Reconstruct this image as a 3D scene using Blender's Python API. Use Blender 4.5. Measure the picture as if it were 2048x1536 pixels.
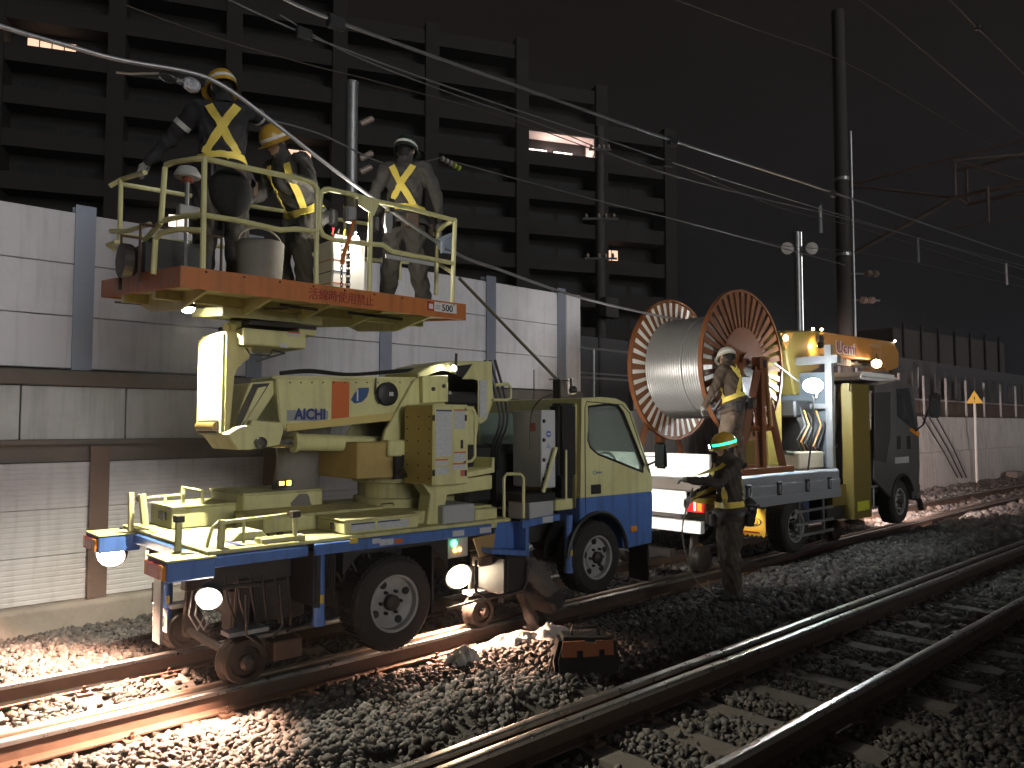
import bpy, bmesh, math, random
import numpy as np
from mathutils import Vector, Matrix, Euler
from mathutils.bvhtree import BVHTree
random.seed(7)
HAZE = 0.0010
RNG = np.random.default_rng(7)
for o in list(bpy.data.objects): bpy.data.objects.remove(o)
scene = bpy.context.scene
COL = scene.collection

# ------------------------------------------------------------------ camera
# x runs along the tracks, y towards the noise barrier, z up from the rail head
F_PX, CAM_H = 1538.0, 1.8
YAW, PITCH = math.radians(47.46), math.atan(82 / 1538)
FH = Vector((math.cos(YAW), math.sin(YAW), 0)); RT = Vector((math.sin(YAW), -math.cos(YAW), 0)); UPZ = Vector((0, 0, 1))
FW = FH * math.cos(PITCH) + UPZ * math.sin(PITCH); UP = -FH * math.sin(PITCH) + UPZ * math.cos(PITCH)
CAMP = Vector((0, 0, CAM_H))
cd = bpy.data.cameras.new('camera'); cam = bpy.data.objects.new('camera', cd); COL.objects.link(cam)
cam.matrix_world = Matrix(((RT.x, UP.x, -FW.x, 0), (RT.y, UP.y, -FW.y, 0), (RT.z, UP.z, -FW.z, CAM_H), (0, 0, 0, 1)))
cd.sensor_width = 36.0; cd.lens = F_PX / 2048 * 36.0; cd.clip_start = 0.05; cd.clip_end = 2000
scene.camera = cam

# ------------------------------------------------------------------ world, weak night fill
w = bpy.data.worlds.new('World'); scene.world = w; w.use_nodes = True
nt = w.node_tree; nt.nodes.clear()
out = nt.nodes.new('ShaderNodeOutputWorld'); bg = nt.nodes.new('ShaderNodeBackground')
sky = nt.nodes.new('ShaderNodeTexSky'); sky.sky_type = 'NISHITA'; sky.sun_disc = False
SUN_EL, SUN_DIR = 7.0, 38.0        # SUN_DIR: degrees to the right of straight behind the camera
sky.sun_elevation = math.radians(-4); sky.air_density = 1.5; sky.dust_density = 4
tc = nt.nodes.new('ShaderNodeTexCoord'); sx = nt.nodes.new('ShaderNodeSeparateXYZ'); rp = nt.nodes.new('ShaderNodeValToRGB')
rp.color_ramp.elements[0].position = 0.0; rp.color_ramp.elements[0].color = (0.0135, 0.0145, 0.0190, 1)
rp.color_ramp.elements[1].position = 0.45; rp.color_ramp.elements[1].color = (0.0118, 0.0098, 0.0090, 1)
e = rp.color_ramp.elements.new(0.16); e.color = (0.0092, 0.0088, 0.0098, 1)
add = nt.nodes.new('ShaderNodeMixRGB'); add.blend_type = 'ADD'; add.inputs[0].default_value = 0.02
nz = nt.nodes.new('ShaderNodeTexNoise'); nz.inputs['Scale'].default_value = 2.2; nz.inputs['Detail'].default_value = 5
mul = nt.nodes.new('ShaderNodeMixRGB'); mul.blend_type = 'MULTIPLY'; mul.inputs[0].default_value = 0.45
nt.links.new(tc.outputs['Generated'], sx.inputs[0]); nt.links.new(sx.outputs['Z'], rp.inputs[0])
nt.links.new(tc.outputs['Generated'], nz.inputs['Vector'])
nt.links.new(rp.outputs[0], mul.inputs[1]); nt.links.new(nz.outputs['Fac'], mul.inputs[2])
nt.links.new(mul.outputs[0], add.inputs[1]); nt.links.new(sky.outputs[0], add.inputs[2])
nt.links.new(add.outputs[0], bg.inputs[0]); nt.links.new(bg.outputs[0], out.inputs[0])
bg.inputs[1].default_value = 1.0
sl = bpy.data.lights.new('sun', 'SUN'); sl.energy = 1.08; sl.angle = math.radians(26); sl.color = (1.0, 0.98, 0.95)
so = bpy.data.objects.new('sun', sl); COL.objects.link(so)
a = math.radians(SUN_DIR)
src = (-FH * math.cos(a) + RT * math.sin(a)) * math.cos(math.radians(SUN_EL)) + UPZ * math.sin(math.radians(SUN_EL))
so.rotation_euler = (-src).to_track_quat('-Z', 'Y').to_euler(); so.location = (0, -6, 30)
sky.sun_rotation = math.atan2(src.x, src.y)
cy = scene.cycles; cy.use_light_tree = False; cy.max_bounces = 6; cy.diffuse_bounces = 2; cy.glossy_bounces = 3; cy.transmission_bounces = 4; cy.transparent_max_bounces = 8; cy.volume_bounces = 0; cy.caustics_reflective = False; cy.caustics_refractive = False; cy.sample_clamp_indirect = 6.0
vs = scene.view_settings; vs.view_transform = 'Standard'; vs.look = 'None'; vs.exposure = 0.0; vs.gamma = 1.0; vs.use_curve_mapping = False

# ------------------------------------------------------------------ helpers
def ray(px, py): return FW + RT * ((px - 1024) / F_PX) - UP * ((py - 768) / F_PX)
def PY(px, py, Y):                       # the point of the plane y = Y seen at a place of the survey photograph
    r = ray(px, py); return CAMP + r * (Y / r.y)
def PX(px, py, X): r = ray(px, py); return CAMP + r * (X / r.x)
def PD(px, py, D): return CAMP + ray(px, py) * D
def Q(px, py, Y): p = PY(px, py, Y); return (p.x, p.z)

MATS = {}
def mat(name, col, rough=0.6, metal=0.0, var=0.12, scale=6.0, bump=0.0, dirt=0.0, dirtcol=(0.05, 0.04, 0.03), spec=0.5, streak=0.0):
    if name in MATS: return MATS[name]
    m = bpy.data.materials.new(name); m.use_nodes = True; n = m.node_tree; b = n.nodes['Principled BSDF']
    b.inputs['Roughness'].default_value = rough; b.inputs['Metallic'].default_value = metal
    b.inputs['Specular IOR Level'].default_value = spec
    tc = n.nodes.new('ShaderNodeTexCoord'); nz = n.nodes.new('ShaderNodeTexNoise'); nz.inputs['Scale'].default_value = scale; nz.inputs['Detail'].default_value = 8; nz.inputs['Roughness'].default_value = 0.65
    n.links.new(tc.outputs['Object'], nz.inputs['Vector'])
    mx = n.nodes.new('ShaderNodeMixRGB'); n.links.new(nz.outputs['Fac'], mx.inputs[0])
    mx.inputs[1].default_value = (*[c * (1 - 1.6 * var) for c in col], 1); mx.inputs[2].default_value = (*[min(1, c * (1 + 1.3 * var)) for c in col], 1)
    o = mx.outputs[0]
    if dirt > 0:
        n2 = n.nodes.new('ShaderNodeTexNoise'); n2.inputs['Scale'].default_value = scale * 0.45; n2.inputs['Detail'].default_value = 10; n2.inputs['Roughness'].default_value = 0.75
        n.links.new(tc.outputs['Object'], n2.inputs['Vector'])
        r = n.nodes.new('ShaderNodeValToRGB'); r.color_ramp.elements[0].position = 0.48; r.color_ramp.elements[1].position = 0.75
        n.links.new(n2.outputs['Fac'], r.inputs[0])
        mm = n.nodes.new('ShaderNodeMath'); mm.operation = 'MULTIPLY'; mm.inputs[1].default_value = dirt; n.links.new(r.outputs[0], mm.inputs[0])
        m2 = n.nodes.new('ShaderNodeMixRGB'); n.links.new(mm.outputs[0], m2.inputs[0]); n.links.new(o, m2.inputs[1]); m2.inputs[2].default_value = (*dirtcol, 1); o = m2.outputs[0]
    if streak > 0:                        # rain streaks running down
        mp = n.nodes.new('ShaderNodeMapping'); mp.inputs['Scale'].default_value = (9, 9, 0.7); n.links.new(tc.outputs['Object'], mp.inputs[0])
        n3 = n.nodes.new('ShaderNodeTexNoise'); n3.inputs['Scale'].default_value = 1.6; n3.inputs['Detail'].default_value = 6; n.links.new(mp.outputs[0], n3.inputs['Vector'])
        r3 = n.nodes.new('ShaderNodeValToRGB'); r3.color_ramp.elements[0].position = 0.50; r3.color_ramp.elements[1].position = 0.72; n.links.new(n3.outputs['Fac'], r3.inputs[0])
        m3 = n.nodes.new('ShaderNodeMath'); m3.operation = 'MULTIPLY'; m3.inputs[1].default_value = streak; n.links.new(r3.outputs[0], m3.inputs[0])
        x3 = n.nodes.new('ShaderNodeMixRGB'); n.links.new(m3.outputs[0], x3.inputs[0]); n.links.new(o, x3.inputs[1]); x3.inputs[2].default_value = (*[c * 0.5 for c in dirtcol], 1); o = x3.outputs[0]
    n.links.new(o, b.inputs['Base Color'])
    rr = n.nodes.new('ShaderNodeMapRange'); rr.inputs['To Min'].default_value = max(0.03, rough - 0.12); rr.inputs['To Max'].default_value = min(1, rough + 0.12)
    n.links.new(nz.outputs['Fac'], rr.inputs[0]); n.links.new(rr.outputs[0], b.inputs['Roughness'])
    if bump:
        bp = n.nodes.new('ShaderNodeBump'); bp.inputs['Strength'].default_value = bump; bp.inputs['Distance'].default_value = 0.02
        n.links.new(nz.outputs['Fac'], bp.inputs['Height']); n.links.new(bp.outputs[0], b.inputs['Normal'])
    MATS[name] = m; return m
def emat(name, col, strength):
    if name in MATS: return MATS[name]
    m = bpy.data.materials.new(name); m.use_nodes = True; b = m.node_tree.nodes['Principled BSDF']
    b.inputs['Base Color'].default_value = (*col, 1); b.inputs['Emission Color'].default_value = (*col, 1); b.inputs['Emission Strength'].default_value = strength
    MATS[name] = m; return m
def glass(name, col, rough=0.05, trans=0.9):
    if name in MATS: return MATS[name]
    m = bpy.data.materials.new(name); m.use_nodes = True; n = m.node_tree; b = n.nodes['Principled BSDF']
    b.inputs['Base Color'].default_value = (*col, 1); b.inputs['Roughness'].default_value = rough
    t = n.nodes.new('ShaderNodeBsdfTransparent'); t.inputs[0].default_value = (*col, 1); mx = n.nodes.new('ShaderNodeMixShader'); mx.inputs[0].default_value = trans
    n.links.new(b.outputs[0], mx.inputs[1]); n.links.new(t.outputs[0], mx.inputs[2]); n.links.new(mx.outputs[0], n.nodes['Material Output'].inputs[0])
    MATS[name] = m; return m

def reg(o, parent=None, label=None, cat=None, group=None, kind=None):
    COL.objects.link(o)
    if parent is not None:
        o.parent = parent
    if label: o['label'] = label
    if cat: o['category'] = cat
    if group: o['group'] = group
    if kind: o['kind'] = kind
    return o
ORIG = {}
def thing(name, label, cat, loc=(0, 0, 0), group=None, kind=None):
    o = bpy.data.objects.new(name, None); o.empty_display_size = 0.1; reg(o, None, label, cat, group, kind)
    o.location = loc; ORIG[o.name] = Vector(loc); return o
class MB:
    def __init__(s): s.v = []; s.f = []
    def add(s, v, f):
        k = len(s.v); s.v += [tuple(p) for p in v]; s.f += [tuple(i + k for i in q) for q in f]; return s
    def box(s, x0, x1, y0, y1, z0, z1):
        if x0 > x1: x0, x1 = x1, x0
        if y0 > y1: y0, y1 = y1, y0
        if z0 > z1: z0, z1 = z1, z0
        return s.add([(x, y, z) for x in (x0, x1) for y in (y0, y1) for z in (z0, z1)],
            [(0, 1, 3, 2), (4, 6, 7, 5), (0, 4, 5, 1), (2, 3, 7, 6), (0, 2, 6, 4), (1, 5, 7, 3)])
    def pbox(s, lt, rb, Y, dy):          # near face given by two seen corners on the plane y = Y, depth dy behind
        x0, z1 = Q(*lt, Y); x1, z0 = Q(*rb, Y); return s.box(x0, x1, Y, Y + dy, z0, z1)
    def prism(s, pts, a, b, axis='y'):
        n = len(pts)
        mk = {'y': lambda p, t: (p[0], t, p[1]), 'x': lambda p, t: (t, p[0], p[1]), 'z': lambda p, t: (p[0], p[1], t)}[axis]
        v = [mk(p, a) for p in pts] + [mk(p, b) for p in pts]
        return s.add(v, [tuple(range(n))[::-1], tuple(range(n, 2 * n))] + [(i, (i + 1) % n, n + (i + 1) % n, n + i) for i in range(n)])
    def pprism(s, pts, Y, dy): return s.prism([Q(px, py, Y) for px, py in pts], Y, Y + dy, 'y')
    def tube(s, path, r, n=8, cap=True, closed=False, flat=1.0):
        path = [Vector(p) for p in path]; m = len(path); rs = r if isinstance(r, (list, tuple)) else [r] * m
        k = len(s.v); up = None
        for i, p in enumerate(path):
            if closed: t = path[(i + 1) % m] - path[i - 1]
            else: t = path[min(i + 1, m - 1)] - path[max(i - 1, 0)]
            if t.length < 1e-9: t = Vector((0, 0, 1))
            t.normalize()
            if up is None:
                up = Vector((0, 0, 1)) if abs(t.z) < 0.9 else Vector((1, 0, 0))
            a = t.cross(up).normalized(); b = a.cross(t).normalized(); up = b
            for j in range(n):
                an = 2 * math.pi * j / n; s.v.append(tuple(p + a * math.cos(an) * rs[i] + b * math.sin(an) * rs[i] * flat))
        rg = m if closed else m - 1
        for i in range(rg):
            for j in range(n):
                A = k + i * n; B = k + ((i + 1) % m) * n
                s.f.append((A + j, A + (j + 1) % n, B + (j + 1) % n, B + j))
        if cap and not closed:
            s.f.append(tuple(k + j for j in range(n))[::-1]); s.f.append(tuple(k + (m - 1) * n + j for j in range(n)))
        return s
    def lathe(s, prof, c, axis, n=24, caps=True):   # prof: (radius, offset along axis)
        ax = Vector(axis).normalized(); u = ax.orthogonal().normalized(); w_ = ax.cross(u); c = Vector(c); k = len(s.v); m = len(prof)
        for r, h in prof:
            for j in range(n):
                an = 2 * math.pi * j / n; s.v.append(tuple(c + ax * h + (u * math.cos(an) + w_ * math.sin(an)) * max(r, 1e-4)))
        for i in range(m - 1):
            for j in range(n):
                s.f.append((k + i * n + j, k + i * n + (j + 1) % n, k + (i + 1) * n + (j + 1) % n, k + (i + 1) * n + j))
        if caps: s.f.append(tuple(k + j for j in range(n))[::-1]); s.f.append(tuple(k + (m - 1) * n + j for j in range(n)))
        return s
    def ball(s, c, r, n=10, sc=(1, 1, 1)):
        prof = [(math.sin(math.pi * i / n) * r, -math.cos(math.pi * i / n) * r) for i in range(n + 1)]
        k = len(s.v); s.lathe(prof, (0, 0, 0), (0, 0, 1), n + 4)
        for i in range(k, len(s.v)):
            p = s.v[i]; s.v[i] = (c[0] + p[0] * sc[0], c[1] + p[1] * sc[1], c[2] + p[2] * sc[2])
        return s
    def bar(s, p0, p1, wx, wy):          # rectangular bar between two points
        return s.tube([p0, p1], max(wx, wy) * 0.7071, 4)
    def xf(s, M): s.v = [tuple(M @ Vector(p)) for p in s.v]; return s
    def build(s, name, m, parent=None, bevel=0.0, smooth=False, seg=1, **kw):
        me = bpy.data.meshes.new(name)
        loc = ORIG.get(parent.name, Vector((0, 0, 0))) if parent is not None else Vector((0, 0, 0))
        me.from_pydata([(p[0] - loc.x, p[1] - loc.y, p[2] - loc.z) for p in s.v], [], s.f)
        bm = bmesh.new(); bm.from_mesh(me)
        bmesh.ops.recalc_face_normals(bm, faces=bm.faces)
        if bevel:
            ed = [e for e in bm.edges if len(e.link_faces) == 2 and e.calc_face_angle(0) > 0.45]
            bmesh.ops.bevel(bm, geom=ed, offset=bevel, segments=seg, affect='EDGES', clamp_overlap=True)
        if smooth:
            for f in bm.faces: f.smooth = True
            for e in bm.edges:
                if len(e.link_faces) == 2 and e.calc_face_angle(0) > 0.7: e.smooth = False
        bm.to_mesh(me); bm.free()
        if m is not None: me.materials.append(m)
        o = bpy.data.objects.new(name, me); reg(o, parent, **kw)
        ORIG[o.name] = loc if parent is not None else Vector((0, 0, 0))
        return o
# a child of a child keeps the same coordinates as its parent part, so only the top level carries an offset
_b = MB.build
def _build(s, name, m, parent=None, **kw):
    if parent is not None and parent.parent is not None:
        top = parent
        while top.parent is not None: top = top.parent
        ORIG[parent.name] = ORIG[top.name]
    return _b(s, name, m, parent, **kw)
MB.build = _build
def B(*a): return MB().box(*a)
def text(name, s, size, loc, m, parent, rot=(math.pi / 2, 0, 0), ext=0.0015, align='LEFT', sx=1.0, shear=0.0, bold=0.0):
    cu = bpy.data.curves.new(name, 'FONT'); cu.body = s; cu.size = size; cu.extrude = ext; cu.align_x = align; cu.shear = shear; cu.offset = bold; cu.resolution_u = 3
    to = bpy.data.objects.new(name, cu); COL.objects.link(to)
    dg = bpy.context.evaluated_depsgraph_get(); me = bpy.data.meshes.new_from_object(to.evaluated_get(dg)); bpy.data.objects.remove(to)
    me.materials.clear(); me.materials.append(m)
    off = Vector((0, 0, 0))
    if parent is not None:
        top = parent
        while top.parent is not None: top = top.parent
        off = ORIG[top.name]
    M = Matrix.Translation(Vector(loc) - off) @ Euler(rot).to_matrix().to_4x4() @ Matrix.Diagonal((sx, 1, 1, 1))
    me.transform(M)
    o = bpy.data.objects.new(name, me); reg(o, parent); return o
def lamp(kind, loc, energy, col, parent, size=0.05, target=None, angle=90, blend=0.5, name='lamp_light'):
    l = bpy.data.lights.new(name, kind); l.energy = energy; l.color = col
    if kind in ('POINT', 'SPOT'): l.shadow_soft_size = size
    if kind == 'SPOT': l.spot_size = math.radians(angle); l.spot_blend = blend
    if kind == 'AREA': l.size = size
    o = bpy.data.objects.new(name, l); COL.objects.link(o)
    off = Vector((0, 0, 0))
    if parent is not None:
        top = parent
        while top.parent is not None: top = top.parent
        off = ORIG[top.name]; o.parent = parent
    o.location = Vector(loc) - off
    if target is not None: o.rotation_euler = (Vector(target) - Vector(loc)).to_track_quat('-Z', 'Y').to_euler()
    return o
def copy_tree(o, parent=None):
    c = o.copy(); COL.objects.link(c)
    if parent is not None: c.parent = parent
    for ch in o.children: copy_tree(ch, c)
    return c

# ------------------------------------------------------------------ palette
YEL = mat('cream_yellow_paint', (0.66, 0.64, 0.315), 0.42, var=0.05, scale=3, dirt=0.40, dirtcol=(0.26, 0.21, 0.10), streak=0.22)
YELD = mat('dull_yellow_deck_paint', (0.58, 0.555, 0.27), 0.6, var=0.12, scale=9, dirt=0.6, dirtcol=(0.14, 0.11, 0.06), streak=0.3)
BLU = mat('blue_paint', (0.09, 0.19, 0.50), 0.4, var=0.06, scale=4, dirt=0.4, dirtcol=(0.05, 0.06, 0.09), streak=0.4)
ORA = mat('orange_paint', (0.52, 0.165, 0.035), 0.5, var=0.08, scale=5, dirt=0.45, dirtcol=(0.25, 0.09, 0.03), streak=0.4)
ORR = mat('orange_stripe_paint', (0.55, 0.13, 0.03), 0.5, var=0.05)
BLK = mat('black_plastic', (0.018, 0.018, 0.019), 0.5, var=0.2, scale=12)
RUB = mat('tyre_rubber', (0.022, 0.021, 0.020), 0.8, var=0.2, scale=20, bump=0.15, dirt=0.4, dirtcol=(0.06, 0.05, 0.04))
CHS = mat('greasy_chassis_steel', (0.045, 0.040, 0.036), 0.55, metal=0.3, var=0.3, scale=14, bump=0.2, dirt=0.5, dirtcol=(0.07, 0.045, 0.03))
RUS = mat('rusty_steel', (0.115, 0.075, 0.055), 0.6, metal=0.3, var=0.25, scale=10, bump=0.25, dirt=0.5, dirtcol=(0.07, 0.04, 0.03))
STL = mat('polished_rail_steel', (0.70, 0.69, 0.67), 0.30, metal=1.0, var=0.10, scale=16)
GAL = mat('galvanised_steel', (0.34, 0.35, 0.36), 0.45, metal=0.7, var=0.12, scale=9, dirt=0.25)
GREY = mat('light_grey_paint', (0.42, 0.43, 0.43), 0.5, var=0.06, scale=4, dirt=0.2, dirtcol=(0.2, 0.2, 0.19))
WHT = mat('white_paint', (0.74, 0.74, 0.72), 0.45, var=0.04, scale=4, dirt=0.2, dirtcol=(0.35, 0.33, 0.30))
PAPER = mat('printed_label', (0.52, 0.54, 0.56), 0.6, var=0.3, scale=60)
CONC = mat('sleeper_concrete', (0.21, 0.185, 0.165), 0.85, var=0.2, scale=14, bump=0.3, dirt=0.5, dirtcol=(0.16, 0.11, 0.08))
CREAM = mat('cream_crane_paint', (0.45, 0.40, 0.30), 0.5, var=0.1, dirt=0.3)
REDL = mat('red_lens', (0.5, 0.02, 0.02), 0.2, var=0.05)
AMB = mat('amber_lens', (0.7, 0.25, 0.03), 0.2, var=0.05)
BLACKTXT = mat('black_print', (0.02, 0.02, 0.025), 0.6); BLUETXT = mat('navy_print', (0.02, 0.035, 0.16), 0.6); REDTXT = mat('red_print', (0.30, 0.02, 0.025), 0.6)
CHROME = mat('bright_steel', (0.62, 0.62, 0.62), 0.22, metal=1.0, var=0.05)
WARM_E = emat('halogen_glow', (1.0, 0.80, 0.58), 90.0)
COOL_E = emat('led_glow', (0.82, 0.95, 1.0), 60.0)

# ================================================================== SETTING
G = 1.12                                   # distance between rail-head centres
def t1y(x): return 5.31 + 0.022 * max(-1.0, x - 2.0) if x < 20 else 5.31 + 0.022 * 18     # near rail of the trucks' track
def t2y(x): return 3.45 + 0.006 * x                                                        # far rail of the empty track
def sm(a, b, t):
    t = np.clip((t - a) / (b - a), 0, 1); return t * t * (3 - 2 * t)
def ground_h(x, y):                        # ballast surface
    x = np.asarray(x, float); y = np.asarray(y, float)
    base = -0.175
    yn = 5.31 + 0.022 * np.clip(x - 2, -1, 18)
    m = sm(3.62, 4.05, y) * (1 - sm(yn - 0.62, yn - 0.12, y))
    base = base - 0.028 * (1 - sm(3.3, 3.75, y))
    h = base + (0.13 + 0.07 * sm(6, 12, x)) * m
    h = h + 0.07 * sm(6.75, 7.4, y) * (1 - sm(8.6, 9, y))
    h = h - 0.03 * (1 - sm(0.8, 1.7, y))
    h = h + 0.012 * np.sin(x * 3.1 + y * 2.3) + 0.010 * np.sin(x * 5.3 - y * 4.1)
    return h
BAL = mat('ballast_gravel', (0.065, 0.060, 0.056), 0.9, var=0.35, scale=45, bump=0.8)
xs = np.concatenate([np.linspace(-12, 16, 150), np.linspace(16.5, 70, 60)]); ys = np.concatenate([np.linspace(-14, 0.4, 20), np.linspace(0.6, 9.2, 90)])
GX, GY = np.meshgrid(xs, ys); GZ = ground_h(GX, GY) - 0.012
nx, ny = len(xs), len(ys)
v = np.stack([GX.ravel(), GY.ravel(), GZ.ravel()], 1)
f = [(j * nx + i, j * nx + i + 1, (j + 1) * nx + i + 1, (j + 1) * nx + i) for j in range(ny - 1) for i in range(nx - 1)]
me = bpy.data.meshes.new('ballast_bed'); me.from_pydata(v.tolist(), [], f); me.materials.append(BAL)
for p in me.polygons: p.use_smooth = True
reg(bpy.data.objects.new('ballast_bed', me), kind='structure', label='grey ballast bed sloping between the tracks')
# far ground out to the horizon
gm = mat('dark_ground', (0.05, 0.045, 0.04), 0.95, var=0.3, scale=0.6)
B(-400, 900, -400, 900, -1.2, -0.5).build('ground', gm, kind='structure', label='dark ground around the railway')

SP1, SP2 = 0.60, 0.575
def on_sleeper(x, y):
    a1 = (np.abs(((x - 0.37) / SP1 + 0.5) % 1 - 0.5) * SP1 < 0.125) & (y > 4.92) & (y < 6.98)
    a2 = (np.abs(((x - 0.21) / SP2 + 0.5) % 1 - 0.5) * SP2 < 0.125) & (y > 1.93) & (y < 3.88)
    yn = 5.31 + 0.022 * np.clip(x - 2, -1, 18)
    r = (np.abs(y - yn - 0.05) < 0.15) | (np.abs(y - yn - G) < 0.06) | (np.abs(y - (3.45 + 0.006 * x) + 0.05) < 0.15) | (np.abs(y - (3.45 + 0.006 * x) + G) < 0.06)
    return a1 | a2 | r
def stones(name, xr, yr, spacing, size, mname, col, label):
    n = int((xr[1] - xr[0]) * (yr[1] - yr[0]) / spacing ** 2)
    x = RNG.uniform(*xr, n); y = RNG.uniform(*yr, n); z = ground_h(x, y)
    d = np.stack([x, y, z - CAM_H], 1); fw = d @ np.array(FW); keep = fw > 0.6
    u = (d @ np.array(RT)) / fw; vv = -(d @ np.array(UP)) / fw
    keep &= (np.abs(u) < 0.95) & (vv < 0.72) & ~(on_sleeper(x, y) & (RNG.random(n) > 0.035))
    x, y, z = x[keep], y[keep], z[keep]; n = len(x)
    ph = (1 + 5 ** .5) / 2
    iv = np.array([(-1, ph, 0), (1, ph, 0), (-1, -ph, 0), (1, -ph, 0), (0, -1, ph), (0, 1, ph), (0, -1, -ph), (0, 1, -ph), (ph, 0, -1), (ph, 0, 1), (-ph, 0, -1), (-ph, 0, 1)]) / 1.9
    fc = np.array([(0, 11, 5), (0, 5, 1), (0, 1, 7), (0, 7, 10), (0, 10, 11), (1, 5, 9), (5, 11, 4), (11, 10, 2), (10, 7, 6), (7, 1, 8), (3, 9, 4), (3, 4, 2), (3, 2, 6), (3, 6, 8), (3, 8, 9), (4, 9, 5), (2, 4, 11), (6, 2, 10), (8, 6, 7), (9, 8, 1)])
    V = iv[None] * (1 + RNG.uniform(-0.38, 0.30, (n, 12, 1))) * RNG.uniform(0.62, 1.35, (n, 1, 3))
    q = RNG.normal(size=(n, 4)); q /= np.linalg.norm(q, axis=1, keepdims=True); a, b, c, d_ = q.T
    Rm = np.stack([1 - 2 * (c * c + d_ * d_), 2 * (b * c - a * d_), 2 * (b * d_ + a * c), 2 * (b * c + a * d_), 1 - 2 * (b * b + d_ * d_), 2 * (c * d_ - a * b), 2 * (b * d_ - a * c), 2 * (c * d_ + a * b), 1 - 2 * (b * b + c * c)], 1).reshape(n, 3, 3)
    V = np.einsum('nij,nkj->nki', Rm, V) * (size * RNG.uniform(0.45, 1.7, n))[:, None, None]
    V += np.stack([x, y, z + RNG.uniform(-0.006, 0.02, n)], 1)[:, None]
    F_ = (fc[None] + 12 * np.arange(n)[:, None, None]).reshape(-1, 3)
    me = bpy.data.meshes.new(name); me.vertices.add(n * 12); me.vertices.foreach_set('co', V.ravel().astype(np.float32))
    me.loops.add(F_.size); me.loops.foreach_set('vertex_index', F_.ravel().astype(np.int32)); me.polygons.add(len(F_))
    me.polygons.foreach_set('loop_start', np.arange(0, F_.size, 3, dtype=np.int32)); me.update()
    at = me.color_attributes.new('tone', 'FLOAT_COLOR', 'POINT')
    g = np.clip(RNG.normal(1.0, 0.32, n), 0.35, 2.0); warm = RNG.uniform(-0.07, 0.09, n)
    yn_ = 5.31 + 0.022 * np.clip(x - 2, -1, 18); rd = np.minimum.reduce([np.abs(y - yn_), np.abs(y - yn_ - G), np.abs(y - (3.45 + .006 * x)), np.abs(y - (3.45 + .006 * x) + G)])
    st = np.exp(-(rd / 0.22) ** 2) * (0.6 + 0.4 * np.sin(x * 1.7 + y * 2.0)); warm = warm + 0.20 * st; g = g * (1 - 0.28 * st) * (1 + 0.16 * np.sin(x * 1.1 + 1.3 * y) * np.sin(x * .47 - y * 1.9))
    c4 = np.stack([g * (1 + warm), g, g * (1 - warm), np.ones(n)], 1).repeat(12, 0); at.data.foreach_set('color', c4.ravel().astype(np.float32))
    if mname not in MATS:
        m = mat(mname, col, 0.82, var=0.22, scale=60, bump=0.4); nn = m.node_tree; b = nn.nodes['Principled BSDF']
        l = b.inputs['Base Color'].links[0]; s_ = l.from_socket; ca = nn.nodes.new('ShaderNodeVertexColor'); ca.layer_name = 'tone'
        mu = nn.nodes.new('ShaderNodeMixRGB'); mu.blend_type = 'MULTIPLY'; mu.inputs[0].default_value = 1; nn.links.new(s_, mu.inputs[1]); nn.links.new(ca.outputs[0], mu.inputs[2]); nn.links.new(mu.outputs[0], b.inputs['Base Color'])
    me.materials.append(MATS[mname]); reg(bpy.data.objects.new(name, me), kind='stuff', label=label)
SC = (0.082, 0.078, 0.075)
stones('ballast_stones', (-1.0, 7.0), (0.6, 8.25), 0.031, 0.0205, 'ballast_stone', SC, 'loose crushed stone ballast around the near ends of the tracks')
stones('ballast_chips', (-0.5, 6.0), (1.0, 8.2), 0.034, 0.0095, 'ballast_stone', SC, 'fine stone chips among the ballast near the lift truck')
stones('ballast_stones', (7.0, 14.0), (0.6, 8.35), 0.046, 0.029, 'ballast_stone', SC, 'loose crushed stone ballast beside the crane truck')
stones('ballast_stones', (14.0, 34.0), (1.0, 8.4), 0.095, 0.050, 'ballast_stone', SC, 'loose crushed stone ballast ahead of the crane truck')

# low unseen wall added behind the viewer to shade the empty track
tw_ = thing('shade_wall', 'low unseen wall added behind the viewer to shade the empty track', 'wall', (5, -3.2, -0.3))
for i in range(-6, 16): MB().box(i * 3.0 + .01, i * 3.0 + 2.99, -3.35, -3.15, -0.4, 1.50).build('wall_block', BAL if False else mat('grey_shade_wall', (.22, .21, .20), .9, var=.15, scale=3), tw_)
# ---- tracks
RAILP = [(-0.064, -0.155), (0.064, -0.155), (0.064, -0.143), (0.012, -0.126), (0.009, -0.045), (0.030, -0.034), (-0.030, -0.034), (-0.009, -0.045), (-0.012, -0.126), (-0.064, -0.143)]
HEADP = [(-0.0325, -0.0345), (0.0325, -0.0345), (0.0325, -0.0135), (0.0305, -0.0070), (0.0265, -0.0030), (0.0200, -0.0012), (0.0100, -0.0003), (-0.0100, -0.0003), (-0.0200, -0.0012), (-0.0265, -0.0030), (-0.0305, -0.0070), (-0.0325, -0.0135)]
def sweep(mb, prof, fy, x0, x1, dz=0.0, step=2.0):
    n = max(2, int((x1 - x0) / step)); k = len(prof); base = len(mb.v)
    for i in range(n + 1):
        x = x0 + (x1 - x0) * i / n
        for p in prof: mb.v.append((x, fy(x) + p[0], p[1] + dz))
    for i in range(n):
        for j in range(k):
            mb.f.append((base + i * k + j, base + i * k + (j + 1) % k, base + (i + 1) * k + (j + 1) % k, base + (i + 1) * k + j))
    mb.f.append(tuple(base + j for j in range(k))); mb.f.append(tuple(base + n * k + j for j in range(k))[::-1]); return mb
sleeper_mesh = None
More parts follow.
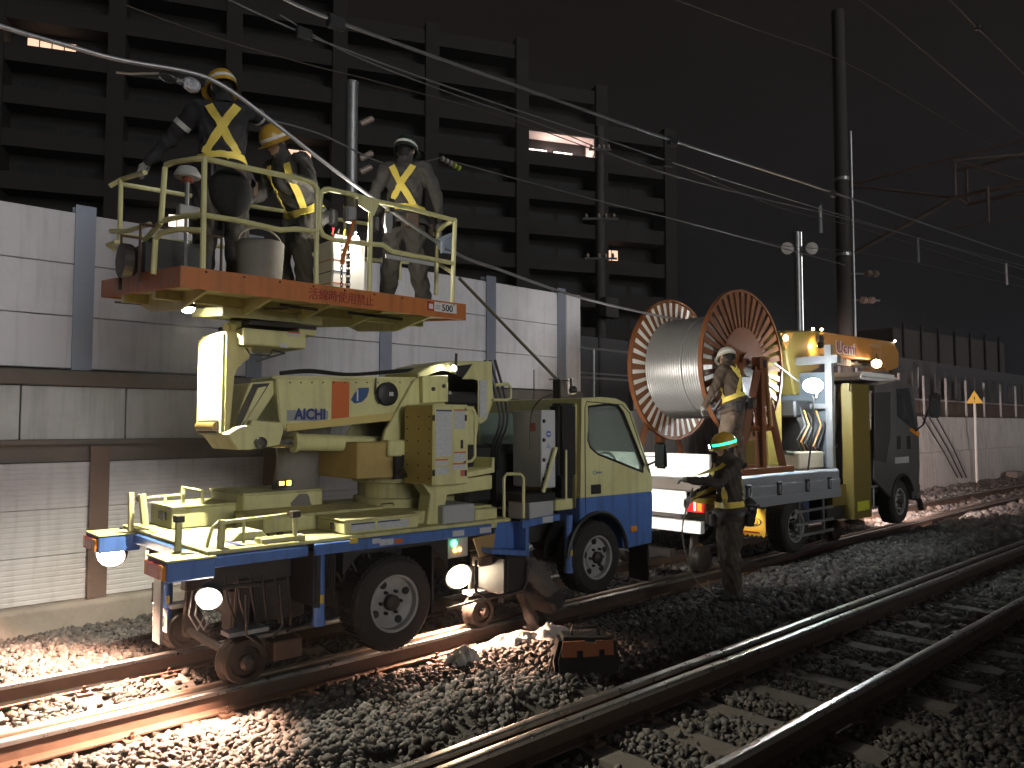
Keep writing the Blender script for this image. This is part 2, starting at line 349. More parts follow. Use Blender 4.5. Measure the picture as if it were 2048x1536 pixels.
def sleeper_geo(h):                       # concrete sleeper: wide at the rail seats, lower in the middle
    st = [(-h, 0.0), (-h + 0.04, 0.0), (-0.40, 0.0), (-0.25, -0.022), (0.25, -0.022), (0.40, 0.0), (h - 0.04, 0.0), (h, 0.0)]
    mb = MB(); k = 4
    for y, dz in st:
        t = -0.172 + dz
        for (x, z) in ((-0.125, t - 0.12), (-0.098, t), (0.098, t), (0.125, t - 0.12)): mb.v.append((x, y, z))
    for i in range(len(st) - 1):
        for j in range(k): mb.f.append((i * k + j, i * k + (j + 1) % k, (i + 1) * k + (j + 1) % k, (i + 1) * k + j))
    mb.f += [(0, 1, 2, 3), tuple((len(st) - 1) * k + j for j in range(k))[::-1]]
    return mb
def clip_geo():
    m = MB(); m.box(-0.05, 0.05, -0.055, 0.05, -0.172, -0.150); m.box(-0.035, 0.035, 0.0, 0.075, -0.150, -0.137)
    m.lathe([(0.020, 0), (0.020, 0.020), (0.012, 0.022), (0.012, 0.045)], (0, -0.01, -0.148), (0, 0, 1), 6); return m
def track(label, fn, sp, x00, n, h, ysign, guard, x1):
    t = thing('railway_track', label, 'track', (0, fn(2), -0.17))
    for off in (0, G * ysign):
        r = sweep(MB(), RAILP, lambda x: fn(x) + off, -6, x1).build('rail', RUS, t)
        sweep(MB(), HEADP, lambda x: fn(x) + off, -6, x1).build('rail_head', STL, r, smooth=True)
    if guard:
        go_ = 0.145 * ysign
        g = sweep(MB(), RAILP, lambda x: fn(x) + go_, -6, x1, dz=-0.004).build('guard_rail', RUS, t)
        sweep(MB(), HEADP, lambda x: fn(x) + go_, -6, x1, dz=-0.004).build('rail_head', mat('worn_guard_rail_steel', (0.30, 0.24, 0.19), 0.42, metal=0.8, var=0.2, scale=12) if ysign > 0 else STL, g, smooth=True)
    s0 = c0 = None
    for i in range(n):
        x = x00 + i * sp; yc = fn(x) + G * ysign / 2
        if s0 is None:
            s0 = sleeper_geo(h).build('sleeper', CONC if ysign > 0 else mat('shaded_sleeper_concrete', (.105, .092, .080), .9, var=.25, scale=12, bump=.3, dirt=.6, dirtcol=(.05, .038, .03)), None); c0 = clip_geo().build('rail_clip', RUS, None)  # shade on the empty track put into a darker copy of the concrete
            so_, co_ = s0, c0
        else:
            so_ = s0.copy(); COL.objects.link(so_)
        so_.parent = t; so_.location = Vector((x, yc, 0)) - ORIG[t.name]
        if x < 13:
            for dy, fl in ((-G / 2 - 0.085, 0), (-G / 2 + 0.085 + (0.145 if guard and ysign > 0 else 0), 1), (G / 2 - 0.085 - (0.145 if guard and ysign < 0 else 0), 0), (G / 2 + 0.085, 1)):
                if i or dy != -G / 2 - 0.085: co_ = c0.copy(); COL.objects.link(co_)
                else: co_ = c0
                co_.parent = so_; co_.location = (0, dy, 0); co_.rotation_euler = (0, 0, math.pi if fl else 0)
    return t
track('railway track with an inner guard rail under both trucks', t1y, SP1, -0.83, 58, 1.0, 1, True, 60)
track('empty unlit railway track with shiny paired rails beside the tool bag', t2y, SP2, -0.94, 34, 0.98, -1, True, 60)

# ---- noise barrier
PANW = mat('barrier_white_panel', (0.70, 0.69, 0.73), 0.55, var=0.05, scale=2.5, dirt=0.35, dirtcol=(0.26, 0.24, 0.24), bump=0.05, streak=0.20)
PANG = mat('barrier_grey_panel', (0.52, 0.53, 0.53), 0.6, var=0.10, scale=3, dirt=0.4, dirtcol=(0.20, 0.19, 0.18), streak=0.3)
POST = mat('barrier_post_steel', (0.26, 0.29, 0.36), 0.5, metal=0.3, var=0.08, scale=3, dirt=0.2)
BEAM = mat('weathered_beam', (0.13, 0.115, 0.10), 0.7, var=0.15, scale=5, dirt=0.4)
BASE = mat('old_concrete', (0.27, 0.24, 0.21), 0.9, var=0.18, scale=5, bump=0.25, dirt=0.6, dirtcol=(0.11, 0.09, 0.07))
YW = 8.36
nb = thing('noise_barrier', 'tall white panelled noise barrier with steel posts behind the lift truck', 'noise barrier', (4, YW, -0.2))
posts = [-1.6, 0.15, 1.95, 3.68, 5.42, 7.2, 8.66]
for i, x in enumerate(posts):
    m = MB().box(x - 0.09, x + 0.09, YW - 0.075, YW - 0.063, 2.33, 3.94).box(x - 0.09, x + 0.09, YW + 0.05, YW + 0.062, 2.33, 3.94).box(x - 0.008, x + 0.008, YW - 0.063, YW + 0.05, 2.33, 3.94)
    m.build('post', POST, nb)
    x2 = posts[i + 1] if i + 1 < len(posts) else 9.06
    for k in range(3):
        z0 = 2.34 + 0.508 * k
        p = MB().box(x + 0.012, x2 - 0.012, YW - 0.05, YW + 0.04, z0 + 0.004, z0 + 0.504)
        p.build('panel', PANW, nb, bevel=0.006)
MB().box(8.66 + 0.09, 9.06, YW - 0.10, YW - 0.056, 2.33, 3.87).build('end_plate', PANW, nb)
MB().box(-4, 9.06, YW - 0.16, YW + 0.1, 2.17, 2.32).build('ledge', BEAM, nb, bevel=0.01)
xx = -2.15
while xx < 9.0:
    MB().box(xx + 0.006, min(xx + 0.894, 9.06), YW - 0.10, YW + 0.05, 1.665, 2.165).build('middle_panel', PANG, nb, bevel=0.004); xx += 0.9
MB().box(-4, 9.06, YW - 0.02, YW + 0.10, 1.45, 1.66).build('recessed_beam', BEAM, nb)
MB().box(-4, 9.06, YW - 0.14, YW - 0.02, 1.615, 1.662).build('lower_ledge', BEAM, nb)
lp = [-3.1, -1.35, 0.4, 2.15, 3.9, 5.62, 7.35, 9.0]
RIB = mat('ribbed_barrier_panel', (0.60, 0.585, 0.60), 0.6, var=0.06, scale=3, dirt=0.4, dirtcol=(0.26, 0.23, 0.22), streak=0.22)
PBR = mat('brown_post_steel', (0.15, 0.10, 0.08), 0.6, metal=0.2, var=0.12, dirt=0.3)
for i, x in enumerate(lp):
    MB().box(x - 0.11, x + 0.06, YW - 0.13, YW - 0.12, 0.14, 1.60).box(x - 0.03, x - 0.018, YW - 0.12, YW + 0.02, 0.14, 1.60).build('lower_post', PBR, nb)
    if i + 1 < len(lp):
        for k in range(3):
            z0 = 0.14 + 0.435 * k; pr = [(YW + 0.03, z0 + 0.002)]
            for q in range(9):
                za = z0 + 0.003 + q * 0.048; pr += [(YW - 0.05, za), (YW - 0.05, za + 0.030), (YW - 0.047, za + 0.036), (YW - 0.047, za + 0.044)]
            pr += [(YW + 0.03, z0 + 0.433)]
            MB().prism(pr, x - 0.01, lp[i + 1] - 0.04, 'x').build('ribbed_panel', RIB, nb)
MB().prism([(YW - 0.24, -0.35), (YW + 0.2, -0.35), (YW + 0.2, 0.135), (YW - 0.17, 0.135), (YW - 0.20, 0.10)], -4, 9.06, 'x').build('concrete_base', BASE, nb, bevel=0.008)
# ---- retaining wall on to the right, with its handrail and fence
CW = mat('smooth_concrete_wall', (0.42, 0.39, 0.375), 0.85, var=0.10, scale=1.6, bump=0.08, dirt=0.45, dirtcol=(0.20, 0.175, 0.16), streak=0.55)
rw = thing('retaining_wall', 'long pale concrete retaining wall running on past the crane truck', 'wall', (20, 8.55, -0.2))
x = 9.09
while x < 66:
    MB().box(x + 0.004, x + 3.596, 8.50, 8.90, -0.3, 0.98).build('wall_block', CW, rw, bevel=0.01)
    MB().prism([(8.55, 0.984), (8.90, 0.984), (8.90, 2.05), (8.62, 2.05)], x + 0.004, x + 3.596, 'x').build('wall_block', CW, rw, bevel=0.01); x += 3.6
hr = thing('steel_handrail', 'galvanised pipe handrail on the wall beyond the end of the noise barrier', 'handrail', (10.5, 8.7, 2.05))
for z in (2.60, 2.68, 3.10):
    MB().tube([(9.12, 8.72, z), (13.6, 8.72, z)], 0.022 if z != 2.68 else 0.014, 8).build('pipe', GAL, hr, smooth=True)
for x in (9.2, 9.9, 11.0, 12.1, 13.2):
    MB().tube([(x, 8.72, 2.05), (x, 8.72, 3.10)], 0.022, 8).build('upright', GAL, hr, smooth=True)
DRK = mat('dark_slat_metal', (0.035, 0.036, 0.04), 0.6, var=0.15)
df = thing('panel_fence', 'dark grey sheet fence behind the pipe handrail', 'fence', (12, 9.6, -0.2))
GS = mat('grey_sheet', (0.06, 0.06, 0.066), 0.6, var=0.1, scale=2)
x = 9.2
while x < 17:
    MB().box(x + 0.03, x + 0.87, 9.55, 9.60, -0.3, 3.45).build('sheet', GS, df); MB().box(x - 0.03, x + 0.02, 9.52, 9.63, -0.3, 3.50).build('fence_post', DRK, df); x += 0.9
sf = thing('slat_fence', 'dark slatted fence with pale uprights on top of the retaining wall', 'fence', (30, 8.8, 2.05))
x = 15.0; i = 0
while x < 60:
    MB().box(x, x + 0.42, 8.86, 8.90, 2.62, 3.42).build('slat', DRK, sf)
    if i % 2 == 0: MB().box(x + 0.55, x + 0.61, 8.74, 8.80, 2.05, 3.3).build('upright', GAL, sf)
    x += 0.95; i += 1
MB().box(15, 60, 8.80, 8.83, 2.55, 2.60).build('rail_bar', GAL, sf); MB().box(15, 60, 8.92, 8.95, 2.052, 2.60).build('kick_board', mat('brown_board', (0.07, 0.045, 0.035), 0.8, var=0.2), sf)
MB().box(15, 60, 9.4, 9.45, 2.0, 3.9).build('back_sheet', GS, sf)
# warning sign
ws = thing('warning_sign', 'yellow triangular warning sign with exclamation mark on a white post by the wall', 'sign', (28.6, 8.3, 1.1))
c = PY(1950, 797, 8.32)
cs_ = Vector((c.x - .09, 8.31, c.z)); rs_ = Vector((.30, -.954, 0)); ns_ = Vector((-.954, -.30, 0))       # the plate faces oncoming trains
q_ = [cs_ - rs_ * .24 - UPZ * .16, cs_ + rs_ * .24 - UPZ * .16, cs_ + UPZ * .26]
MB().add([p + ns_ * .012 for p in q_] + [p - ns_ * .012 for p in q_], [(0, 1, 2), (5, 4, 3), (0, 3, 4, 1), (1, 4, 5, 2), (2, 5, 3, 0)]).build('triangle_plate', mat('sign_yellow', (0.75, 0.48, 0.03), 0.5, var=0.05), ws)
text('exclamation_mark', '!', 0.26, cs_ + ns_ * .016 - UPZ * .12, BLACKTXT, ws, rot=(math.pi / 2, 0, math.atan2(-.954, .30)), align='CENTER')
MB().box(c.x - 0.05, c.x + 0.05, 8.31, 8.36, -0.15, c.z - 0.02).build('post', WHT, ws)
gb = B(31.4, 32.2, 8.0, 8.35, -0.2, 0.16); gb.build('concrete_block', CONC, None, bevel=0.03, label='small concrete block lying at the foot of the retaining wall', cat='block')
# slanted cables stapled down the wall
for k in range(3):
    a = PY(1845 + 14 * k, 835, 8.50); b2 = PY(1915 + 9 * k, 955, 8.42)
    MB().tube([a + Vector((0, 0.0, 0)), (a + b2) / 2 + Vector((0, -0.06, -0.05)), b2], 0.02, 6).build('signal_cable', BLK, None, smooth=True, label=['black cable running slantwise down the concrete wall, closest to the crane truck', 'black cable between the two other cables slanting down the concrete wall', 'black cable slanting down the concrete wall, closest to the yellow warning sign'][k], cat='cable', group='cables down the retaining wall')

# ---- apartment block
DF = (FH * math.cos(math.radians(71)) + RT * math.sin(math.radians(71))).normalized(); NF = DF.cross(UPZ)   # NF points at the railway
r0 = ray(0, 400); O0 = CAMP + r0 * (51.0 / r0.dot(FH)); O0.z = 0
def W(s, d, z): return O0 + DF * s - NF * (-d) + UPZ * z          # d > 0 towards the railway
def fbox(mb, s0, s1, d0, d1, z0, z1):
    k = [(W(s, d, z)) for s in (s0, s1) for d in (d0, d1) for z in (z0, z1)]
    return mb.add(k, [(0, 1, 3, 2), (4, 6, 7, 5), (0, 4, 5, 1), (2, 3, 7, 6), (0, 2, 6, 4), (1, 5, 7, 3)])
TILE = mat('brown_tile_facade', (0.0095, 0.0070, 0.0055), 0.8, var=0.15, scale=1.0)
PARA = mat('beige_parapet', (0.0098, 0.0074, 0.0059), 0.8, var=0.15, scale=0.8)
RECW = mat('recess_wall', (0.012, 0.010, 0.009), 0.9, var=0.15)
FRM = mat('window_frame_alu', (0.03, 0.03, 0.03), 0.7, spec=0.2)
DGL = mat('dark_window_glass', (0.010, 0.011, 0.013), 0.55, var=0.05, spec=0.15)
ab = thing('apartment_building', 'tall brown apartment block with stepped roof and rows of balconies', 'building', W(20, 0, -1))
pil = [-8.0, -0.6, 6.8, 14.6, 22.3, 29.6, 37.3, 44.6, 51.3]
tops = [40, 40, 40, 40, 33.75, 33.75, 30.75, 27.75]
ZT = [24.85 + 2.95 * k for k in range(-8, 6)]
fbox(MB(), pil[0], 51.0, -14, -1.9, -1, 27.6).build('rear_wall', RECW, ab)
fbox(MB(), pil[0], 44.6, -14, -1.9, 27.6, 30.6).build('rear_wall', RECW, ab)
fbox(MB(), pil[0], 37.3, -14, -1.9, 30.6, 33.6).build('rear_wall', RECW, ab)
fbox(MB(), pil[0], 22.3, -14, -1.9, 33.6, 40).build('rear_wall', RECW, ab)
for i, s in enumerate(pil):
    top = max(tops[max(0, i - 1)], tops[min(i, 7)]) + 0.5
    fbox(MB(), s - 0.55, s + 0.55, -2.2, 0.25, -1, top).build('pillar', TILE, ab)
LITC = emat('warm_room_light', (1.0, 0.62, 0.42), 1.1); LITW = emat('pale_room_light', (1.0, 0.85, 0.70), 1.6); LITB = emat('bright_room_light', (1.0, 0.84, 0.76), 3.2)
lit = {(1, 1): (0.8, 3.9, LITC), (2, -3): (10.2, 11.4, LITW), (3, -1): (18.6, 20.4, LITC), (6, 0): (37.95, 44.0, LITB), (7, -3): (45.8, 47.1, LITC)}
for b in range(8):
    s0, s1 = pil[b] + 0.55, pil[b + 1] - 0.55
    for k, zt in enumerate(ZT):
        if zt > tops[b] + 0.3 or zt < 8: continue
        fl = k - 8
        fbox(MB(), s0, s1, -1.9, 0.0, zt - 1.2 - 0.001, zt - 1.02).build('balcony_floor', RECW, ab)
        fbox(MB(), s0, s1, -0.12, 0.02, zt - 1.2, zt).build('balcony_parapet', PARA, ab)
        if zt > tops[b] - 1: continue
        L = lit.get((b, fl))
        wid = (s1 - s0); w0 = [(s0 + 0.08 * wid, s0 + 0.46 * wid), (s0 + 0.56 * wid, s0 + 0.92 * wid)]
        for q, (a0, a1) in enumerate(w0):
            if L: continue
            wd = fbox(MB(), a0 - 0.06, a1 + 0.06, -1.9, -1.86, zt - 0.9, zt + 1.15).build('window', FRM, ab)
            fbox(MB(), a0, (a0 + a1) / 2 - 0.03, -1.86, -1.85, zt - 0.9, zt + 1.1).build('pane', DGL, wd); fbox(MB(), (a0 + a1) / 2 + 0.03, a1, -1.86, -1.85, zt - 0.9, zt + 1.1).build('pane', DGL, wd)
        if L:
            a0, a1, lm = L
            if b == 6:                # lit balcony: bright window bands, ceiling and side wall lit from a lamp inside
                for u0, u1 in ((37.95, 40.3), (40.9, 42.7)):
                    wd = fbox(MB(), u0, u1, -1.9, -1.86, zt - 0.9, zt + 0.95).build('window', FRM, ab); n = 4
                    for j in range(n): fbox(MB(), u0 + (u1 - u0) * j / n + 0.03, u0 + (u1 - u0) * (j + 1) / n - 0.03, -1.86, -1.85, zt - 0.9, zt + 0.85).build('pane', LITB, wd)
                fbox(MB(), s0, s1, -1.88, -0.15, zt + 1.70, zt + 1.72).build('balcony_ceiling', mat('white_ceiling', (0.6, 0.52, 0.48), 0.8), ab)
                fbox(MB(), s1 - 0.05, s1 - 0.02, -1.88, -0.15, zt - 0.9, zt + 1.70).build('side_screen', MATS['white_ceiling'], ab)
                lamp('POINT', W(40.5, -1.2, zt + 0.5), 170, (1.0, 0.76, 0.70), ab, 0.2, name='balcony_light')
                lamp('POINT', W(43.0, -1.2, zt + 0.5), 110, (1.0, 0.76, 0.70), ab, 0.2, name='balcony_light')
                for j in range(9): fbox(MB(), s0 + j * 0.75, s0 + j * 0.75 + 0.05, -0.1, -0.05, zt, zt + 0.25).build('railing_bar', FRM, ab)
            else:
                wd = fbox(MB(), a0 - 0.06, a1 + 0.06, -1.9, -1.86, zt - 0.9, zt + 1.45).build('window', FRM, ab); n = 4 if a1 - a0 > 2 else 2
                for j in range(n): fbox(MB(), a0 + (a1 - a0) * j / n + 0.04, a0 + (a1 - a0) * (j + 1) / n - 0.04, -1.86, -1.85, zt - 0.9, zt + 1.35).build('pane', lm, wd)
# tall building lost in the dark beyond the wall, and a lower one
fb = thing('far_building', 'long low building faint in the dark beyond the slatted fence', 'building', (60, 26, -1))
a = PD(1785, 655, 52); b2 = PD(2008, 672, 62)
fw_ = MB(); dv = Vector((b2.x - a.x, b2.y - a.y, 0)); nv = Vector((-dv.y, dv.x, 0)).normalized() * 8
zz = a.z
fw_.add([(a.x, a.y, -1), (b2.x, b2.y, -1), (b2.x + nv.x, b2.y + nv.y, -1), (a.x + nv.x, a.y + nv.y, -1), (a.x, a.y, zz), (b2.x, b2.y, zz), (b2.x + nv.x, b2.y + nv.y, zz), (a.x + nv.x, a.y + nv.y, zz)],
        [(0, 3, 2, 1), (4, 5, 6, 7), (0, 1, 5, 4), (1, 2, 6, 5), (2, 3, 7, 6), (3, 0, 4, 7)])
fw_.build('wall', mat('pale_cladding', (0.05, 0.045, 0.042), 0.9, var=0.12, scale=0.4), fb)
for k in range(7):
    p = a.lerp(b2, (k + 0.5) / 7); MB().tube([(p.x, p.y - 0.1, -1), (p.x, p.y - 0.1, zz + 0.4)], 0.09, 6).build('downpipe', FRM, fb)

# ---- poles
PC = mat('concrete_pole', (0.045, 0.041, 0.039), 0.85, var=0.12, scale=6, dirt=0.3)
PORC = mat('brown_porcelain', (0.30, 0.24, 0.20), 0.3, var=0.05)
base = PD(1690, 660, 20); ms = thing('catenary_mast', 'thick grey concrete mast carrying the catenary gantry beyond the crane truck', 'mast', (base.x, base.y, -0.3))
MB().tube([(base.x, base.y, -0.4), (base.x, base.y, 12.8)], [0.20, 0.155], 18).build('shaft', PC, ms, smooth=True)
MB().lathe([(0.19, 0), (0.19, 0.08)], (base.x, base.y, 8.2), (0, 0, 1), 16).build('band', GAL, ms); MB().lathe([(0.20, 0), (0.20, 0.08)], (base.x, base.y, 6.2), (0, 0, 1), 16).build('band', GAL, ms)
MB().tube([(base.x + 0.10, base.y - 0.22, 0), (base.x + 0.10, base.y - 0.22, 9.5)], 0.03, 6).build('conduit', GAL, ms, smooth=True)
for k, (dz, dx) in enumerate(((5.75, 0.35), (5.75, 0.62), (5.05, 0.15), (5.05, 0.45))):
    MB().lathe([(0.02, -0.12), (0.09, -0.10), (0.09, -0.06), (0.03, -0.04), (0.09, -0.02), (0.09, 0.02), (0.03, 0.04), (0.02, 0.12)], (base.x + 0.3 + dx * 0.6, base.y - 0.3 - dx * .4, dz), (1, -0.3, 0), 12).build('insulator', PORC, ms, smooth=True)
for z in (5.75, 5.05): MB().tube([(base.x, base.y, z), (base.x + 0.75, base.y - 0.6, z)], 0.025, 6).build('bracket', GAL, ms)
gt = thing('catenary_gantry', 'rusty steel truss beam reaching over the tracks from the thick mast', 'gantry', (base.x, 3, 7))
GR = mat('rust_brown_truss', (0.17, 0.13, 0.11), 0.7, metal=0.2, var=0.2, scale=6)
X1, X2, zb, zu = base.x + 0.30, base.x + 1.15, 7.25, 8.15
y_end = -6.0; y_st = base.y
def gb_(p, q, r, nm): MB().tube([p, q], r, 6).build(nm, GR, gt)
j1 = base.y - 2.6
gb_((X1 - 0.1, y_st - 0.1, 6.25), (X1, j1, zb), 0.06, 'brace')
gb_((X1, j1, zb), (X1, y_end, zb + 0.25), 0.055, 'bottom_chord'); gb_((X2, j1, zb), (X2, y_end, zb + 0.25), 0.055, 'bottom_chord')
gb_((X1, y_st, zu), (X1, j1, zb), 0.035, 'brace')
gb_((X1, y_st, zu), (X1, y_end, zu + 0.4), 0.04, 'top_chord'); gb_((X2, j1 + 0.2, zu), (X2, y_end, zu + 0.4), 0.04, 'top_chord')
yy = j1; k = 0
while yy > y_end + 1:
    tt = (j1 - yy) / (j1 - y_end)
    gb_((X1, yy, zb + 0.25 * tt), (X1, yy, zu + 0.4 * tt), 0.03, 'upright'); gb_((X2, yy, zb + .25 * tt), (X2, yy, zu + .4 * tt), 0.03, 'upright')
    gb_((X1, yy, zu + 0.4 * tt), (X2, yy - 1.5, zu + 0.4 * tt), 0.03, 'diagonal'); gb_((X1, yy, zb + .25 * tt), (X2, yy, zb + .25 * tt), 0.03, 'cross_member')
    gb_((X1, yy, zu + 0.4 * tt), (X1, yy - 1.5, zb + 0.25 * tt), 0.028, 'diagonal'); yy -= 1.6
for yy, ln in ((j1 - 0.7, 0.75), (j1 - 1.6, 0.75), (j1 - 2.7, 0.6)):
    MB().tube([(X1 - 0.06, yy, zb + 0.1), (X1 - 0.06, yy, zb - ln), (X1 - 0.06, yy + 0.75, zb - ln)], 0.03, 6).build('drop_arm', GR, gt)
# slim signal pole with discs
p = PD(1597, 640, 17.5); sp = thing('signal_pole', 'slim steel pole with two pale round insulator discs', 'pole', (p.x, p.y, -0.2)); zt = PD(1597, 462, 17.5).z
MB().tube([(p.x, p.y, -0.3), (p.x, p.y, zt)], 0.075, 12).build('shaft', GAL, sp, smooth=True)
MB().tube([(p.x + .05, p.y - 0.08, 0), (p.x + .05, p.y - .08, zt)], 0.012, 6).build('conduit', CHROME, sp, smooth=True)
zd = PD(1597, 498, 17.5).z
for s_ in (-1, 1):
    q = Vector((p.x, p.y, zd)) + RT * (0.28 * s_) - FH * 0.12
    MB().lathe([(0.02, 0.05), (0.14, 0.04), (0.145, 0.0), (0.12, -0.03), (0.05, -0.05)], q, -FH, 18).build('insulator_disc', mat('pale_porcelain', (0.36, 0.33, 0.30), 0.4), sp, smooth=True)
MB().tube([Vector((p.x, p.y, zd)) + RT * 0.3, Vector((p.x, p.y, zd)) - RT * 0.3], 0.02, 6).build('crossbar', GAL, sp)
# tube pole behind the platform
p = PY(703, 300, 9.3); zt = PY(703, 168, 9.3).z; tp = thing('steel_tube_pole', 'grey steel tube pole rising behind the noise barrier beside the lit vest', 'pole', (p.x, 9.3, -0.2))
MB().tube([(p.x, 9.3, -0.3), (p.x, 9.3, zt)], 0.085, 14).build('shaft', GAL, tp, smooth=True); MB().lathe([(0.09, 0), (0.09, 0.03)], (p.x, 9.3, zt), (0, 0, 1), 14).build('cap', GAL, tp)
for zz, l in ((PY(703, 248, 9.3).z, 0.22), (PY(703, 318, 9.3).z, 0.22), (PY(703, 345, 9.3).z, 0.2)):
    MB().lathe([(0.02, 0), (0.045, 0.02), (0.045, l), (0.02, l + 0.02)], (p.x + 0.09, 9.25, zz), (0.75, -0.2, 0.5), 10).build('insulator', PORC, tp, smooth=True)
# utility pole in front of the flats
p = PD(1200, 440, 24); up_ = thing('utility_pole', 'dark utility pole with a crossarm standing in front of the apartment block', 'pole', (p.x, p.y, -1)); zt = PD(1198, 250, 24).z
DP = mat('dark_pole', (0.055, 0.052, 0.05), 0.8, var=0.15)
MB().tube([(p.x, p.y, -1), (p.x, p.y, zt)], [0.19, 0.13], 12).build('shaft', DP, up_, smooth=True)
for zz, l in ((PD(1200, 440, 24).z, 0.55), (PD(1200, 300, 24).z, 0.35), (PD(1200, 520, 24).z, .5)):
    c0 = Vector((p.x, p.y, zz)) - FH * 0.15; MB().tube([c0 - RT * l, c0 + RT * l], 0.035, 4).build('crossarm', GAL, up_)
    for k in (-0.8, -0.1, 0.3, 0.75): MB().lathe([(0.04, 0), (0.05, 0.04), (0.03, 0.12)], c0 + RT * l * k + UPZ * 0.04, (0, 0, 1), 8).build('insulator', PORC, up_)
MB().box(p.x - 0.3, p.x + 0.3, p.y - 0.5, p.y - 0.2, PD(1200, 640, 24).z, PD(1200, 600, 24).z).build('transformer', DP, up_, bevel=0.03)

# ---- overhead wires
WIRE = mat('aluminium_wire', (0.20, 0.20, 0.21), 0.45, metal=0.6, var=0.05); WIRD = mat('dark_copper_wire', (0.10, 0.085, 0.075), 0.5, metal=0.5)
def wire(name, label, pts, Y, r, m=WIRE, clamps=(), group=None):
    P3 = [PY(x, y, Y) if not isinstance(Y, (list, tuple)) else PY(x, y, Y[i]) for i, (x, y) in enumerate(pts)]
    dn = []                               # smooth the run
    for i in range(len(P3) - 1):
        p0 = P3[max(0, i - 1)]; p1 = P3[i]; p2 = P3[i + 1]; p3 = P3[min(len(P3) - 1, i + 2)]
        for k in range(8):
            t = k / 8; dn.append(p1.lerp(p2, t) if len(P3) < 3 else 0.5 * ((2 * p1) + (p2 - p0) * t + (2 * p0 - 5 * p1 + 4 * p2 - p3) * t * t + (3 * p1 - p0 - 3 * p2 + p3) * t ** 3))
    dn.append(P3[-1])
    if not clamps: return MB().tube(dn, r, 8).build(name, m, None, smooth=True, label=label, cat='wire', group=group)
    t = thing(name, label, 'wire', dn[0], group); MB().tube(dn, r, 8).build('strand', m, t, smooth=True)
    for x, y in clamps:
        c = PY(x, y, Y if not isinstance(Y, (list, tuple)) else Y[0]); MB().box(c.x - 0.07, c.x + 0.07, c.y - 0.03, c.y + 0.03, c.z - 0.06, c.z + 0.04).build('clamp', BLK, t, bevel=0.01)
    return t
wire('feeder_wire', 'thick pale feeder wire with black clamps, highest above the lift truck', [(540, -16), (672, 42), (1000, 160), (1345, 281), (1690, 393), (2048, 515), (2300, 596)], 5.0, 0.0145, clamps=((672, 42), (1345, 281), (1665, 386)))
wire('contact_wire', 'thin catenary wire running just under the thick feeder', [(430, -14), (620, 72), (900, 175), (1190, 272), (1500, 375), (1900, 495), (2200, 585)], 5.6, 0.008, clamps=((607, 66), (1335, 325)))
wire('messenger_wire', 'thin messenger wire hanging below the catenary wire', [(560, 30), (700, 108), (900, 186), (1090, 252), (1350, 352), (1700, 440), (2048, 532)], 6.1, 0.007)
wire('dropper_wire', 'dark sagging wire crossing in front of the lit balcony', [(250, 10), (430, 75), (620, 130), (760, 165), (1000, 232), (1190, 300), (1360, 358)], 6.6, 0.007, WIRD)
wire('return_wire', 'wire leading from the insulator beside the right hand worker to the mast', [(885, 317), (960, 338), (1200, 402), (1400, 452), (1690, 530)], 6.4, 0.009)
wire('return_wire', 'wire ending at the helmet of the worker with his back turned', [(520, 235), (640, 268), (780, 330), (880, 316)], 6.4, 0.009)
wire('far_wire', 'faint dark wire far over the tracks passing the black ball', [(1850, -40), (1900, 0), (1955, 55), (2048, 148), (2120, 225)], 2.2, 0.006, WIRD, clamps=())
wire('far_wire', 'faint dark wire beside the wire with the black ball', [(1680, -25), (1760, 30), (1870, 122), (1990, 225), (2060, 280)], 2.8, 0.005, WIRD)
wire('far_wire', 'faint dark wire sloping through the mast top', [(1100, -90), (1320, -12), (1500, 55), (1700, 130), (1920, 255), (2060, 330)], 4.0, 0.005, WIRD)
wire('far_wire', 'dim wire crossing low behind the mast', [(1380, 342), (1560, 415), (1760, 468), (2048, 560)], 7.0, 0.008, WIRD)
wire('far_wire', 'dim lowest wire crossing behind the slim pole', [(1370, 445), (1560, 490), (1760, 512), (2048, 574)], 7.4, 0.007, WIRD)
c = PY(1955, 55, 2.2); MB().ball(c, 0.030, 10).build('wire_ball', BLK, None, smooth=True, label='black ball clamp on the faint wire above the gantry', cat='clamp')
c = PY(900, 322, 6.4); hi = thing('wire_insulator', 'grey and yellow tension insulator in line with the wire beside the worker', 'insulator', c)
for k in range(5): MB().lathe([(0.012, -0.02), (0.03, -0.012), (0.03, 0.012), (0.012, 0.02)], c + Vector((k * 0.055 - 0.1, 0, -k * 0.012)), (1, 0, -0.2), 10).build('shed', mat('pale_porcelain', (0.36, 0.33, 0.30), 0.4) if k < 3 else mat('lime_tape', (0.45, 0.55, 0.08), 0.5), hi, smooth=True)
for (px, y0, y1), wh_ in zip(((1640, 412, 466), (1835, 475, 525), (2012, 527, 570)), ('between the slim pole and the thick mast', 'below the slanting gantry brace', 'beyond the gantry drop arms')):
    a = PY(px, y0, 7.2); b2 = PY(px + 2, y1, 7.2); t = thing('hanging_insulator', 'slim glass rod insulator hanging ' + wh_, 'insulator', b2, 'rod insulators hanging in the dark')
    MB().tube([a, b2], 0.035, 8).build('rod', mat('glazed_rod', (0.30, 0.31, 0.33), 0.15), t, smooth=True); MB().lathe([(0.05, 0), (0.05, 0.05)], a, (0, 0, 1), 8).build('cap', BLK, t)

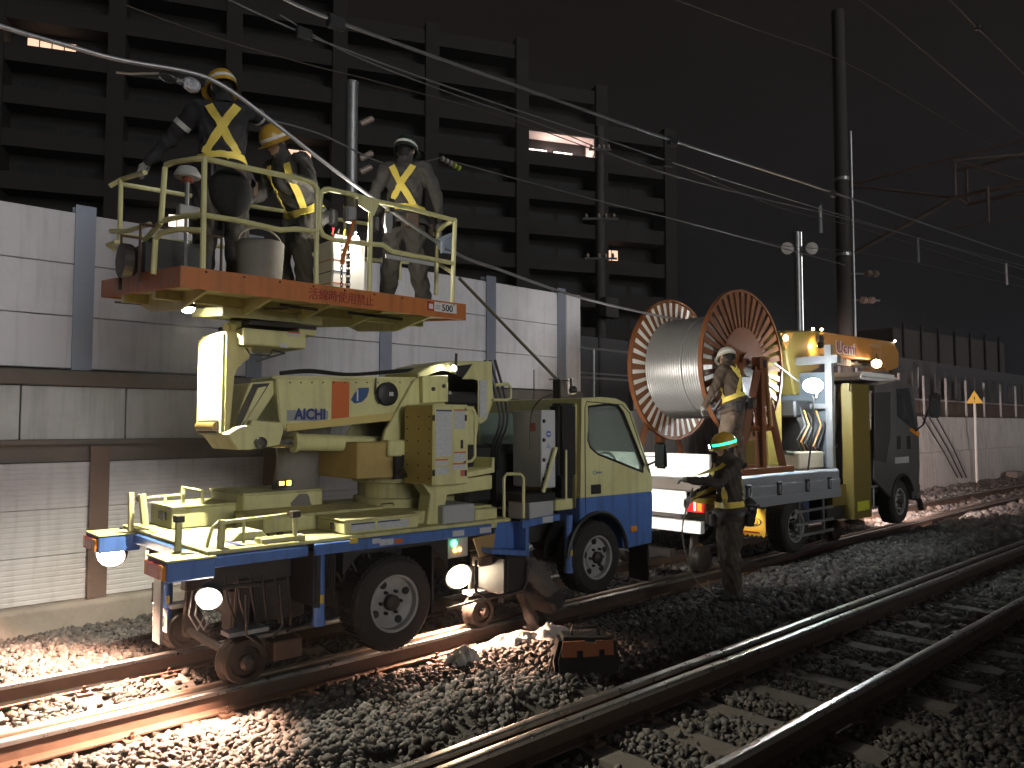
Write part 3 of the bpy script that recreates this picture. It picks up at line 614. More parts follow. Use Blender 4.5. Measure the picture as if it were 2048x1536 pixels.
# ================================================================== LIFT TRUCK (road-rail aerial platform)
T = thing('aerial_lift_truck', 'yellow and blue rail lift truck with raised orange-edged work platform', 'truck', (4.0, 5.85, 0))
YN, YF = 4.95, 6.75
def wheel(c, r, parent, holes=5, w=0.24, dual=False, rim_col=None):
    c = Vector(c); wh = MB()
    tw = [(r * 0.60, 0.0), (r * 0.66, -0.012), (r * 0.90, -0.014), (r * 0.975, 0.012), (r, 0.04), (r, w - 0.04), (r * 0.97, w - 0.01), (r * 0.6, w)]
    wh.lathe(tw, c, (0, 1, 0), 40, caps=False)
    k = 44                                   # tread lugs
    for j in range(k):
        an = 2 * math.pi * j / k
        for side in (0.035, w * 0.5 + 0.01):
            u = Vector((math.cos(an), 0, math.sin(an))); t_ = Vector((-math.sin(an), 0, math.cos(an)))
            b = c + u * (r - 0.004) + Vector((0, side, 0)); d = 0.028; l = w * 0.36
            pts = [b - t_ * d * .5, b + t_ * d * .5, b + t_ * d * .5 + Vector((0, l, 0)), b - t_ * d * .5 + Vector((0, l, 0))]
            wh.add([*pts, *[q + u * 0.012 for q in pts]], [(0, 1, 2, 3), (4, 7, 6, 5), (0, 4, 5, 1), (1, 5, 6, 2), (2, 6, 7, 3), (3, 7, 4, 0)])
    o = wh.build('wheel', RUB, parent)
    rm = rim_col or mat('wheel_rim_paint', (.36, .36, .35), .5, var=.12, scale=10, dirt=.4, dirtcol=(.10, .08, .07))
    R_ = r * 0.60
    MB().lathe([(R_, 0.012), (R_ * 1.04, 0.0), (R_ * 1.0, -0.008), (R_ * 0.93, 0.0), (R_ * 0.90, 0.05), (R_ * 0.62, 0.075 if dual else 0.045), (R_ * 0.60, 0.075 if dual else 0.03), (R_ * 0.30, 0.08 if dual else 0.02), (0.001, 0.08 if dual else 0.02)], c, (0, 1, 0), 32, caps=False).build('rim', rm, o, smooth=True)
    for j in range(holes):
        an = 2 * math.pi * (j + .3) / holes
        MB().lathe([(R_ * 0.14, 0.0), (R_ * 0.14, 0.012)], c + Vector((math.cos(an) * R_ * .73, 0.052 if dual else 0.03, math.sin(an) * R_ * .73)), (0, 1, 0), 12).build('hand_hole', BLK, o)
    MB().lathe([(R_ * 0.28, 0.03), (R_ * 0.28, -0.02), (R_ * 0.2, -0.035), (0.001, -0.037)], c + Vector((0, 0.04 if dual else 0, 0)), (0, 1, 0), 16).build('hub', CHS, o, smooth=True)
    for j in range(6):
        an = 2 * math.pi * j / 6; MB().lathe([(0.014, 0.03), (0.014, 0.0), (0.01, -0.004)], c + Vector((math.cos(an) * R_ * .42, 0.04 if dual else 0.0, math.sin(an) * R_ * .42)), (0, 1, 0), 6).build('wheel_nut', CHS, o)
    return o
rx, rz = Q(790, 1207, 5.0); fx, fz = Q(1195, 1115, 5.0)
wheel((rx, 5.0, rz), 0.355, T, 4, dual=True); wheel((fx, 5.0, fz), 0.345, T, 5)
wheel((rx, 6.45, rz), 0.355, T, 4, dual=True); wheel((fx, 6.45, fz), 0.345, T, 5)
# chassis
MB().box(1.95, 6.4, 5.42, 5.52, 0.66, 0.86).box(1.95, 6.4, 6.18, 6.28, 0.66, 0.86).box(2.3, 2.4, 5.5, 6.2, 0.66, 0.82).box(5.9, 6.0, 5.5, 6.2, 0.66, 0.82).build('chassis_frame', CHS, T, bevel=0.01)
MB().box(2.4, 2.85, 5.45, 6.25, 0.35, 0.66).build('hydraulic_reservoir', CHS, T, bevel=0.02); MB().box(4.4, 5.0, 5.5, 6.2, 0.40, 0.70).build('gearbox', CHS, T, bevel=0.02)
MB().lathe([(0.13, -0.5), (0.13, 0.5)], (fx, 5.85, fz), (0, 1, 0), 14).build('axle', CHS, T); MB().lathe([(0.15, -0.5), (0.15, 0.5)], (rx, 5.85, rz), (0, 1, 0), 14).build('axle', CHS, T)
MB().box(3.72, 3.74, 5.0, 5.5, 0.30, 0.86).build('mud_flap', BLK, T)
MB().prism([(rx - .46, .90), (rx + .5, .90), (rx + .5, .62), (rx + .45, .72), (rx + .32, .85), (rx - .32, .85), (rx - .46, .72)], 4.99, 5.5, 'y').build('rear_mudguard', BLK, T)
MB().box(2.72, 2.76, 5.02, 5.45, .5, .88).build('splash_plate', BLK, T)
# rear deck
MB().box(1.92, 4.55, YN + .02, YF, 0.965, 0.995).build('deck_plate', YELD, T, bevel=0.006)
MB().box(1.90, 2.62, YN, YF + .01, 0.885, 0.962).build('rear_skirt', BLU, T, bevel=0.01)
MB().box(2.66, 4.30, YN - 0.015, YN + 0.02, 0.885, 0.965).build('side_skirt', BLU, T, bevel=0.006)
MB().box(2.66, 4.30, YF - 0.02, YF + 0.015, 0.885, 0.965).build('side_skirt', BLU, T, bevel=0.006)
for px in (760, 905, 960):
    x0, z0 = Q(px, 1075, YN - .017); MB().box(x0, x0 + .12, YN - .019, YN - .0155, .90, .945).build('reflector_strip', PAPER, T)
# grip slots on the deck
for k in range(3):
    MB().box(2.15 + .17 * k, 2.19 + .17 * k, 5.02, 5.28, 0.996, 0.998).build('grip_strip', BLUETXT, T); MB().box(2.15 + .17 * k, 2.19 + .17 * k, 6.3, 6.56, 0.996, 0.998).build('grip_strip', BLUETXT, T)
# tail light boxes, each with lens and work lamp
def tailbox(y0, y1, lampx, lamp_px):
    b = MB().box(1.66, 1.96, y0, y1, 0.83, 0.955).build('tail_box', BLU, T, bevel=0.008)
    MB().box(1.655, 1.965, y0 - .004, y1 + .004, 0.956, 0.966).build('cover_plate', YEL, b)
    MB().box(1.640, 1.659, y0 + .02, y0 + .09, .845, .935).build('amber_lens', AMB, b); MB().box(1.640, 1.659, y0 + .095, y1 - .05, .845, .935).build('red_lens', REDL, b); MB().box(1.640, 1.659, y1 - .045, y1 - .01, .845, .935).build('amber_lens', AMB, b)
tailbox(4.93, 5.30, 0, 0); tailbox(6.42, 6.78, 0, 0)
def worklamp(c, d, e_w, r=0.055, parent=T, em=WARM_E, col=(1.0, 0.56, 0.38), angle=150, name='work_lamp', spot=True, aim=None):
    c = Vector(c); d = Vector(d).normalized()
    h = MB().lathe([(r * .35, -r * 1.6), (r * .8, -r * 1.2), (r * 1.12, -r * .2), (r * 1.12, r * .12), (r * 1.0, r * .1), (r * .98, -r * .1)], c, d, 20).build(name, BLK, parent, smooth=True)
    MB().lathe([(r * .97, -r * .1), (r * .95, r * .15), (r * .8, r * .45), (r * .45, r * .68), (.001, r * .75)], c, d, 20).build('bulb', em, h, smooth=True)
    lamp('SPOT' if spot else 'POINT', c + d * r * 1.3, e_w, col, h, r * .5, target=c + (Vector(aim) if aim else d) * 3, angle=angle, blend=0.6)
    MB().tube([c - d * r * 1.2, c - d * r * 1.6 + Vector((0, 0, .12))], .012, 6).build('lamp_bracket', BLK, h)
    return h
l1 = PY(418, 1196, 5.02); l2 = PY(222, 1107, 6.60)
worklamp(l1, (-0.50, -0.75, -0.42), 1150, .078, angle=120, aim=(-.45, -.20, -.85)); worklamp(l2, (-0.60, -0.70, -0.35), 1600, .105, angle=150, aim=(-.55, -.15, -.80))
# number plate, lit
np_ = thing  # (plate belongs to the truck)
pc = PY(315, 1232, 6.35)
pl = MB().box(pc.x - .008, pc.x, 6.12, 6.44, pc.z - .085, pc.z + .085).build('number_plate', WHT, T)
text('plate_digits', '53-52', 0.11, (pc.x - .010, 6.40, pc.z - .045), mat('plate_green', (0.02, .10, .05), .6), pl, rot=(math.pi / 2, 0, -math.pi / 2), sx=.95)
worklamp((pc.x - .05, 6.28, pc.z + .13), (0.3, 0, -1), 6, .018, name='plate_lamp')
# deck handrails, hooked pipes each side
def pipe(pts, Y, r, nm='hand_rail', par=T, m=YEL):
    P_ = [PY(px, py, Y if not isinstance(Y, (list, tuple)) else Y[i]) for i, (px, py) in enumerate(pts)]
    return MB().tube(P_, r, 8).build(nm, m, par, smooth=True)
pipe([(362, 1108), (410, 1108), (417, 1080), (424, 1056), (436, 1046), (572, 1030)], 5.12, .014)
pipe([(487, 1036), (487, 1090)], 5.14, .011, 'rail_strut'); pipe([(590, 1028), (590, 1110)], 5.02, .02, 'rail_post')
pipe([(444, 1040), (440, 1110)], 5.05, .026, 'rail_post'); pipe([(358, 1035), (355, 1105)], 5.30, .024, 'rail_post')
pipe([(272, 998), (360, 990)], 6.45, .014); pipe([(330, 992), (330, 1035), (345, 1040)], 6.42, .011, 'rail_strut'); pipe([(262, 985), (262, 1062)], 6.40, .024, 'rail_post'); pipe([(284, 988), (290, 1052)], 6.30, .03, 'rail_post')
pipe([(366, 972), (366, 1030)], 6.35, .018, 'rail_post'); pipe([(405, 980), (405, 1030)], 6.2, .014, 'rail_post'); pipe([(366, 975), (420, 985)], 6.3, .012)
pipe([(270, 1050), (500, 1112)], [6.3, 5.45], .014, 'floor_pipe', m=YELD); pipe([(300, 1062), (430, 1100)], [6.1, 5.5], .011, 'floor_pipe', m=YELD)
for px, py, Y in ((590, 1030, 5.0), (358, 1040, 5.28), (283, 1000, 6.38)):
    c = PY(px, py, Y); MB().box(c.x - .03, c.x + .03, Y - .03, Y + .03, c.z - .015, c.z + .03).build('rail_clamp', CHS, T, bevel=.004)
c0 = PY(490, 1092, 5.3); MB().prism([(c0.x - .13, 0.995), (c0.x + .16, 0.995), (c0.x + .10, 1.055), (c0.x - .06, 1.055)], 5.25, 5.5, 'y').build('wedge_block', YEL, T, bevel=.006)
MB().box(2.3, 2.62, 5.0, 5.12, .996, 1.03).build('step_plate', YEL, T, bevel=.005)
# tool lockers on the deck
def locker(x0, x1, y0, y1, z1, lab=None):
    b = MB().box(x0, x1, y0, y1, .996, z1).build('locker', YEL, T, bevel=.01)
    MB().box(x0 - .012, x1 + .012, y0 - .012, y1 + .012, z1, z1 + .014).build('lid', YELD, b, bevel=.003)
    return b
xa, za = Q(690, 1044, 5.0); xb, zb_ = Q(838, 1024, 5.0)
lk = locker(xa, xb, 5.0, 5.42, za); locker(xa - .42, xb - .05, 5.44, 5.95, za + .02)
MB().box(xa + .05, xa + .26, 4.996, 4.9995, 1.015, za - .02).build('label_plate', PAPER, lk); MB().box(xa + .28, xb - .1, 4.996, 4.9995, 1.015, za - .02).build('label_plate', PAPER, lk)
for o_ in (xa + .05, xa + .28): MB().box(o_, o_ + .2, 4.9935, 4.996, za - .028, za - .018).build('label_header', BLUETXT, lk)
MB().box(xa - .014, xa - .001, 5.15, 5.19, za - .07, za - .02).build('latch', CHS, lk)
pipe([(760, 1012), (764, 1008), (785, 1006), (788, 1010)], 5.2, .006, 'locker_handle', lk, CHROME)
l3 = locker(2.1, 2.95, 6.15, 6.65, 1.16); MB().box(2.085, 2.099, 6.28, 6.42, 1.06, 1.12).build('switch_plate', BLK, l3)
b_ = locker(2.6, 3.3, 6.0, 6.68, 1.24)
c = PY(568, 966, 5.98); MB().box(c.x - .07, c.x + .07, 5.96, 5.99, c.z - .03, c.z + .025).build('marker_light', BLK, b_); MB().box(c.x - .05, c.x - .01, 5.955, 5.96, c.z - .015, c.z + .015).build('amber_strip', emat('amber_led', (1.0, .55, .06), 8), b_); MB().box(c.x + .015, c.x + .05, 5.955, 5.96, c.z - .02, c.z + .02).build('amber_strip', MATS['amber_led'], b_)
# canvas sheath hanging under the boom
m = MB(); ring = []
for i, (cx, z, w_, d_) in enumerate([(3.15, 1.02, .26, .18), (3.12, 1.15, .22, .16), (3.11, 1.3, .20, .14), (3.13, 1.5, .19, .13), (3.18, 1.72, .25, .15), (3.2, 1.85, .27, .15)]):
    for j in range(18):
        an = 2 * math.pi * j / 18; k = 1 + .10 * math.sin(3 * an + i) + .05 * math.sin(7 * an - i); m.v.append((cx + w_ * k * math.cos(an), 6.15 + d_ * k * math.sin(an), z))
for i in range(5):
    for j in range(18): m.f.append((i * 18 + j, i * 18 + (j + 1) % 18, (i + 1) * 18 + (j + 1) % 18, (i + 1) * 18 + j))
m.build('canvas_sheath', mat('grey_canvas', (.20, .185, .165), .9, var=.15, scale=12, bump=.3), T, smooth=True)
# pedestal, turntable and slewing tower
MB().box(3.55, 4.5, 5.15, 6.5, .996, 1.10).build('subframe', YELD, T, bevel=.01)
MB().lathe([(.46, 0), (.46, .07), (.42, .08), (.42, .20), (.47, .21), (.47, .25)], (4.02, 5.82, 1.1), (0, 0, 1), 36).build('turntable', YELD, T, smooth=True)
MB().pprism([(846, 968), (985, 950), (985, 978), (895, 990), (878, 1072), (852, 1068), (862, 990)], 5.10, .16).build('pedestal_bracket', YEL, T, bevel=.008)
MB().prism([(3.48, 1.36), (4.5, 1.36), (4.62, 1.75), (4.62, 2.22), (4.2, 2.30), (3.9, 2.2), (3.6, 1.75)], 5.50, 5.54, 'y').build('tower_cheek', YEL, T, bevel=.006)
MB().prism([(3.48, 1.36), (4.5, 1.36), (4.62, 1.75), (4.62, 2.22), (4.2, 2.30), (3.9, 2.2), (3.6, 1.75)], 6.08, 6.12, 'y').build('tower_cheek', YEL, T, bevel=.006)
MB().box(3.3, 3.75, 5.45, 6.1, 1.36, 1.66).build('hydraulic_housing', mat('ochre_paint', (.42, .30, .10), .5, var=.1, dirt=.3), T, bevel=.01)
MB().pbox((778, 880), (812, 912), 5.4, .14).build('valve_block', YEL, T, bevel=.01)
MB().tube([PY(800, 950, 5.35), PY(806, 912, 5.3), PY(800, 930, 5.25), PY(815, 955, 5.4)], .014, 6).pbox((790, 905), (803, 958), 5.42, .05).build('hose_bundle', BLK, T, smooth=True)
# control cabinet
x0, z1 = Q(869, 808, 5.0); x1, z0 = Q(937, 968, 5.0)
cb = MB().box(x0 - .004, x1, 5.0, 5.42, z0, z1).build('control_cabinet', YEL, T, bevel=.012)
sidp = mat('warm_lit_worn_yellow', (.58, .47, .16), .55, var=.1, dirt=.3, dirtcol=(.3, .2, .08))  # yellow paint with the warm lamplight on the rear face put into its colour
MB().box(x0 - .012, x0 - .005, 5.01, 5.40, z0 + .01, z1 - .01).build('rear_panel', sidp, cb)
for i in range(6):
    for yy in (5.05, 5.2, 5.36): MB().lathe([(.008, 0), (.006, .006)], (x0 - .012, yy, z0 + .06 + i * .1), (-1, 0, 0), 6).build('bolt', CHS, cb)
def lab(px0, py0, px1, py1, Y, par, hdr=None, m=PAPER):
    a_, zz1 = Q(px0, py0, Y); b__, zz0 = Q(px1, py1, Y); MB().box(a_, b__, Y - .003, Y - .0005, zz0, zz1).build('label_plate', m, par)
    if hdr is not None: MB().box(a_, b__, Y - .0045, Y - .003, zz1 - .006, zz1 + .006).build('label_header', hdr, par)
lab(872, 821, 903, 912, 5.0, cb, BLUETXT); lab(908, 820, 930, 858, 5.0, cb, ORR); lab(908, 905, 931, 922, 5.0, cb, ORR); lab(905, 928, 931, 938, 5.0, cb, ORR); lab(871, 920, 895, 930, 5.0, cb, ORR); lab(871, 935, 897, 948, 5.0, cb)
lab(921, 940, 930, 952, 5.0, cb, None, mat('red_sticker', (.5, .12, .10), .5))
lab(921, 880, 926, 897, 5.0, cb, None, BLK)
pipe([(932, 818), (945, 818), (950, 826), (950, 912), (944, 922), (930, 924)], 4.97, .012, 'grab_handle', cb)
MB().pprism([(935, 955), (990, 945), (990, 915), (985, 915), (984, 935), (935, 945)], 5.05, .45).build('side_tray', YEL, T, bevel=.006)
# tower head: upper boxes, lamp opening, black hose guard, handles
YB = 5.50
MB().pprism([(836, 745), (862, 730), (895, 722), (985, 722), (988, 800), (975, 840), (960, 850), (940, 800), (845, 806)], YB, .55).build('tower_head', YEL, T, bevel=.012)
MB().pprism([(845, 752), (896, 750), (897, 804), (846, 806)], YB - .06, .058).build('valve_cover', YEL, T, bevel=.006)
for px, py in ((866, 778), (887, 772)):
    c = PY(px, py, YB - .06); MB().lathe([(.018, 0), (.018, .012), (.01, .014)], c, (0, -1, 0), 12).build('gauge', CHS, T)
MB().pprism([(912, 732), (945, 728), (925, 755), (915, 752)], YB - .012, .01).build('dark_opening', BLK, T); MB().pprism([(945, 728), (962, 725), (942, 758), (926, 758)], YB - .016, .014).build('gusset', YEL, T)
MB().pbox((960, 760), (974, 835), YB - .01, .008).build('label_plate', PAPER, T); MB().pbox((898, 782), (958, 812), YB - .07, .3).build('hose_guard', BLK, T, bevel=.03)
pipe([(990, 770), (1016, 768), (1021, 776), (1021, 796), (1014, 800), (985, 800)], YB - .02, .015, 'grab_handle')
lw = PY(908, 736, YB - .03); worklamp(lw, (-.8, -.35, -.3), 8, .03, em=emat('small_white_glow', (1, .95, .8), 12), col=(1, .95, .8))
# boom
boom = MB().pprism([(552, 752), (840, 754), (850, 834), (572, 862), (560, 846)], YB + .04, .46).build('boom', YEL, T, bevel=.012)
MB().pprism([(545, 753), (848, 756), (848, 760), (545, 757)], YB + .022, .016).build('top_flange', YEL, boom)
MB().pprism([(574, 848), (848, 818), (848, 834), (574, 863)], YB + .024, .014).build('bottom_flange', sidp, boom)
MB().pbox((664, 762), (698, 841), YB + .037, .002).build('orange_band', ORR, boom)
MB().pbox((574, 820), (656, 842), YB + .037, .002).build('name_plate', mat('silver_plate', (.30, .31, .33), .4, metal=.2), boom)
a_, zz = Q(590, 840, YB + .03); e_, _ = Q(652, 840, YB + .03)
text('maker_lettering', 'AICHI', 0.115, (a_, YB + .034, zz + .008), BLUETXT, boom, sx=(e_ - a_) / .30, bold=.0045)
MB().pprism([(702, 800), (708, 788), (718, 776), (738, 775), (738, 782), (734, 794), (724, 804), (710, 807)], YB + .036, .003).build('blue_emblem', mat('emblem_blue', (.06, .11, .25), .3), boom); MB().pbox((714, 780), (716.5, 802), YB + .034, .002).build('emblem_stroke', WHT, boom)
c = PY(772, 788, YB + .03); MB().lathe([(.10, 0), (.10, .035), (.085, .045), (.02, .045)], c, (0, -1, 0), 24).build('cable_reel_cover', BLK, boom, smooth=True); MB().pbox((779, 784), (787, 792), YB - .022, .004).build('sticker', PAPER, boom)
MB().tube([PY(752, 756, YB + .02), PY(751, 785, YB + .015), PY(757, 806, YB + .015), PY(775, 808, YB)], .007, 6).build('boom_hose', BLK, boom, smooth=True)
# boom nose: link plates, pin housing
MB().pprism([(500, 766), (556, 760), (560, 772), (500, 862), (468, 878), (470, 850)], YB + .10, .32).build('boom_nose', YEL, T, bevel=.01)
MB().pprism([(508, 768), (540, 766), (486, 852), (470, 866), (478, 830)], YB + .08, .016).build('link_recess', CHS, T)
MB().pprism([(516, 776), (534, 772), (494, 838), (482, 852)], YB + .066, .012).build('link_plate', YEL, T, bevel=.003)
MB().pprism([(455, 868), (480, 852), (500, 850), (504, 840), (560, 845), (563, 838), (568, 860), (560, 890), (500, 900), (478, 900)], YB + .02, .5).build('nose_bracket', YEL, T, bevel=.012)
c = PY(521, 886, YB - .005); MB().lathe([(.045, 0), (.045, .02), (.02, .03)], c, (0, -1, 0), 16).build('pivot_pin', CHS, T)
p0 = PY(588, 884, YB + .2); p1 = PY(812, 890, YB + .2); pr = PY(540, 884, YB + .2)
MB().tube([p0, p0 + Vector((.03, 0, 0)), p1], [.072, .068, .068], 20).build('lift_cylinder', YEL, T, smooth=True); MB().tube([pr, p0], .045, 16).build('cylinder_rod', CHROME, T, smooth=True); MB().tube([p0 - Vector((.012, 0, 0)), p0 + Vector((.02, 0, 0))], .085, 20).build('cylinder_collar', YEL, T, smooth=True)
# levelling mast (grey box below the platform)
x0, z1 = Q(448, 662, 5.62); _, z0 = Q(452, 872, 5.62); x9 = Q(490, 700, 5.62)[0]
MASTY = mat('pale_yellow_mast', (.60, .54, .22), .45, var=.04, scale=3, dirt=.2, dirtcol=(.3, .25, .1))
MB().prism([(x0, z1), (x9 + .06, z1 + .03), (x9 + .06, z1 - .18), (x9 - .03, z1 - .24), (x9 - .07, z1 - .32), (x9 - .10, z0 + .02), (x0, z0)], 5.62, 6.14, 'y').build('levelling_mast', MASTY, T, bevel=.02, seg=2)
MB().box(x0 - .012, x0 - .002, 5.68, 6.08, z0 + .02, z0 + .12).build('mast_opening', CHS, T, bevel=.02)
MB().tube([(x0 - .006, 5.70, z0 + .07), (x0 - .006, 6.06, z0 + .07)], .035, 10).build('mast_roller', mat('brass', (.35, .24, .08), .35, metal=.8), T, smooth=True)
# bracket to platform
MB().pbox((487, 655), (612, 698), 5.5, .55).build('swing_box', YEL, T, bevel=.01); MB().pbox((598, 650), (633, 672), 5.5, .5).build('swing_box_end', YEL, T, bevel=.008)
MB().pbox((500, 648), (633, 653), 5.49, .6).build('swing_flange', CHS, T)
lab(575, 664, 600, 674, 5.5, T, ORR); lab(560, 686, 576, 696, 5.5, T)
MB().tube([PY(492, 696, 5.47), PY(500, 708, 5.46), PY(540, 711, 5.46), PY(545, 700, 5.47), PY(570, 706, 5.47), PY(512, 722, 5.5)], .008, 6).build('loose_hose', BLK, T, smooth=True)
for k in range(2): MB().tube([PY(452 + 12 * k, 655, 5.6), PY(470 + 12 * k, 645, 5.7)], .03, 10).build('mast_cap', MASTY, T)

def spl_(P3, n=6):
    dn = []
    for i in range(len(P3) - 1):
        p0 = P3[max(0, i - 1)]; p1 = P3[i]; p2 = P3[i + 1]; p3 = P3[min(len(P3) - 1, i + 2)]
        for k in range(n):
            t = k / n; dn.append(0.5 * ((2 * p1) + (p2 - p0) * t + (2 * p0 - 5 * p1 + 4 * p2 - p3) * t * t + (3 * p1 - p0 - 3 * p2 + p3) * t ** 3))
    return dn + [P3[-1]]
# ---- work platform (floor tilts a little with the track cant)
def dz(y): return (y - 4.9) * 0.085
DX0, DX1, DY0, DY1, DZ = 1.69, 3.98, 4.90, 6.66, 2.66
wp = MB()
def slab(mb, x0, x1, y0, y1, z0, z1): return mb.add([(x, y, z + dz(y)) for x in (x0, x1) for y in (y0, y1) for z in (z0, z1)], [(0, 1, 3, 2), (4, 6, 7, 5), (0, 4, 5, 1), (2, 3, 7, 6), (0, 2, 6, 4), (1, 5, 7, 3)])
slab(wp, DX0 + .02, DX1 - .02, DY0 + .02, DY1 - .02, DZ + .02, DZ + .045)
WP = wp.build('work_platform', YEL, T)
for (a0, a1, b0, b1) in ((DX0, DX1, DY0, DY0 + .019), (DX0, DX1, DY1 - .019, DY1), (DX0, DX0 + .019, DY0 + .02, DY1 - .02), (DX1 - .019, DX1, DY0 + .02, DY1 - .02)):
    slab(MB(), a0, a1, b0, b1, DZ, DZ + .135).build('toe_board', ORA, WP)
for x in (1.9, 2.35, 2.8, 3.25, 3.7):
    m = MB(); m.add([(x + s_, y, z) for s_ in (-.012, .012) for y, z in ((DY0 + .03, DZ + .018 + dz(DY0 + .03)), (DY1 - .03, DZ + .018 + dz(DY1)), (6.1, DZ - .11 + dz(6.1)), (5.5, DZ - .11 + dz(5.5)))], [(0, 1, 2, 3), (7, 6, 5, 4), (0, 4, 5, 1), (1, 5, 6, 2), (2, 6, 7, 3), (3, 7, 4, 0)])
    m.build('floor_joist', YEL, WP)
for y in (5.45, 6.15): slab(MB(), DX0 + .03, DX1 - .03, y, y + .08, DZ - .05, DZ + .018).build('floor_bearer', YEL, WP)
slab(MB(), 2.2, 3.0, 5.5, 6.1, DZ - .12, DZ - .052).build('slew_plate', YEL, WP)
for x0_, x1_ in ((2.45, 2.75), (3.0, 3.5)): MB().tube([(x0_, 5.1, DZ - .01), (x1_, 5.12, DZ - .012)], .012, 6).build('cable_tie', BLK, WP, smooth=True)
MB().tube([(1.75, 6.5, DZ + .10), (2.1, 6.0, DZ + .04), (2.6, 5.3, DZ)], .009, 6).build('under_cable', BLK, WP, smooth=True)
_, tz = Q(620, 592, 4.897); tx0 = Q(617, 592, 4.897)[0]; tx1 = Q(747, 605, 4.897)[0]
tt = text('warning_lettering', '活線時使用禁止', 0.088, (tx0, 4.895, DZ + .03), REDTXT, WP)
bb = [v.co.x for v in tt.data.vertices]
if bb:
    s_ = (tx1 - tx0) / max(1e-3, max(bb) - min(bb)); lo = min(bb)
    for v in tt.data.vertices: v.co.x = lo + (v.co.x - lo) * s_
x0, _ = Q(855, 610, 4.897); x1, _ = Q(868, 610, 4.897); x2, _ = Q(913, 615, 4.897)
MB().box(x0, x1, 4.894, 4.899, DZ + .045, DZ + .115).build('red_sign', mat('sign_red', (.42, .03, .03), .5), WP); MB().box(x0 + .012, x1 - .012, 4.892, 4.894, DZ + .06, DZ + .10).build('white_patch', WHT, WP)
MB().box(x1 + .002, x2, 4.894, 4.899, DZ + .045, DZ + .12).build('load_sign', WHT, WP)
text('load_figures', '500', .075, (Q(884, 612, 4.89)[0], 4.8925, DZ + .055), BLACKTXT, WP, bold=.001)
for r_ in range(2):
    for k in range(4): MB().box(x1 + .012 + .013 * k, x1 + .021 + .013 * k, 4.892, 4.894, DZ + .066 + .02 * r_, DZ + .074 + .02 * r_).build('load_caption', mat('grey_print', (.25, .25, .27), .6), WP)
# railings
def rl(pts, r=.019, nm='guard_rail'):
    P_ = [PY(x, y, Y) for x, y, Y in pts]; 
    return MB().tube(P_, r, 8).build(nm, YEL, WP, smooth=True)
N_, Fr = 4.93, 6.62
rl([(405, 560, N_), (409, 318, N_)]); rl([(632, 585, N_), (634, 375, N_)]); rl([(738, 590, N_), (742, 400, N_)]); rl([(904, 608, N_), (910, 440, N_)])
rl([(332, 330, 5.35), (345, 325, 5.25), (388, 318, 4.98), (409, 317, N_), (470, 331, N_), (600, 358, N_), (625, 366, N_), (634, 380, N_)])
rl([(650, 383, N_), (655, 378, N_), (700, 388, N_), (742, 400, N_), (820, 417, N_), (910, 441, N_)])
rl([(640, 400, N_), (643, 384, N_), (652, 378, N_)]); rl([(640, 400, N_), (639, 455, N_), (646, 470, N_), (668, 480, N_), (740, 488, N_), (765, 490, N_), (785, 503, N_), (908, 527, N_)])
rl([(330, 440, 5.3), (370, 432, 5.1), (405, 430, N_), (470, 440, N_), (560, 460, N_), (590, 458, N_), (636, 463, N_)])
rl([(307, 548, 5.3), (311, 480, 5.3), (320, 466, 5.25), (360, 458, 5.05), (403, 461, N_)])
rl([(322, 445, 5.35), (330, 335, 5.35)]); rl([(290, 480, 5.75), (322, 445, 5.5)])
rl([(238, 550, 6.55), (242, 360, 6.55)]); rl([(232, 500, 6.6), (216, 490, 6.62), (232, 484, 6.5), (242, 484, 6.5)]); rl([(220, 372, 6.62), (245, 358, 6.55), (290, 345, 6.0)]); rl([(222, 462, 6.62), (255, 462, 6.4), (300, 448, 6.0)])
rl([(874, 480, 5.5), (876, 462, 5.5), (890, 450, 5.3), (910, 440, N_)]); rl([(872, 590, 5.5), (874, 480, 5.5)])
rl([(242, 368, 6.55), (520, 415, 6.6), (880, 470, 6.6)]); rl([(245, 470, 6.55), (500, 500, 6.6), (880, 530, 6.6)])
for px in (455, 466, 570, 690, 800): rl([(px, 560, 6.6), (px, 410, 6.6)], .016, 'guard_post')
rl([(880, 530, 6.0), (905, 545, 5.0)], .018); MB().pprism([(716, 393), (742, 399), (741, 424), (732, 420), (718, 410)], N_ - .02, .012).build('gusset', YEL, WP); MB().pprism([(744, 400), (760, 404), (748, 432), (743, 432)], N_ - .02, .012).build('gusset', YEL, WP)
MB().pbox((772, 508), (868, 532), N_ - .015, .012).build('toe_panel', GREY, WP)
# deck lamp under the floor
lu = Vector((2.06, 5.80, 0))
ul = worklamp((lu.x, 5.80, DZ + dz(5.8) - .07), (.06, -.10, -1), 700, .05, em=emat('white_lamp_glow', (1.0, .95, .78), 60), col=(1.0, .93, .74), angle=140, name='underfloor_lamp')
# roof-top rod support and diagonal prop lying from platform to cab
# ---- cab
cab = MB()
side = [(1163, 797), (1200, 794), (1232, 797), (1250, 806), (1262, 825), (1302, 945), (1306, 1000), (1304, 1086), (1248, 1098)]
S = [Q(px, py, 5.0) for px, py in side]
arch = [(fx + .42 * math.cos(a_), fz + .42 * math.sin(a_)) for a_ in [math.radians(d) for d in range(12, 181, 12)]]
xr = Q(1160, 900, 5.0)[0]
low = [p for p in arch if p[0] < S[-1][0] - .01 and p[0] > xr + .02]
cabpoly = S + low + [(xr, low[-1][1] - .02 if low else .9)]
zsp = Q(1225, 990, 5.0)[1]
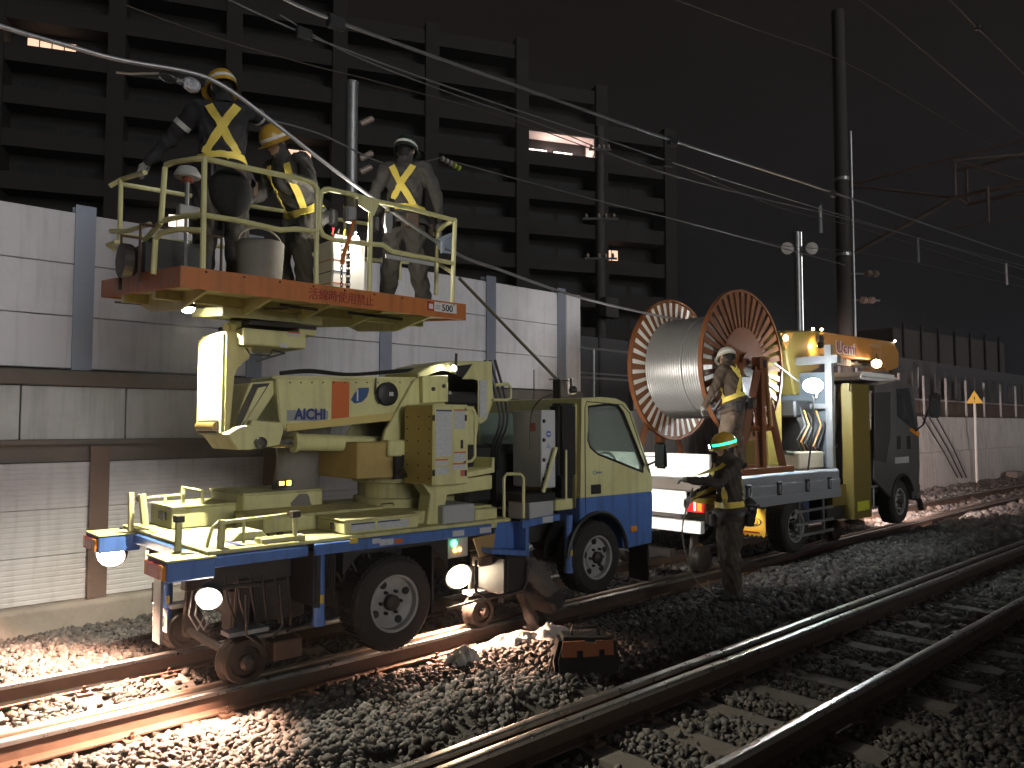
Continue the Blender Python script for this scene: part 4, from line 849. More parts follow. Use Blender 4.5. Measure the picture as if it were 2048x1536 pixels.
# upper yellow shell and lower blue shell cut at the paint line
def clip(poly, z, above):
    out_ = []
    for i in range(len(poly)):
        a_, b__ = poly[i], poly[(i + 1) % len(poly)]
        ia = (a_[1] >= z) == above or a_[1] == z; ib = (b__[1] >= z) == above or b__[1] == z
        if ia: out_.append(a_)
        if ia != ib: t_ = (z - a_[1]) / (b__[1] - a_[1]); out_.append((a_[0] + t_ * (b__[0] - a_[0]), z))
    return out_
up_p = clip(cabpoly, zsp, True); lo_p = clip(cabpoly, zsp, False)
# window opening: build the near and far sides as frames round the glass
win = [Q(px, py, 5.0) for px, py in [(1177, 813), (1218, 808), (1236, 811), (1247, 825), (1288, 930), (1286, 944), (1196, 908), (1181, 895), (1176, 880)]]
def frame_side(y0, y1):
    mb = MB(); n1, n2 = len(up_p), len(win)
    bm = bmesh.new()
    ov = [bm.verts.new((p[0], y0, p[1])) for p in up_p]; iv_ = [bm.verts.new((p[0], y0, p[1])) for p in win]
    eo = [bm.edges.new((ov[i], ov[(i + 1) % n1])) for i in range(n1)]; ei = [bm.edges.new((iv_[i], iv_[(i + 1) % n2])) for i in range(n2)]
    bmesh.ops.triangle_fill(bm, use_beauty=True, use_dissolve=False, edges=eo + ei)
    g_ = bmesh.ops.extrude_face_region(bm, geom=bm.faces[:]); bmesh.ops.translate(bm, vec=(0, y1 - y0, 0), verts=[v for v in g_['geom'] if isinstance(v, bmesh.types.BMVert)])
    bm.verts.index_update(); mb.v = [tuple(v.co) for v in bm.verts]; mb.f = [tuple(v.index for v in f_.verts) for f_ in bm.faces]; bm.free(); return mb
CY0, CY1 = 5.0, 6.68
cabo = frame_side(CY0, CY0 + .06).build('cab', YEL, T)
frame_side(CY1 - .06, CY1).build('cab_side', YEL, cabo)
MB().prism(lo_p, CY0 - .002, CY0 + .30, 'y').build('lower_panel', BLU, cabo, bevel=.012); MB().prism(lo_p, CY1 - .3, CY1 + .002, 'y').build('lower_panel', BLU, cabo, bevel=.012)
xf = max(p[0] for p in S)
MB().box(xf - .22, xf - .004, CY0 + .30, CY1 - .30, .56, zsp - .002).build('front_bumper', BLU, cabo, bevel=.02)
def strip(p, q, th, nm, m):
    a_ = Vector((p[0], 0, p[1])); b__ = Vector((q[0], 0, q[1])); d_ = (b__ - a_).normalized(); n_ = Vector((-d_.z, 0, d_.x)) * th
    return MB().prism([(a_.x, a_.z), (b__.x, b__.z), (b__.x - n_.x, b__.z - n_.z), (a_.x - n_.x, a_.z - n_.z)], CY0 + .005, CY1 - .005, 'y').build(nm, m, cabo)
rf = MB(); ro = [S[0], S[1], S[2], S[3]]; ri = [(p[0], p[1] - .05) for p in ro]
rf.prism(ro + ri[::-1], CY0 + .003, CY1 - .003, 'y').build('roof', YEL, cabo, smooth=True)
GLS = glass('tinted_cab_glass', (.74, .80, .77), .03, .86)
MB().prism([(S[3][0] - .01, S[3][1] - .03), (S[4][0] - .005, S[4][1]), (S[5][0] - .005, S[5][1]), (S[5][0] - .02, S[5][1]), (S[4][0] - .02, S[4][1])], CY0 + .07, CY1 - .07, 'y').build('windscreen', GLS, cabo)
MB().prism([(S[5][0] - .03, S[5][1] + .01), (S[5][0], S[5][1] + .01), (S[6][0], zsp), (S[6][0] - .03, zsp)], CY0 + .06, CY1 - .06, 'y').build('front_panel', YEL, cabo, bevel=.005)
MB().prism(win, CY0 + .025, CY0 + .032, 'y').build('side_window', GLS, cabo); MB().prism(win, CY1 - .04, CY1 - .032, 'y').build('side_window', GLS, cabo)
def ringtube(poly, y, r, nm, m): return MB().tube([(p[0], y, p[1]) for p in poly], r, 6, closed=True).build(nm, m, cabo)
ringtube(win, CY0 + .004, .013, 'window_seal', BLK)
xd = Q(1170, 900, 5.0)[0]
MB().tube([(xd, CY0 - .001, Q(1170, 1030, 5)[1]), (xd, CY0 - .001, Q(1170, 815, 5)[1]), (xd + .03, CY0 - .001, Q(1172, 803, 5)[1]), (S[3][0] - .05, CY0 - .001, S[3][1] - .02), (S[4][0] - .03, CY0 - .001, S[4][1]), (S[5][0] - .03, CY0 - .001, S[5][1])], .005, 5).build('door_gap', BLK, cabo)
# rear wall with window, cab interior
MB().box(xr, xr + .03, CY0 + .06, CY1 - .06, zsp - .1, 1.52).box(xr, xr + .03, CY0 + .06, 5.40, 1.521, S[0][1] - .05).box(xr, xr + .03, 6.5, CY1 - .06, 1.521, S[0][1] - .05).box(xr, xr + .03, 5.401, 6.499, 1.93, S[0][1] - .05).build('rear_wall', YEL, cabo)
MB().box(xr + .01, xr + .016, 5.40, 6.50, 1.52, 1.93).build('rear_window', GLS, cabo)
INT = mat('cab_interior', (.05, .052, .05), .8); 
MB().box(xr + .05, xr + .32, 5.1, 5.6, 1.02, 1.20).box(xr + .05, xr + .15, 5.1, 5.6, 1.2, 1.60).box(xr + .05, xr + .32, 6.05, 6.55, 1.02, 1.20).box(xr + .05, xr + .15, 6.05, 6.55, 1.2, 1.60).build('seat', INT, cabo, bevel=.03)
MB().box(xf - .35, xf - .06, 5.1, 6.6, 1.0, 1.28).build('dashboard', INT, cabo, bevel=.03)
MB().tube([(xf - .42 + .09 * math.sin(a_) * .4, 5.32 + .17 * math.cos(a_), 1.36 + .15 * math.sin(a_)) for a_ in np.linspace(0, 2 * math.pi, 24, endpoint=False)], .014, 6, closed=True).build('steering_wheel', BLK, cabo, smooth=True)
MB().tube([(xf - .42, 5.32, 1.36), (xf - .25, 5.32, 1.2)], .02, 6).build('steering_column', BLK, cabo)
MB().tube([(xr + .14, 5.12, 1.90), (xr + .30, 5.18, 1.55), (xr + .34, 5.3, 1.3)], .02, 6).build('seat_belt', mat('lime_belt', (.35, .45, .05), .6), cabo)
MB().pbox((1183, 970), (1203, 987), CY0 - .012, .012).build('door_handle', BLK, cabo, bevel=.006)
dx_, dz_ = Q(1187, 946, 5); DBL = mat('door_blue', (.07, .18, .4), .5)
MB().tube([(dx_ + .02 + .03 * math.cos(a_), CY0 - .002, dz_ + .004 + .016 * math.sin(a_)) for a_ in np.linspace(.8, 5.6, 16)], .003, 5).build('door_emblem', DBL, cabo)
for k in range(4): MB().box(dx_ + .035 + .022 * k, dx_ + .049 + .022 * k, CY0 - .003, CY0 - .0005, dz_ - .008, dz_ + .010).build('emblem_stroke', DBL, cabo)
MB().tube([(fx + .435 * math.cos(a_), CY0 - .01, fz + .435 * math.sin(a_)) for a_ in np.linspace(math.radians(5), math.radians(175), 22)], .022, 6).build('wheel_arch_lip', BLK, cabo, smooth=True)
MB().prism(arch + [(arch[-1][0], arch[-1][1] + .0), ] , CY0 + .32, CY0 + .34, 'y').build('wheel_well', BLK, cabo)
c = PY(1268, 1058, 4.99); MB().box(c.x - .05, c.x + .05, 4.985, 4.998, c.z - .03, c.z + .03).build('turn_signal', AMB, cabo, bevel=.005)
c = PY(1322, 910, 4.83); MB().box(c.x - .03, c.x + .03, 4.76, 4.90, c.z - .14, c.z + .13).build('mirror', BLK, T, bevel=.022, seg=2); MB().box(c.x - .033, c.x - .0305, 4.775, 4.885, c.z - .12, c.z + .11).build('mirror_glass', CHROME, T)
MB().tube([PY(1296, 930, 4.99), (c.x, 4.88, c.z - .06)], .012, 6).build('mirror_arm', BLK, T); MB().tube([PY(1291, 912, 4.99), (c.x, 4.88, c.z - .02)], .006, 6).build('mirror_arm', BLK, T)
# headlights (on)
for y in (5.18, 6.50):
    h = MB().box(xf - .10, xf + .004, y - .10, y + .10, .80, .93).build('headlight', CHROME, T, bevel=.02)
    MB().box(xf + .004, xf + .012, y - .085, y + .085, .815, .915).build('headlight_lens', emat('headlight_glow', (1, .95, .88), 40), h)
    lamp('SPOT', (xf + .03, y, .87), 95, (1.0, .93, .86), h, .05, target=(xf + 3, y, 1.02), angle=95, blend=.6)
# mud flap at front, under-run and blue legs
MB().box(xf - .10, xf - .08, 5.0, 5.25, .18, .58).build('front_flap', BLK, T)
def leg(px, y0, y1, Y, r=.042):
    p = PY(px, (y0 + y1) / 2, Y); zt_, zb2 = PY(px, y0, Y).z, PY(px, y1, Y).z
    o = MB().tube([(p.x, Y, zt_), (p.x, Y, zb2)], r, 16).build('outrigger_leg', BLU, T, smooth=True); MB().lathe([(r * 1.15, 0), (r * 1.15, .05)], (p.x, Y, zb2), (0, 0, 1), 16).build('leg_foot', BLU, o); MB().box(p.x - .012, p.x + .014, Y - r - .003, Y - r + .002, zb2 + .16, zb2 + .22).build('caution_label', mat('label_yellow', (.6, .42, .05), .5), o)
leg(638, 1100, 1250, 5.06); leg(1137, 1030, 1145, 5.06, .04); leg(332, 1130, 1245, 6.5, .05)
for k in range(4): MB().tube([PY(655 + 5 * k, 1108, 5.1), PY(653 + 5 * k, 1150 + 8 * k, 5.1), PY(655 + 4 * k, 1165 + 10 * k, 5.14)], .007, 6).build('hydraulic_hose', CHS, T, smooth=True)
# locker, snorkel, tanks between tower and cab
x0, z1 = Q(1083, 820, 5.12); x1, z0 = Q(1112, 975, 5.12)
wl = MB().box(x0, x1, 5.12, 5.52, z0, z1).build('tall_locker', mat('pale_grey_locker', (.55, .56, .57), .5, var=.05, dirt=.2), T, bevel=.01)
for py, r_ in ((842, .02), (880, .02), (920, .02), (958, .02)): c = PY(1088, py, 5.115); MB().lathe([(r_, 0), (r_ * .6, .012)], c, (0, -1, 0), 10).build('knob', CHS, wl)
for py in (868, 932): c = PY(1097, py, 5.117); MB().lathe([(.032, 0), (.032, .002)], c, (0, -1, 0), 18).build('round_sticker', mat('blue_sticker', (.12, .16, .42), .5), wl); MB().box(c.x - .02, c.x + .02, 5.112, 5.1145, c.z - .006, c.z + .006).build('sticker_bar', WHT, wl)
c = PY(1097, 892, 5.117); MB().prism([(c.x - .028, c.z - .02), (c.x + .028, c.z - .02), (c.x, c.z + .03)], 5.1165, 5.119, 'y').build('triangle_sticker', mat('pale_blue_sticker', (.3, .34, .5), .5), wl)
MB().box(x0 - .002, x0 - .0005, 5.2, 5.28, z1 - .2, z1 - .12).build('red_sticker', MATS['red_sticker'], wl)
MB().pbox((1120, 806), (1156, 955), 5.06, .16).build('air_intake', BLK, T, bevel=.03, seg=2); MB().pbox((1124, 953), (1152, 1010), 5.1, .14).build('air_duct', BLK, T, bevel=.01)
MB().pbox((1060, 1000), (1108, 1036), 5.05, .3).build('grey_tank', GREY, T, bevel=.01); MB().pbox((1050, 990), (1112, 1001), 5.04, .34).build('tank_lid', BLK, T, bevel=.01)
MB().pbox((886, 1012), (950, 1062), 5.03, .35).build('battery_box', GREY, T, bevel=.01); MB().pbox((950, 1020), (995, 1055), 5.05, .3).build('valve_box', YEL, T, bevel=.008)
MB().pbox((1112, 1000), (1146, 1018), 5.02, .3).build('step_tread', YEL, T, bevel=.006)
MB().box(4.32, 4.62, 5.3, 6.5, 1.1, 1.62).build('engine_cover', BLK, T, bevel=.03)
MB().box(5.0, 5.35, 5.65, 6.4, 1.0, 1.55).build('rear_bulkhead', BLK, T, bevel=.03)
pipe([(1008, 1035), (1008, 955), (1014, 948), (1040, 948), (1047, 955), (1047, 1036)], 5.0, .014, 'grab_hoop')
pipe([(1112, 895), (1086, 985)], 5.08, .02, 'brace'); pipe([(1132, 900), (1132, 1010)], 5.03, .012, 'brace')
# blue side step
MB().pprism([(994, 1040), (1055, 1048), (1055, 1105), (984, 1100)], 5.14, .02).build('step_back', BLU, T); MB().pprism([(984, 1098), (1055, 1102), (1055, 1112), (984, 1108)], 4.98, .18).build('step_floor', BLU, T); MB().pprism([(1052, 1046), (1058, 1046), (1058, 1112), (1052, 1112)], 4.98, .18).build('step_side', BLU, T)
MB().pprism([(1046, 1042), (1120, 1028), (1120, 1040), (1046, 1056)], 4.99, .04).build('cab_skirt', BLU, T); MB().pbox((1086, 1034), (1106, 1044), 4.985, .004).build('reflector_strip', PAPER, T)
# signal panel
sp_ = MB().pbox((895, 1078), (936, 1112), 5.0, .12).build('signal_panel', GREY, T, bevel=.006)
for px, py, r_, e_ in ((909, 1087, .026, emat('green_signal', (.05, 1.0, .4), 14)), (911, 1101, .016, emat('orange_signal', (1.0, .45, .06), 14)), (920, 1099, .016, MATS['orange_signal'])):
    c = PY(px, py, 4.99); MB().lathe([(r_, -.012), (r_, .0), (r_ * .6, .008), (.001, .01)], c, (0, -1, 0), 16).build('signal_lens', e_, sp_, smooth=True)
MB().pprism([(948, 1078), (992, 1066), (985, 1108), (960, 1115)], 5.12, .02).build('heat_shield', mat('tan_plate', (.36, .24, .10), .6), T)
# black fuel tank with guard hoop
MB().pbox((1012, 1112), (1057, 1185), 5.02, .4).build('fuel_tank', BLK, T, bevel=.03, seg=2)
MB().tube([PY(952, 1120, 4.98), PY(951, 1182, 4.98), PY(972, 1196, 4.96), PY(1015, 1188, 4.97), PY(1045, 1180, 4.98), PY(1054, 1165, 4.98), PY(1057, 1122, 4.98)], .012, 8).build('guard_hoop', BLK, T, smooth=True)
MB().tube([PY(893, 1218, 5.0), PY(940, 1205, 5.0), PY(975, 1196, 5.0), PY(1015, 1188, 5.0)], .012, 6).build('side_cable', BLK, T, smooth=True)
for k in range(7):
    px = 955 + 9 * k; MB().tube([PY(px, 1070 + 3 * k, 5.25), PY(px + 10, 1098, 5.2), PY(px + 2, 1120, 5.3), PY(px + 16, 1130 + 2 * k, 5.35)], .008 + .004 * (k % 3), 6).build('hydraulic_hose', RUS if k % 2 else CHS, T, smooth=True)
MB().pbox((960, 1112), (990, 1130), 5.2, .12).build('hydraulic_motor', RUS, T, bevel=.015)
# bright lamp under the frame
worklamp(PY(917, 1152, 5.50), (-.25, -.85, -.35), 520, .115, em=emat('underframe_lamp_glow', (1.0, .80, .55), 60), name='underframe_lamp', angle=140, aim=(-.12, -.35, -.9))
# rail guide wheels
def railwheel(c, r, nm='rail_wheel'):
    c = Vector(c); o = MB().lathe([(.02, -.035), (r * .62, -.03), (r * .70, -.058), (r * .95, -.058), (r, -.045), (r, .03), (r * 1.14, .045), (r * 1.14, .065), (r * .9, .07), (.02, .07)], c, (0, 1, 0), 32).build(nm, mat('dark_wheel_steel', (.05, .042, .036), .45, metal=.6, var=.3, scale=14, dirt=.4), T, smooth=True)
    MB().lathe([(r * .35, 0), (r * .35, .03), (r * .2, .05)], c - Vector((0, .055, 0)), (0, -1, 0), 14).build('wheel_hub', CHS, o)
    return o
for x, y0 in ((2.32, 5.32), (4.52, 5.37)):
    for off in (0, G):
        yy = t1y(x) + off; r = .155 if x < 3 else .13
        railwheel((x, yy, r), r)
        s_ = -1 if off else 1
        MB().prism([(x - .06, r), (x + .06, r), (x + .10, .70), (x - .02, .70)], yy + .09 * s_ - .02, yy + .09 * s_ + .02, 'y').build('wheel_arm', CHS, T, bevel=.01)
        MB().box(x - .13, x + .16, yy - .06, yy + .08, r * 2 + .03, r * 2 + .06).build('rail_brush_plate', GAL, T)
MB().tube([(2.32, 5.3, .155), (2.32, 6.5, .155)], .035, 10).build('guide_axle', CHS, T); MB().tube([(4.52, 5.3, .13), (4.52, 6.5, .13)], .035, 10).build('guide_axle', CHS, T)
MB().pbox((548, 1285), (605, 1312), 5.25, .16).build('rail_scraper', RUS, T, bevel=.01)
pipe([(492, 1190), (492, 1270), (510, 1282)], 5.1, .01, 'guard_hoop', T, BLK); pipe([(560, 1170), (565, 1250), (545, 1275)], 5.15, .009, 'guard_hoop', T, BLK); pipe([(432, 1178), (470, 1172), (520, 1168)], 5.06, .016, 'rear_bar', T, CHS)
MB().pbox((465, 1180), (512, 1262), 5.45, .2).build('hydraulic_pack', CHS, T, bevel=.02); MB().pbox((545, 1150), (610, 1230), 5.5, .3).build('hydraulic_pack', CHS, T, bevel=.02)
for k in range(6): MB().tube([PY(450 + 25 * k, 1150, 5.3), PY(455 + 25 * k, 1200, 5.25), PY(470 + 22 * k, 1240 + 5 * (k % 3), 5.35)], .009, 6).build('hydraulic_hose', CHS, T, smooth=True)
for px in (385, 398): MB().tube([PY(px, 1182, 5.1), PY(px - 8, 1230, 5.12), PY(px + 10, 1260, 5.2), PY(px + 25, 1230, 5.3)], .006, 6).build('chain', GAL, T, smooth=True)
# rear flaps, exhaust plate
MB().box(1.98, 2.0, 6.0, 6.16, .18, .80).build('rear_plate', GAL, T)
# roof antenna, rod rest on the cab roof
ant = PY(1068, 740, 5.9); MB().tube([(ant.x, 5.9, 2.05), (ant.x, 5.9, ant.z)], .006, 6).build('antenna', BLK, T)
rr_ = PY(1122, 760, 5.6); MB().box(rr_.x - .07, rr_.x + .07, 5.54, 5.66, 2.07, rr_.z).build('rod_rest', CHS, T, bevel=.01); MB().box(rr_.x - .10, rr_.x + .10, 5.52, 5.68, rr_.z, rr_.z + .012).build('rest_plate', GAL, T)
MB().tube([PY(918, 556, 5.7), PY(1112, 757, 5.6)], .016, 8).build('prop_rod', mat('olive_rod', (.10, .09, .055), .6), T, smooth=True)

for k, y in enumerate((5.35, 5.55)):
    wx_ = PY(1113, 780, y).x
    worklamp((wx_ + .25, y, 2.16), (.9, .20, .12), 95 if k == 0 else 80, .035, em=emat('roof_lamp_glow', (1, .97, .9), 30), col=(1.0, .93, .84), angle=115, name='roof_lamp')

# small fittings: bolt rows, hinges, hoses, stickers, wipers
for k in range(9): MB().lathe([(.009, 0), (.006, .006)], (1.85 + .25 * k, DY0 - .001, DZ + .115 + 0), (0, -1, 0), 6).build('toe_bolt', CHS, WP)
for k in range(12):
    p_ = PY(580 + 22 * k, 765, YB + .035); MB().lathe([(.007, 0), (.005, .005)], p_, (0, -1, 0), 6).build('boom_bolt', CHS, boom)
for k in range(2): MB().tube(spl_(
    [PY(560, 748 - 3 * k, YB + .2), PY(620, 744 - 4 * k, YB + .2), PY(700, 750 - 2 * k, YB + .2), PY(790, 744 - 3 * k, YB + .2), PY(850, 738, YB + .2)]), .012, 6).build('boom_top_hose', BLK, boom, smooth=True)
for px in (868, 932):
    for py in (830, 940): MB().pbox((px - 2, py), (px + 2, py + 12), 4.994, .006).build('hinge', CHS, cb)
for k in range(3): MB().pbox((700 + 45 * k, 1078), (716 + 45 * k, 1086), YN - .019, .003).build('caution_sticker', [MATS['label_yellow'], PAPER, ORR][k], T)
for k in range(5):
    x_ = 2.75 + .16 * k; MB().tube(spl_([Vector((x_, 5.2, .86)), Vector((x_ + .05, 5.16, .70)), Vector((x_ + .14, 5.22, .62)), Vector((x_ + .2, 5.3, .80))]), .010, 6).build('hydraulic_hose', CHS, T, smooth=True)
for k in range(4):
    p_ = PY(500 + 30 * k, 1098 - 6 * k, 5.35); MB().box(p_.x - .02, p_.x + .02, 5.33, 5.37, .996, 1.012).build('deck_cleat', CHS, T)
MB().tube(spl_([Vector((2.25, 5.6, 1.0)), Vector((2.5, 5.45, 1.015)), Vector((2.75, 5.62, 1.01)), Vector((3.0, 5.43, 1.02))]), .011, 6).build('deck_cable', BLK, T, smooth=True)
MB().tube(spl_([PY(1105, 788, 5.3), PY(1080, 800, 5.25), PY(1062, 830, 5.2), PY(1060, 900, 5.2)]), .006, 6).build('roof_cable', BLK, T, smooth=True)
for k in range(3): MB().tube(spl_([PY(970 + 10 * k, 700 + 20, YB + .1), PY(1000 + 8 * k, 830, YB), PY(985 + 6 * k, 900, YB + .1), PY(1000, 950, YB + .2)]), .013, 6).build('tower_hose', BLK, T, smooth=True)
MB().box(x_ - .2, x_ + .1, 5.5, 6.2, .3, .5).build('sump', CHS, T, bevel=.03)

# ================================================================== CRANE TRUCK
K = thing('crane_truck', 'white cab crane truck with orange crane boom and aluminium flat bed', 'truck', (10.5, 5.95, 0))
ZB = 1.16                                   # bed floor
KN, KF = 5.02, 6.95
KX0, KXB = 7.62, 11.0                       # bed rear and front
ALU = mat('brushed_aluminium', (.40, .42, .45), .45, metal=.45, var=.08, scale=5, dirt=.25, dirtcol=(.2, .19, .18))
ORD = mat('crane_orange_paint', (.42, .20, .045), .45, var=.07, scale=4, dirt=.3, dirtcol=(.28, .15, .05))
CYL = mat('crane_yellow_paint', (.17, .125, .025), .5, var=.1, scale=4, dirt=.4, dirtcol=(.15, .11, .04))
wx, wz = Q(1592, 1052, 5.1); wheel((wx, 5.1, wz), .36, K, 6, dual=True); wheel((wx, 6.55, wz), .36, K, 6, dual=True)
w2x, w2z = Q(1800, 1003, 5.1); wheel((w2x, 5.1, w2z), .36, K, 8); wheel((w2x, 6.6, w2z), .36, K, 8)
MB().box(KX0 + .2, 13.3, 5.5, 5.62, .66, .92).box(KX0 + .2, 13.3, 6.32, 6.44, .66, .92).box(7.9, 8.0, 5.62, 6.32, .66, .92).box(10.0, 10.1, 5.62, 6.32, .66, .92).build('chassis_frame', CHS, K, bevel=.01)
MB().lathe([(.14, -.6), (.14, .6)], (wx, 5.95, wz), (0, 1, 0), 12).build('axle', CHS, K); MB().lathe([(.12, -.6), (.12, .6)], (w2x, 5.95, w2z), (0, 1, 0), 12).build('axle', CHS, K)
MB().box(KX0 + .03, KXB, KN + .03, KF - .03, ZB - .12, ZB).build('bed_floor', mat('worn_bed_boards', (.10, .085, .07), .8, var=.2, scale=6, dirt=.3), K)
for k in range(6): MB().box(8.2 + .1 * k, 8.23 + .1 * k, KN + .1, KN + .45, ZB + .002, ZB + .004).build('bed_scuff', ALU, K)
# drop side: three channels with recessed ring pockets
zt, zb = ZB + .02, ZB - .36
def dropside(y, s_):
    pr = [(y, zt), (y + .03 * s_, zt), (y + .03 * s_, zb), (y - .05 * s_, zb - .02), (y - .055 * s_, zb + .10), (y - .04 * s_, zb + .12), (y - .045 * s_, zb + .23), (y - .03 * s_, zb + .25), (y - .03 * s_, zt - .03)]
    return MB().prism(pr, KX0 + .25, KXB - .05, 'x').build('drop_side', ALU, K, bevel=.006)
ds = dropside(KN, 1); dropside(KF, -1)
for x in (8.45, 9.2, 9.95, 10.6):
    b = MB().box(x - .06, x + .06, KN - .062, KN - .035, zb + .10, zb + .28).build('ring_pocket', BLK, ds, bevel=.02)
    MB().tube([(x + .03 * math.cos(a_), KN - .07, zb + .18 + .055 * math.sin(a_)) for a_ in np.linspace(0, 2 * math.pi, 14, endpoint=False)], .008, 6, closed=True).build('lashing_ring', GAL, b, smooth=True)
# tail: gate, light panel, bumper beam
tg = MB().box(KX0 + .10, KX0 + .16, KN + .02, KF - .02, ZB - .02, ZB + .30).build('tailgate', WHT, K, bevel=.01)
for yy in (5.5, 6.0, 6.5): MB().box(KX0 + .085, KX0 + .099, yy - .03, yy + .03, ZB, ZB + .20).build('gate_rib', WHT, tg)
MB().box(KX0 + .05, KX0 + .12, KN + .05, KF - .05, ZB - .14, ZB - .025).build('rear_rail', CHS, K)
MB().box(KX0 + .10, KX0 + .14, KN + .35, KF - .3, ZB - .42, ZB - .145).build('rear_panel', WHT, K, bevel=.01)
MB().box(KX0 + .02, KX0 + .12, KN + .1, KF - .05, ZB - .62, ZB - .48).build('bumper_beam', WHT, K, bevel=.01)
for y0, nm in ((KN + .08, 0), (KF - .30, 1)):
    tl = MB().box(KX0 + .06, KX0 + .12, y0, y0 + .24, ZB - .38, ZB - .22).build('tail_lamp', REDL, K, bevel=.01); MB().box(KX0 + .055, KX0 + .062, y0 + .02, y0 + .08, ZB - .36, ZB - .24).build('amber_lens', AMB, tl); MB().box(KX0 + .055, KX0 + .062, y0 + .10, y0 + .13, ZB - .36, ZB - .24).build('clear_lens', WHT, tl)
for y0 in (6.45, 6.75):
    MB().lathe([(.045, 0), (.045, .02), (.001, .03)], (KX0 + .05, y0, ZB - .72), (-1, 0, 0), 14).build('reversing_lamp', emat('reversing_glow', (1, .85, .7), 6), K, smooth=True)
MB().box(KX0 + .1, KX0 + .2, 5.6, 6.4, ZB - .95, ZB - .86).build('under_run_bar', CHS, K)
# mud flap with lettering
x0 = Q(1508, 1040, KN)[0]; x1 = Q(1553, 1040, KN)[0]; mfx = x0 + .02
z1 = Q(1530, 1015, KN + .1)[1]; z0 = Q(1530, 1072, KN + .1)[1]
FLP = mat('yellow_mud_flap', (.70, .45, .05), .55, var=.06)
teeth = [(5.02, z1), (5.52, z1)] + [(5.52 - .5 * i / 16, z0 + (.0 if i % 2 else .03)) for i in range(17)]
fl = MB().prism(teeth, mfx + .25, mfx + .262, 'x').build('mud_flap', FLP, K)
MB().prism([(5.27 + .20 * math.cos(a_), (z0 + z1) / 2 + .01 + .07 * math.sin(a_)) for a_ in np.linspace(0, 2 * math.pi, 24, endpoint=False)], mfx + .246, mfx + .249, 'x').build('oval', BLACKTXT, fl); MB().prism([(5.27 + .185 * math.cos(a_), (z0 + z1) / 2 + .01 + .06 * math.sin(a_)) for a_ in np.linspace(0, 2 * math.pi, 24, endpoint=False)], mfx + .243, mfx + .2455, 'x').build('oval_field', FLP, fl)
text('flap_lettering', 'TOYO', .115, (mfx + .241, 5.425, (z0 + z1) / 2 - .03), BLACKTXT, fl, rot=(math.pi / 2, 0, -math.pi / 2), sx=.95)
MB().box(mfx + .246, mfx + .249, 5.1, 5.45, z0 + .05, z0 + .065).build('flap_caption', REDTXT, fl)
lamp('SPOT', (mfx + .05, 5.2, ZB - .40), 7, (1.0, .75, .45), fl, .03, target=(mfx + .25, 5.3, .6), angle=120, name='flap_light')  # spot light aimed at the mud flap
# side guard bars and tool box under bed
for z in (.62, .45, .30): MB().box(9.75, 10.85, KN + .02, KN + .05, z, z + .035).build('side_guard', GAL, K)
for x in (9.9, 10.6): MB().box(x, x + .04, KN + .051, KN + .08, .28, .82).build('guard_post', GAL, K)
MB().box(10.0, 10.5, KN + .2, KN + .6, .42, .78).build('tool_box', mat('dull_blue_box', (.05, .08, .16), .5), K, bevel=.02)
MB().box(11.0, 12.1, KN + .15, KN + .7, .40, .95).build('fuel_tank', BLK, K, bevel=.04)
for z in (.85, .52): MB().tube([(11.45, KN + .02, z), (12.35, KN + .02, z)], .02, 6).build('step_bar', GAL, K)
for x in (11.5, 12.2): MB().tube([(x, KN + .02, .85), (x, KN + .02, .5)], .018, 6).build('step_upright', GAL, K)
# outrigger column
p0_ = Q(1703, 760, KN - .02); p1_ = Q(1738, 760, KN - .02)
oc = MB().box(p0_[0], p1_[0], KN - .02, KN + .15, .40, Q(1720, 768, KN)[1]).build('outrigger_column', CYL, K, bevel=.012)
MB().box(p0_[0] - .05, p0_[0], KN, KN + .1, 2.3, 2.42).build('column_lug', CYL, oc); MB().box(p0_[0] + .1, p1_[0] - .1, KN - .023, KN - .0205, .52, .66).build('reflector', mat('lime_reflector', (.6, .65, .05), .3), oc)
MB().lathe([(.10, 0), (.14, .02), (.14, .05), (.06, .08)], ((p0_[0] + p1_[0]) / 2, KN + .12, .30), (0, 0, 1), 16).build('jack_foot', CHS, oc)
MB().box(11.0, 11.5, KN + .1, KF - .1, .62, .92).build('outrigger_beam', CYL, K)
# front guard frame (torii) behind cab
for y in (5.25, 6.75):
    MB().box(11.22, 11.30, y - .05, y + .05, ZB, 3.0).build('guard_frame_post', GAL, K)
MB().box(11.20, 11.32, 5.1, 6.9, 2.72, 2.84).build('guard_frame_beam', GAL, K); MB().box(11.23, 11.29, 5.3, 6.7, 2.05, 2.12).build('guard_frame_beam', GAL, K)
MB().box(11.33, 11.36, 5.3, 6.7, 1.2, 2.6).build('cab_guard_sheet', mat('grey_blue_sheet', (.10, .12, .14), .6), K)
MB().tube([Q(1682, 770, 5.3) and PY(1684, 770, 5.3), PY(1676, 830, 5.3), PY(1662, 880, 5.3), PY(1658, 935, 5.3)], .035, 6).build('bent_frame', CREAM, K)
for px in (1652, 1668): MB().tube([PY(px, 770, 5.6), PY(px, 935, 5.6)], .02, 6).build('thin_upright', GAL, K)
# ladder-like lower frame
MB().tube([PY(1570, 905, 5.4), PY(1640, 912, 5.4), PY(1672, 890, 5.4)], .03, 6).build('tow_bar', mat('olive_bar', (.10, .11, .08), .6), K, smooth=True)
MB().pbox((1598, 905), (1648, 935), 5.3, .3).build('winch_box', CREAM, K, bevel=.015)
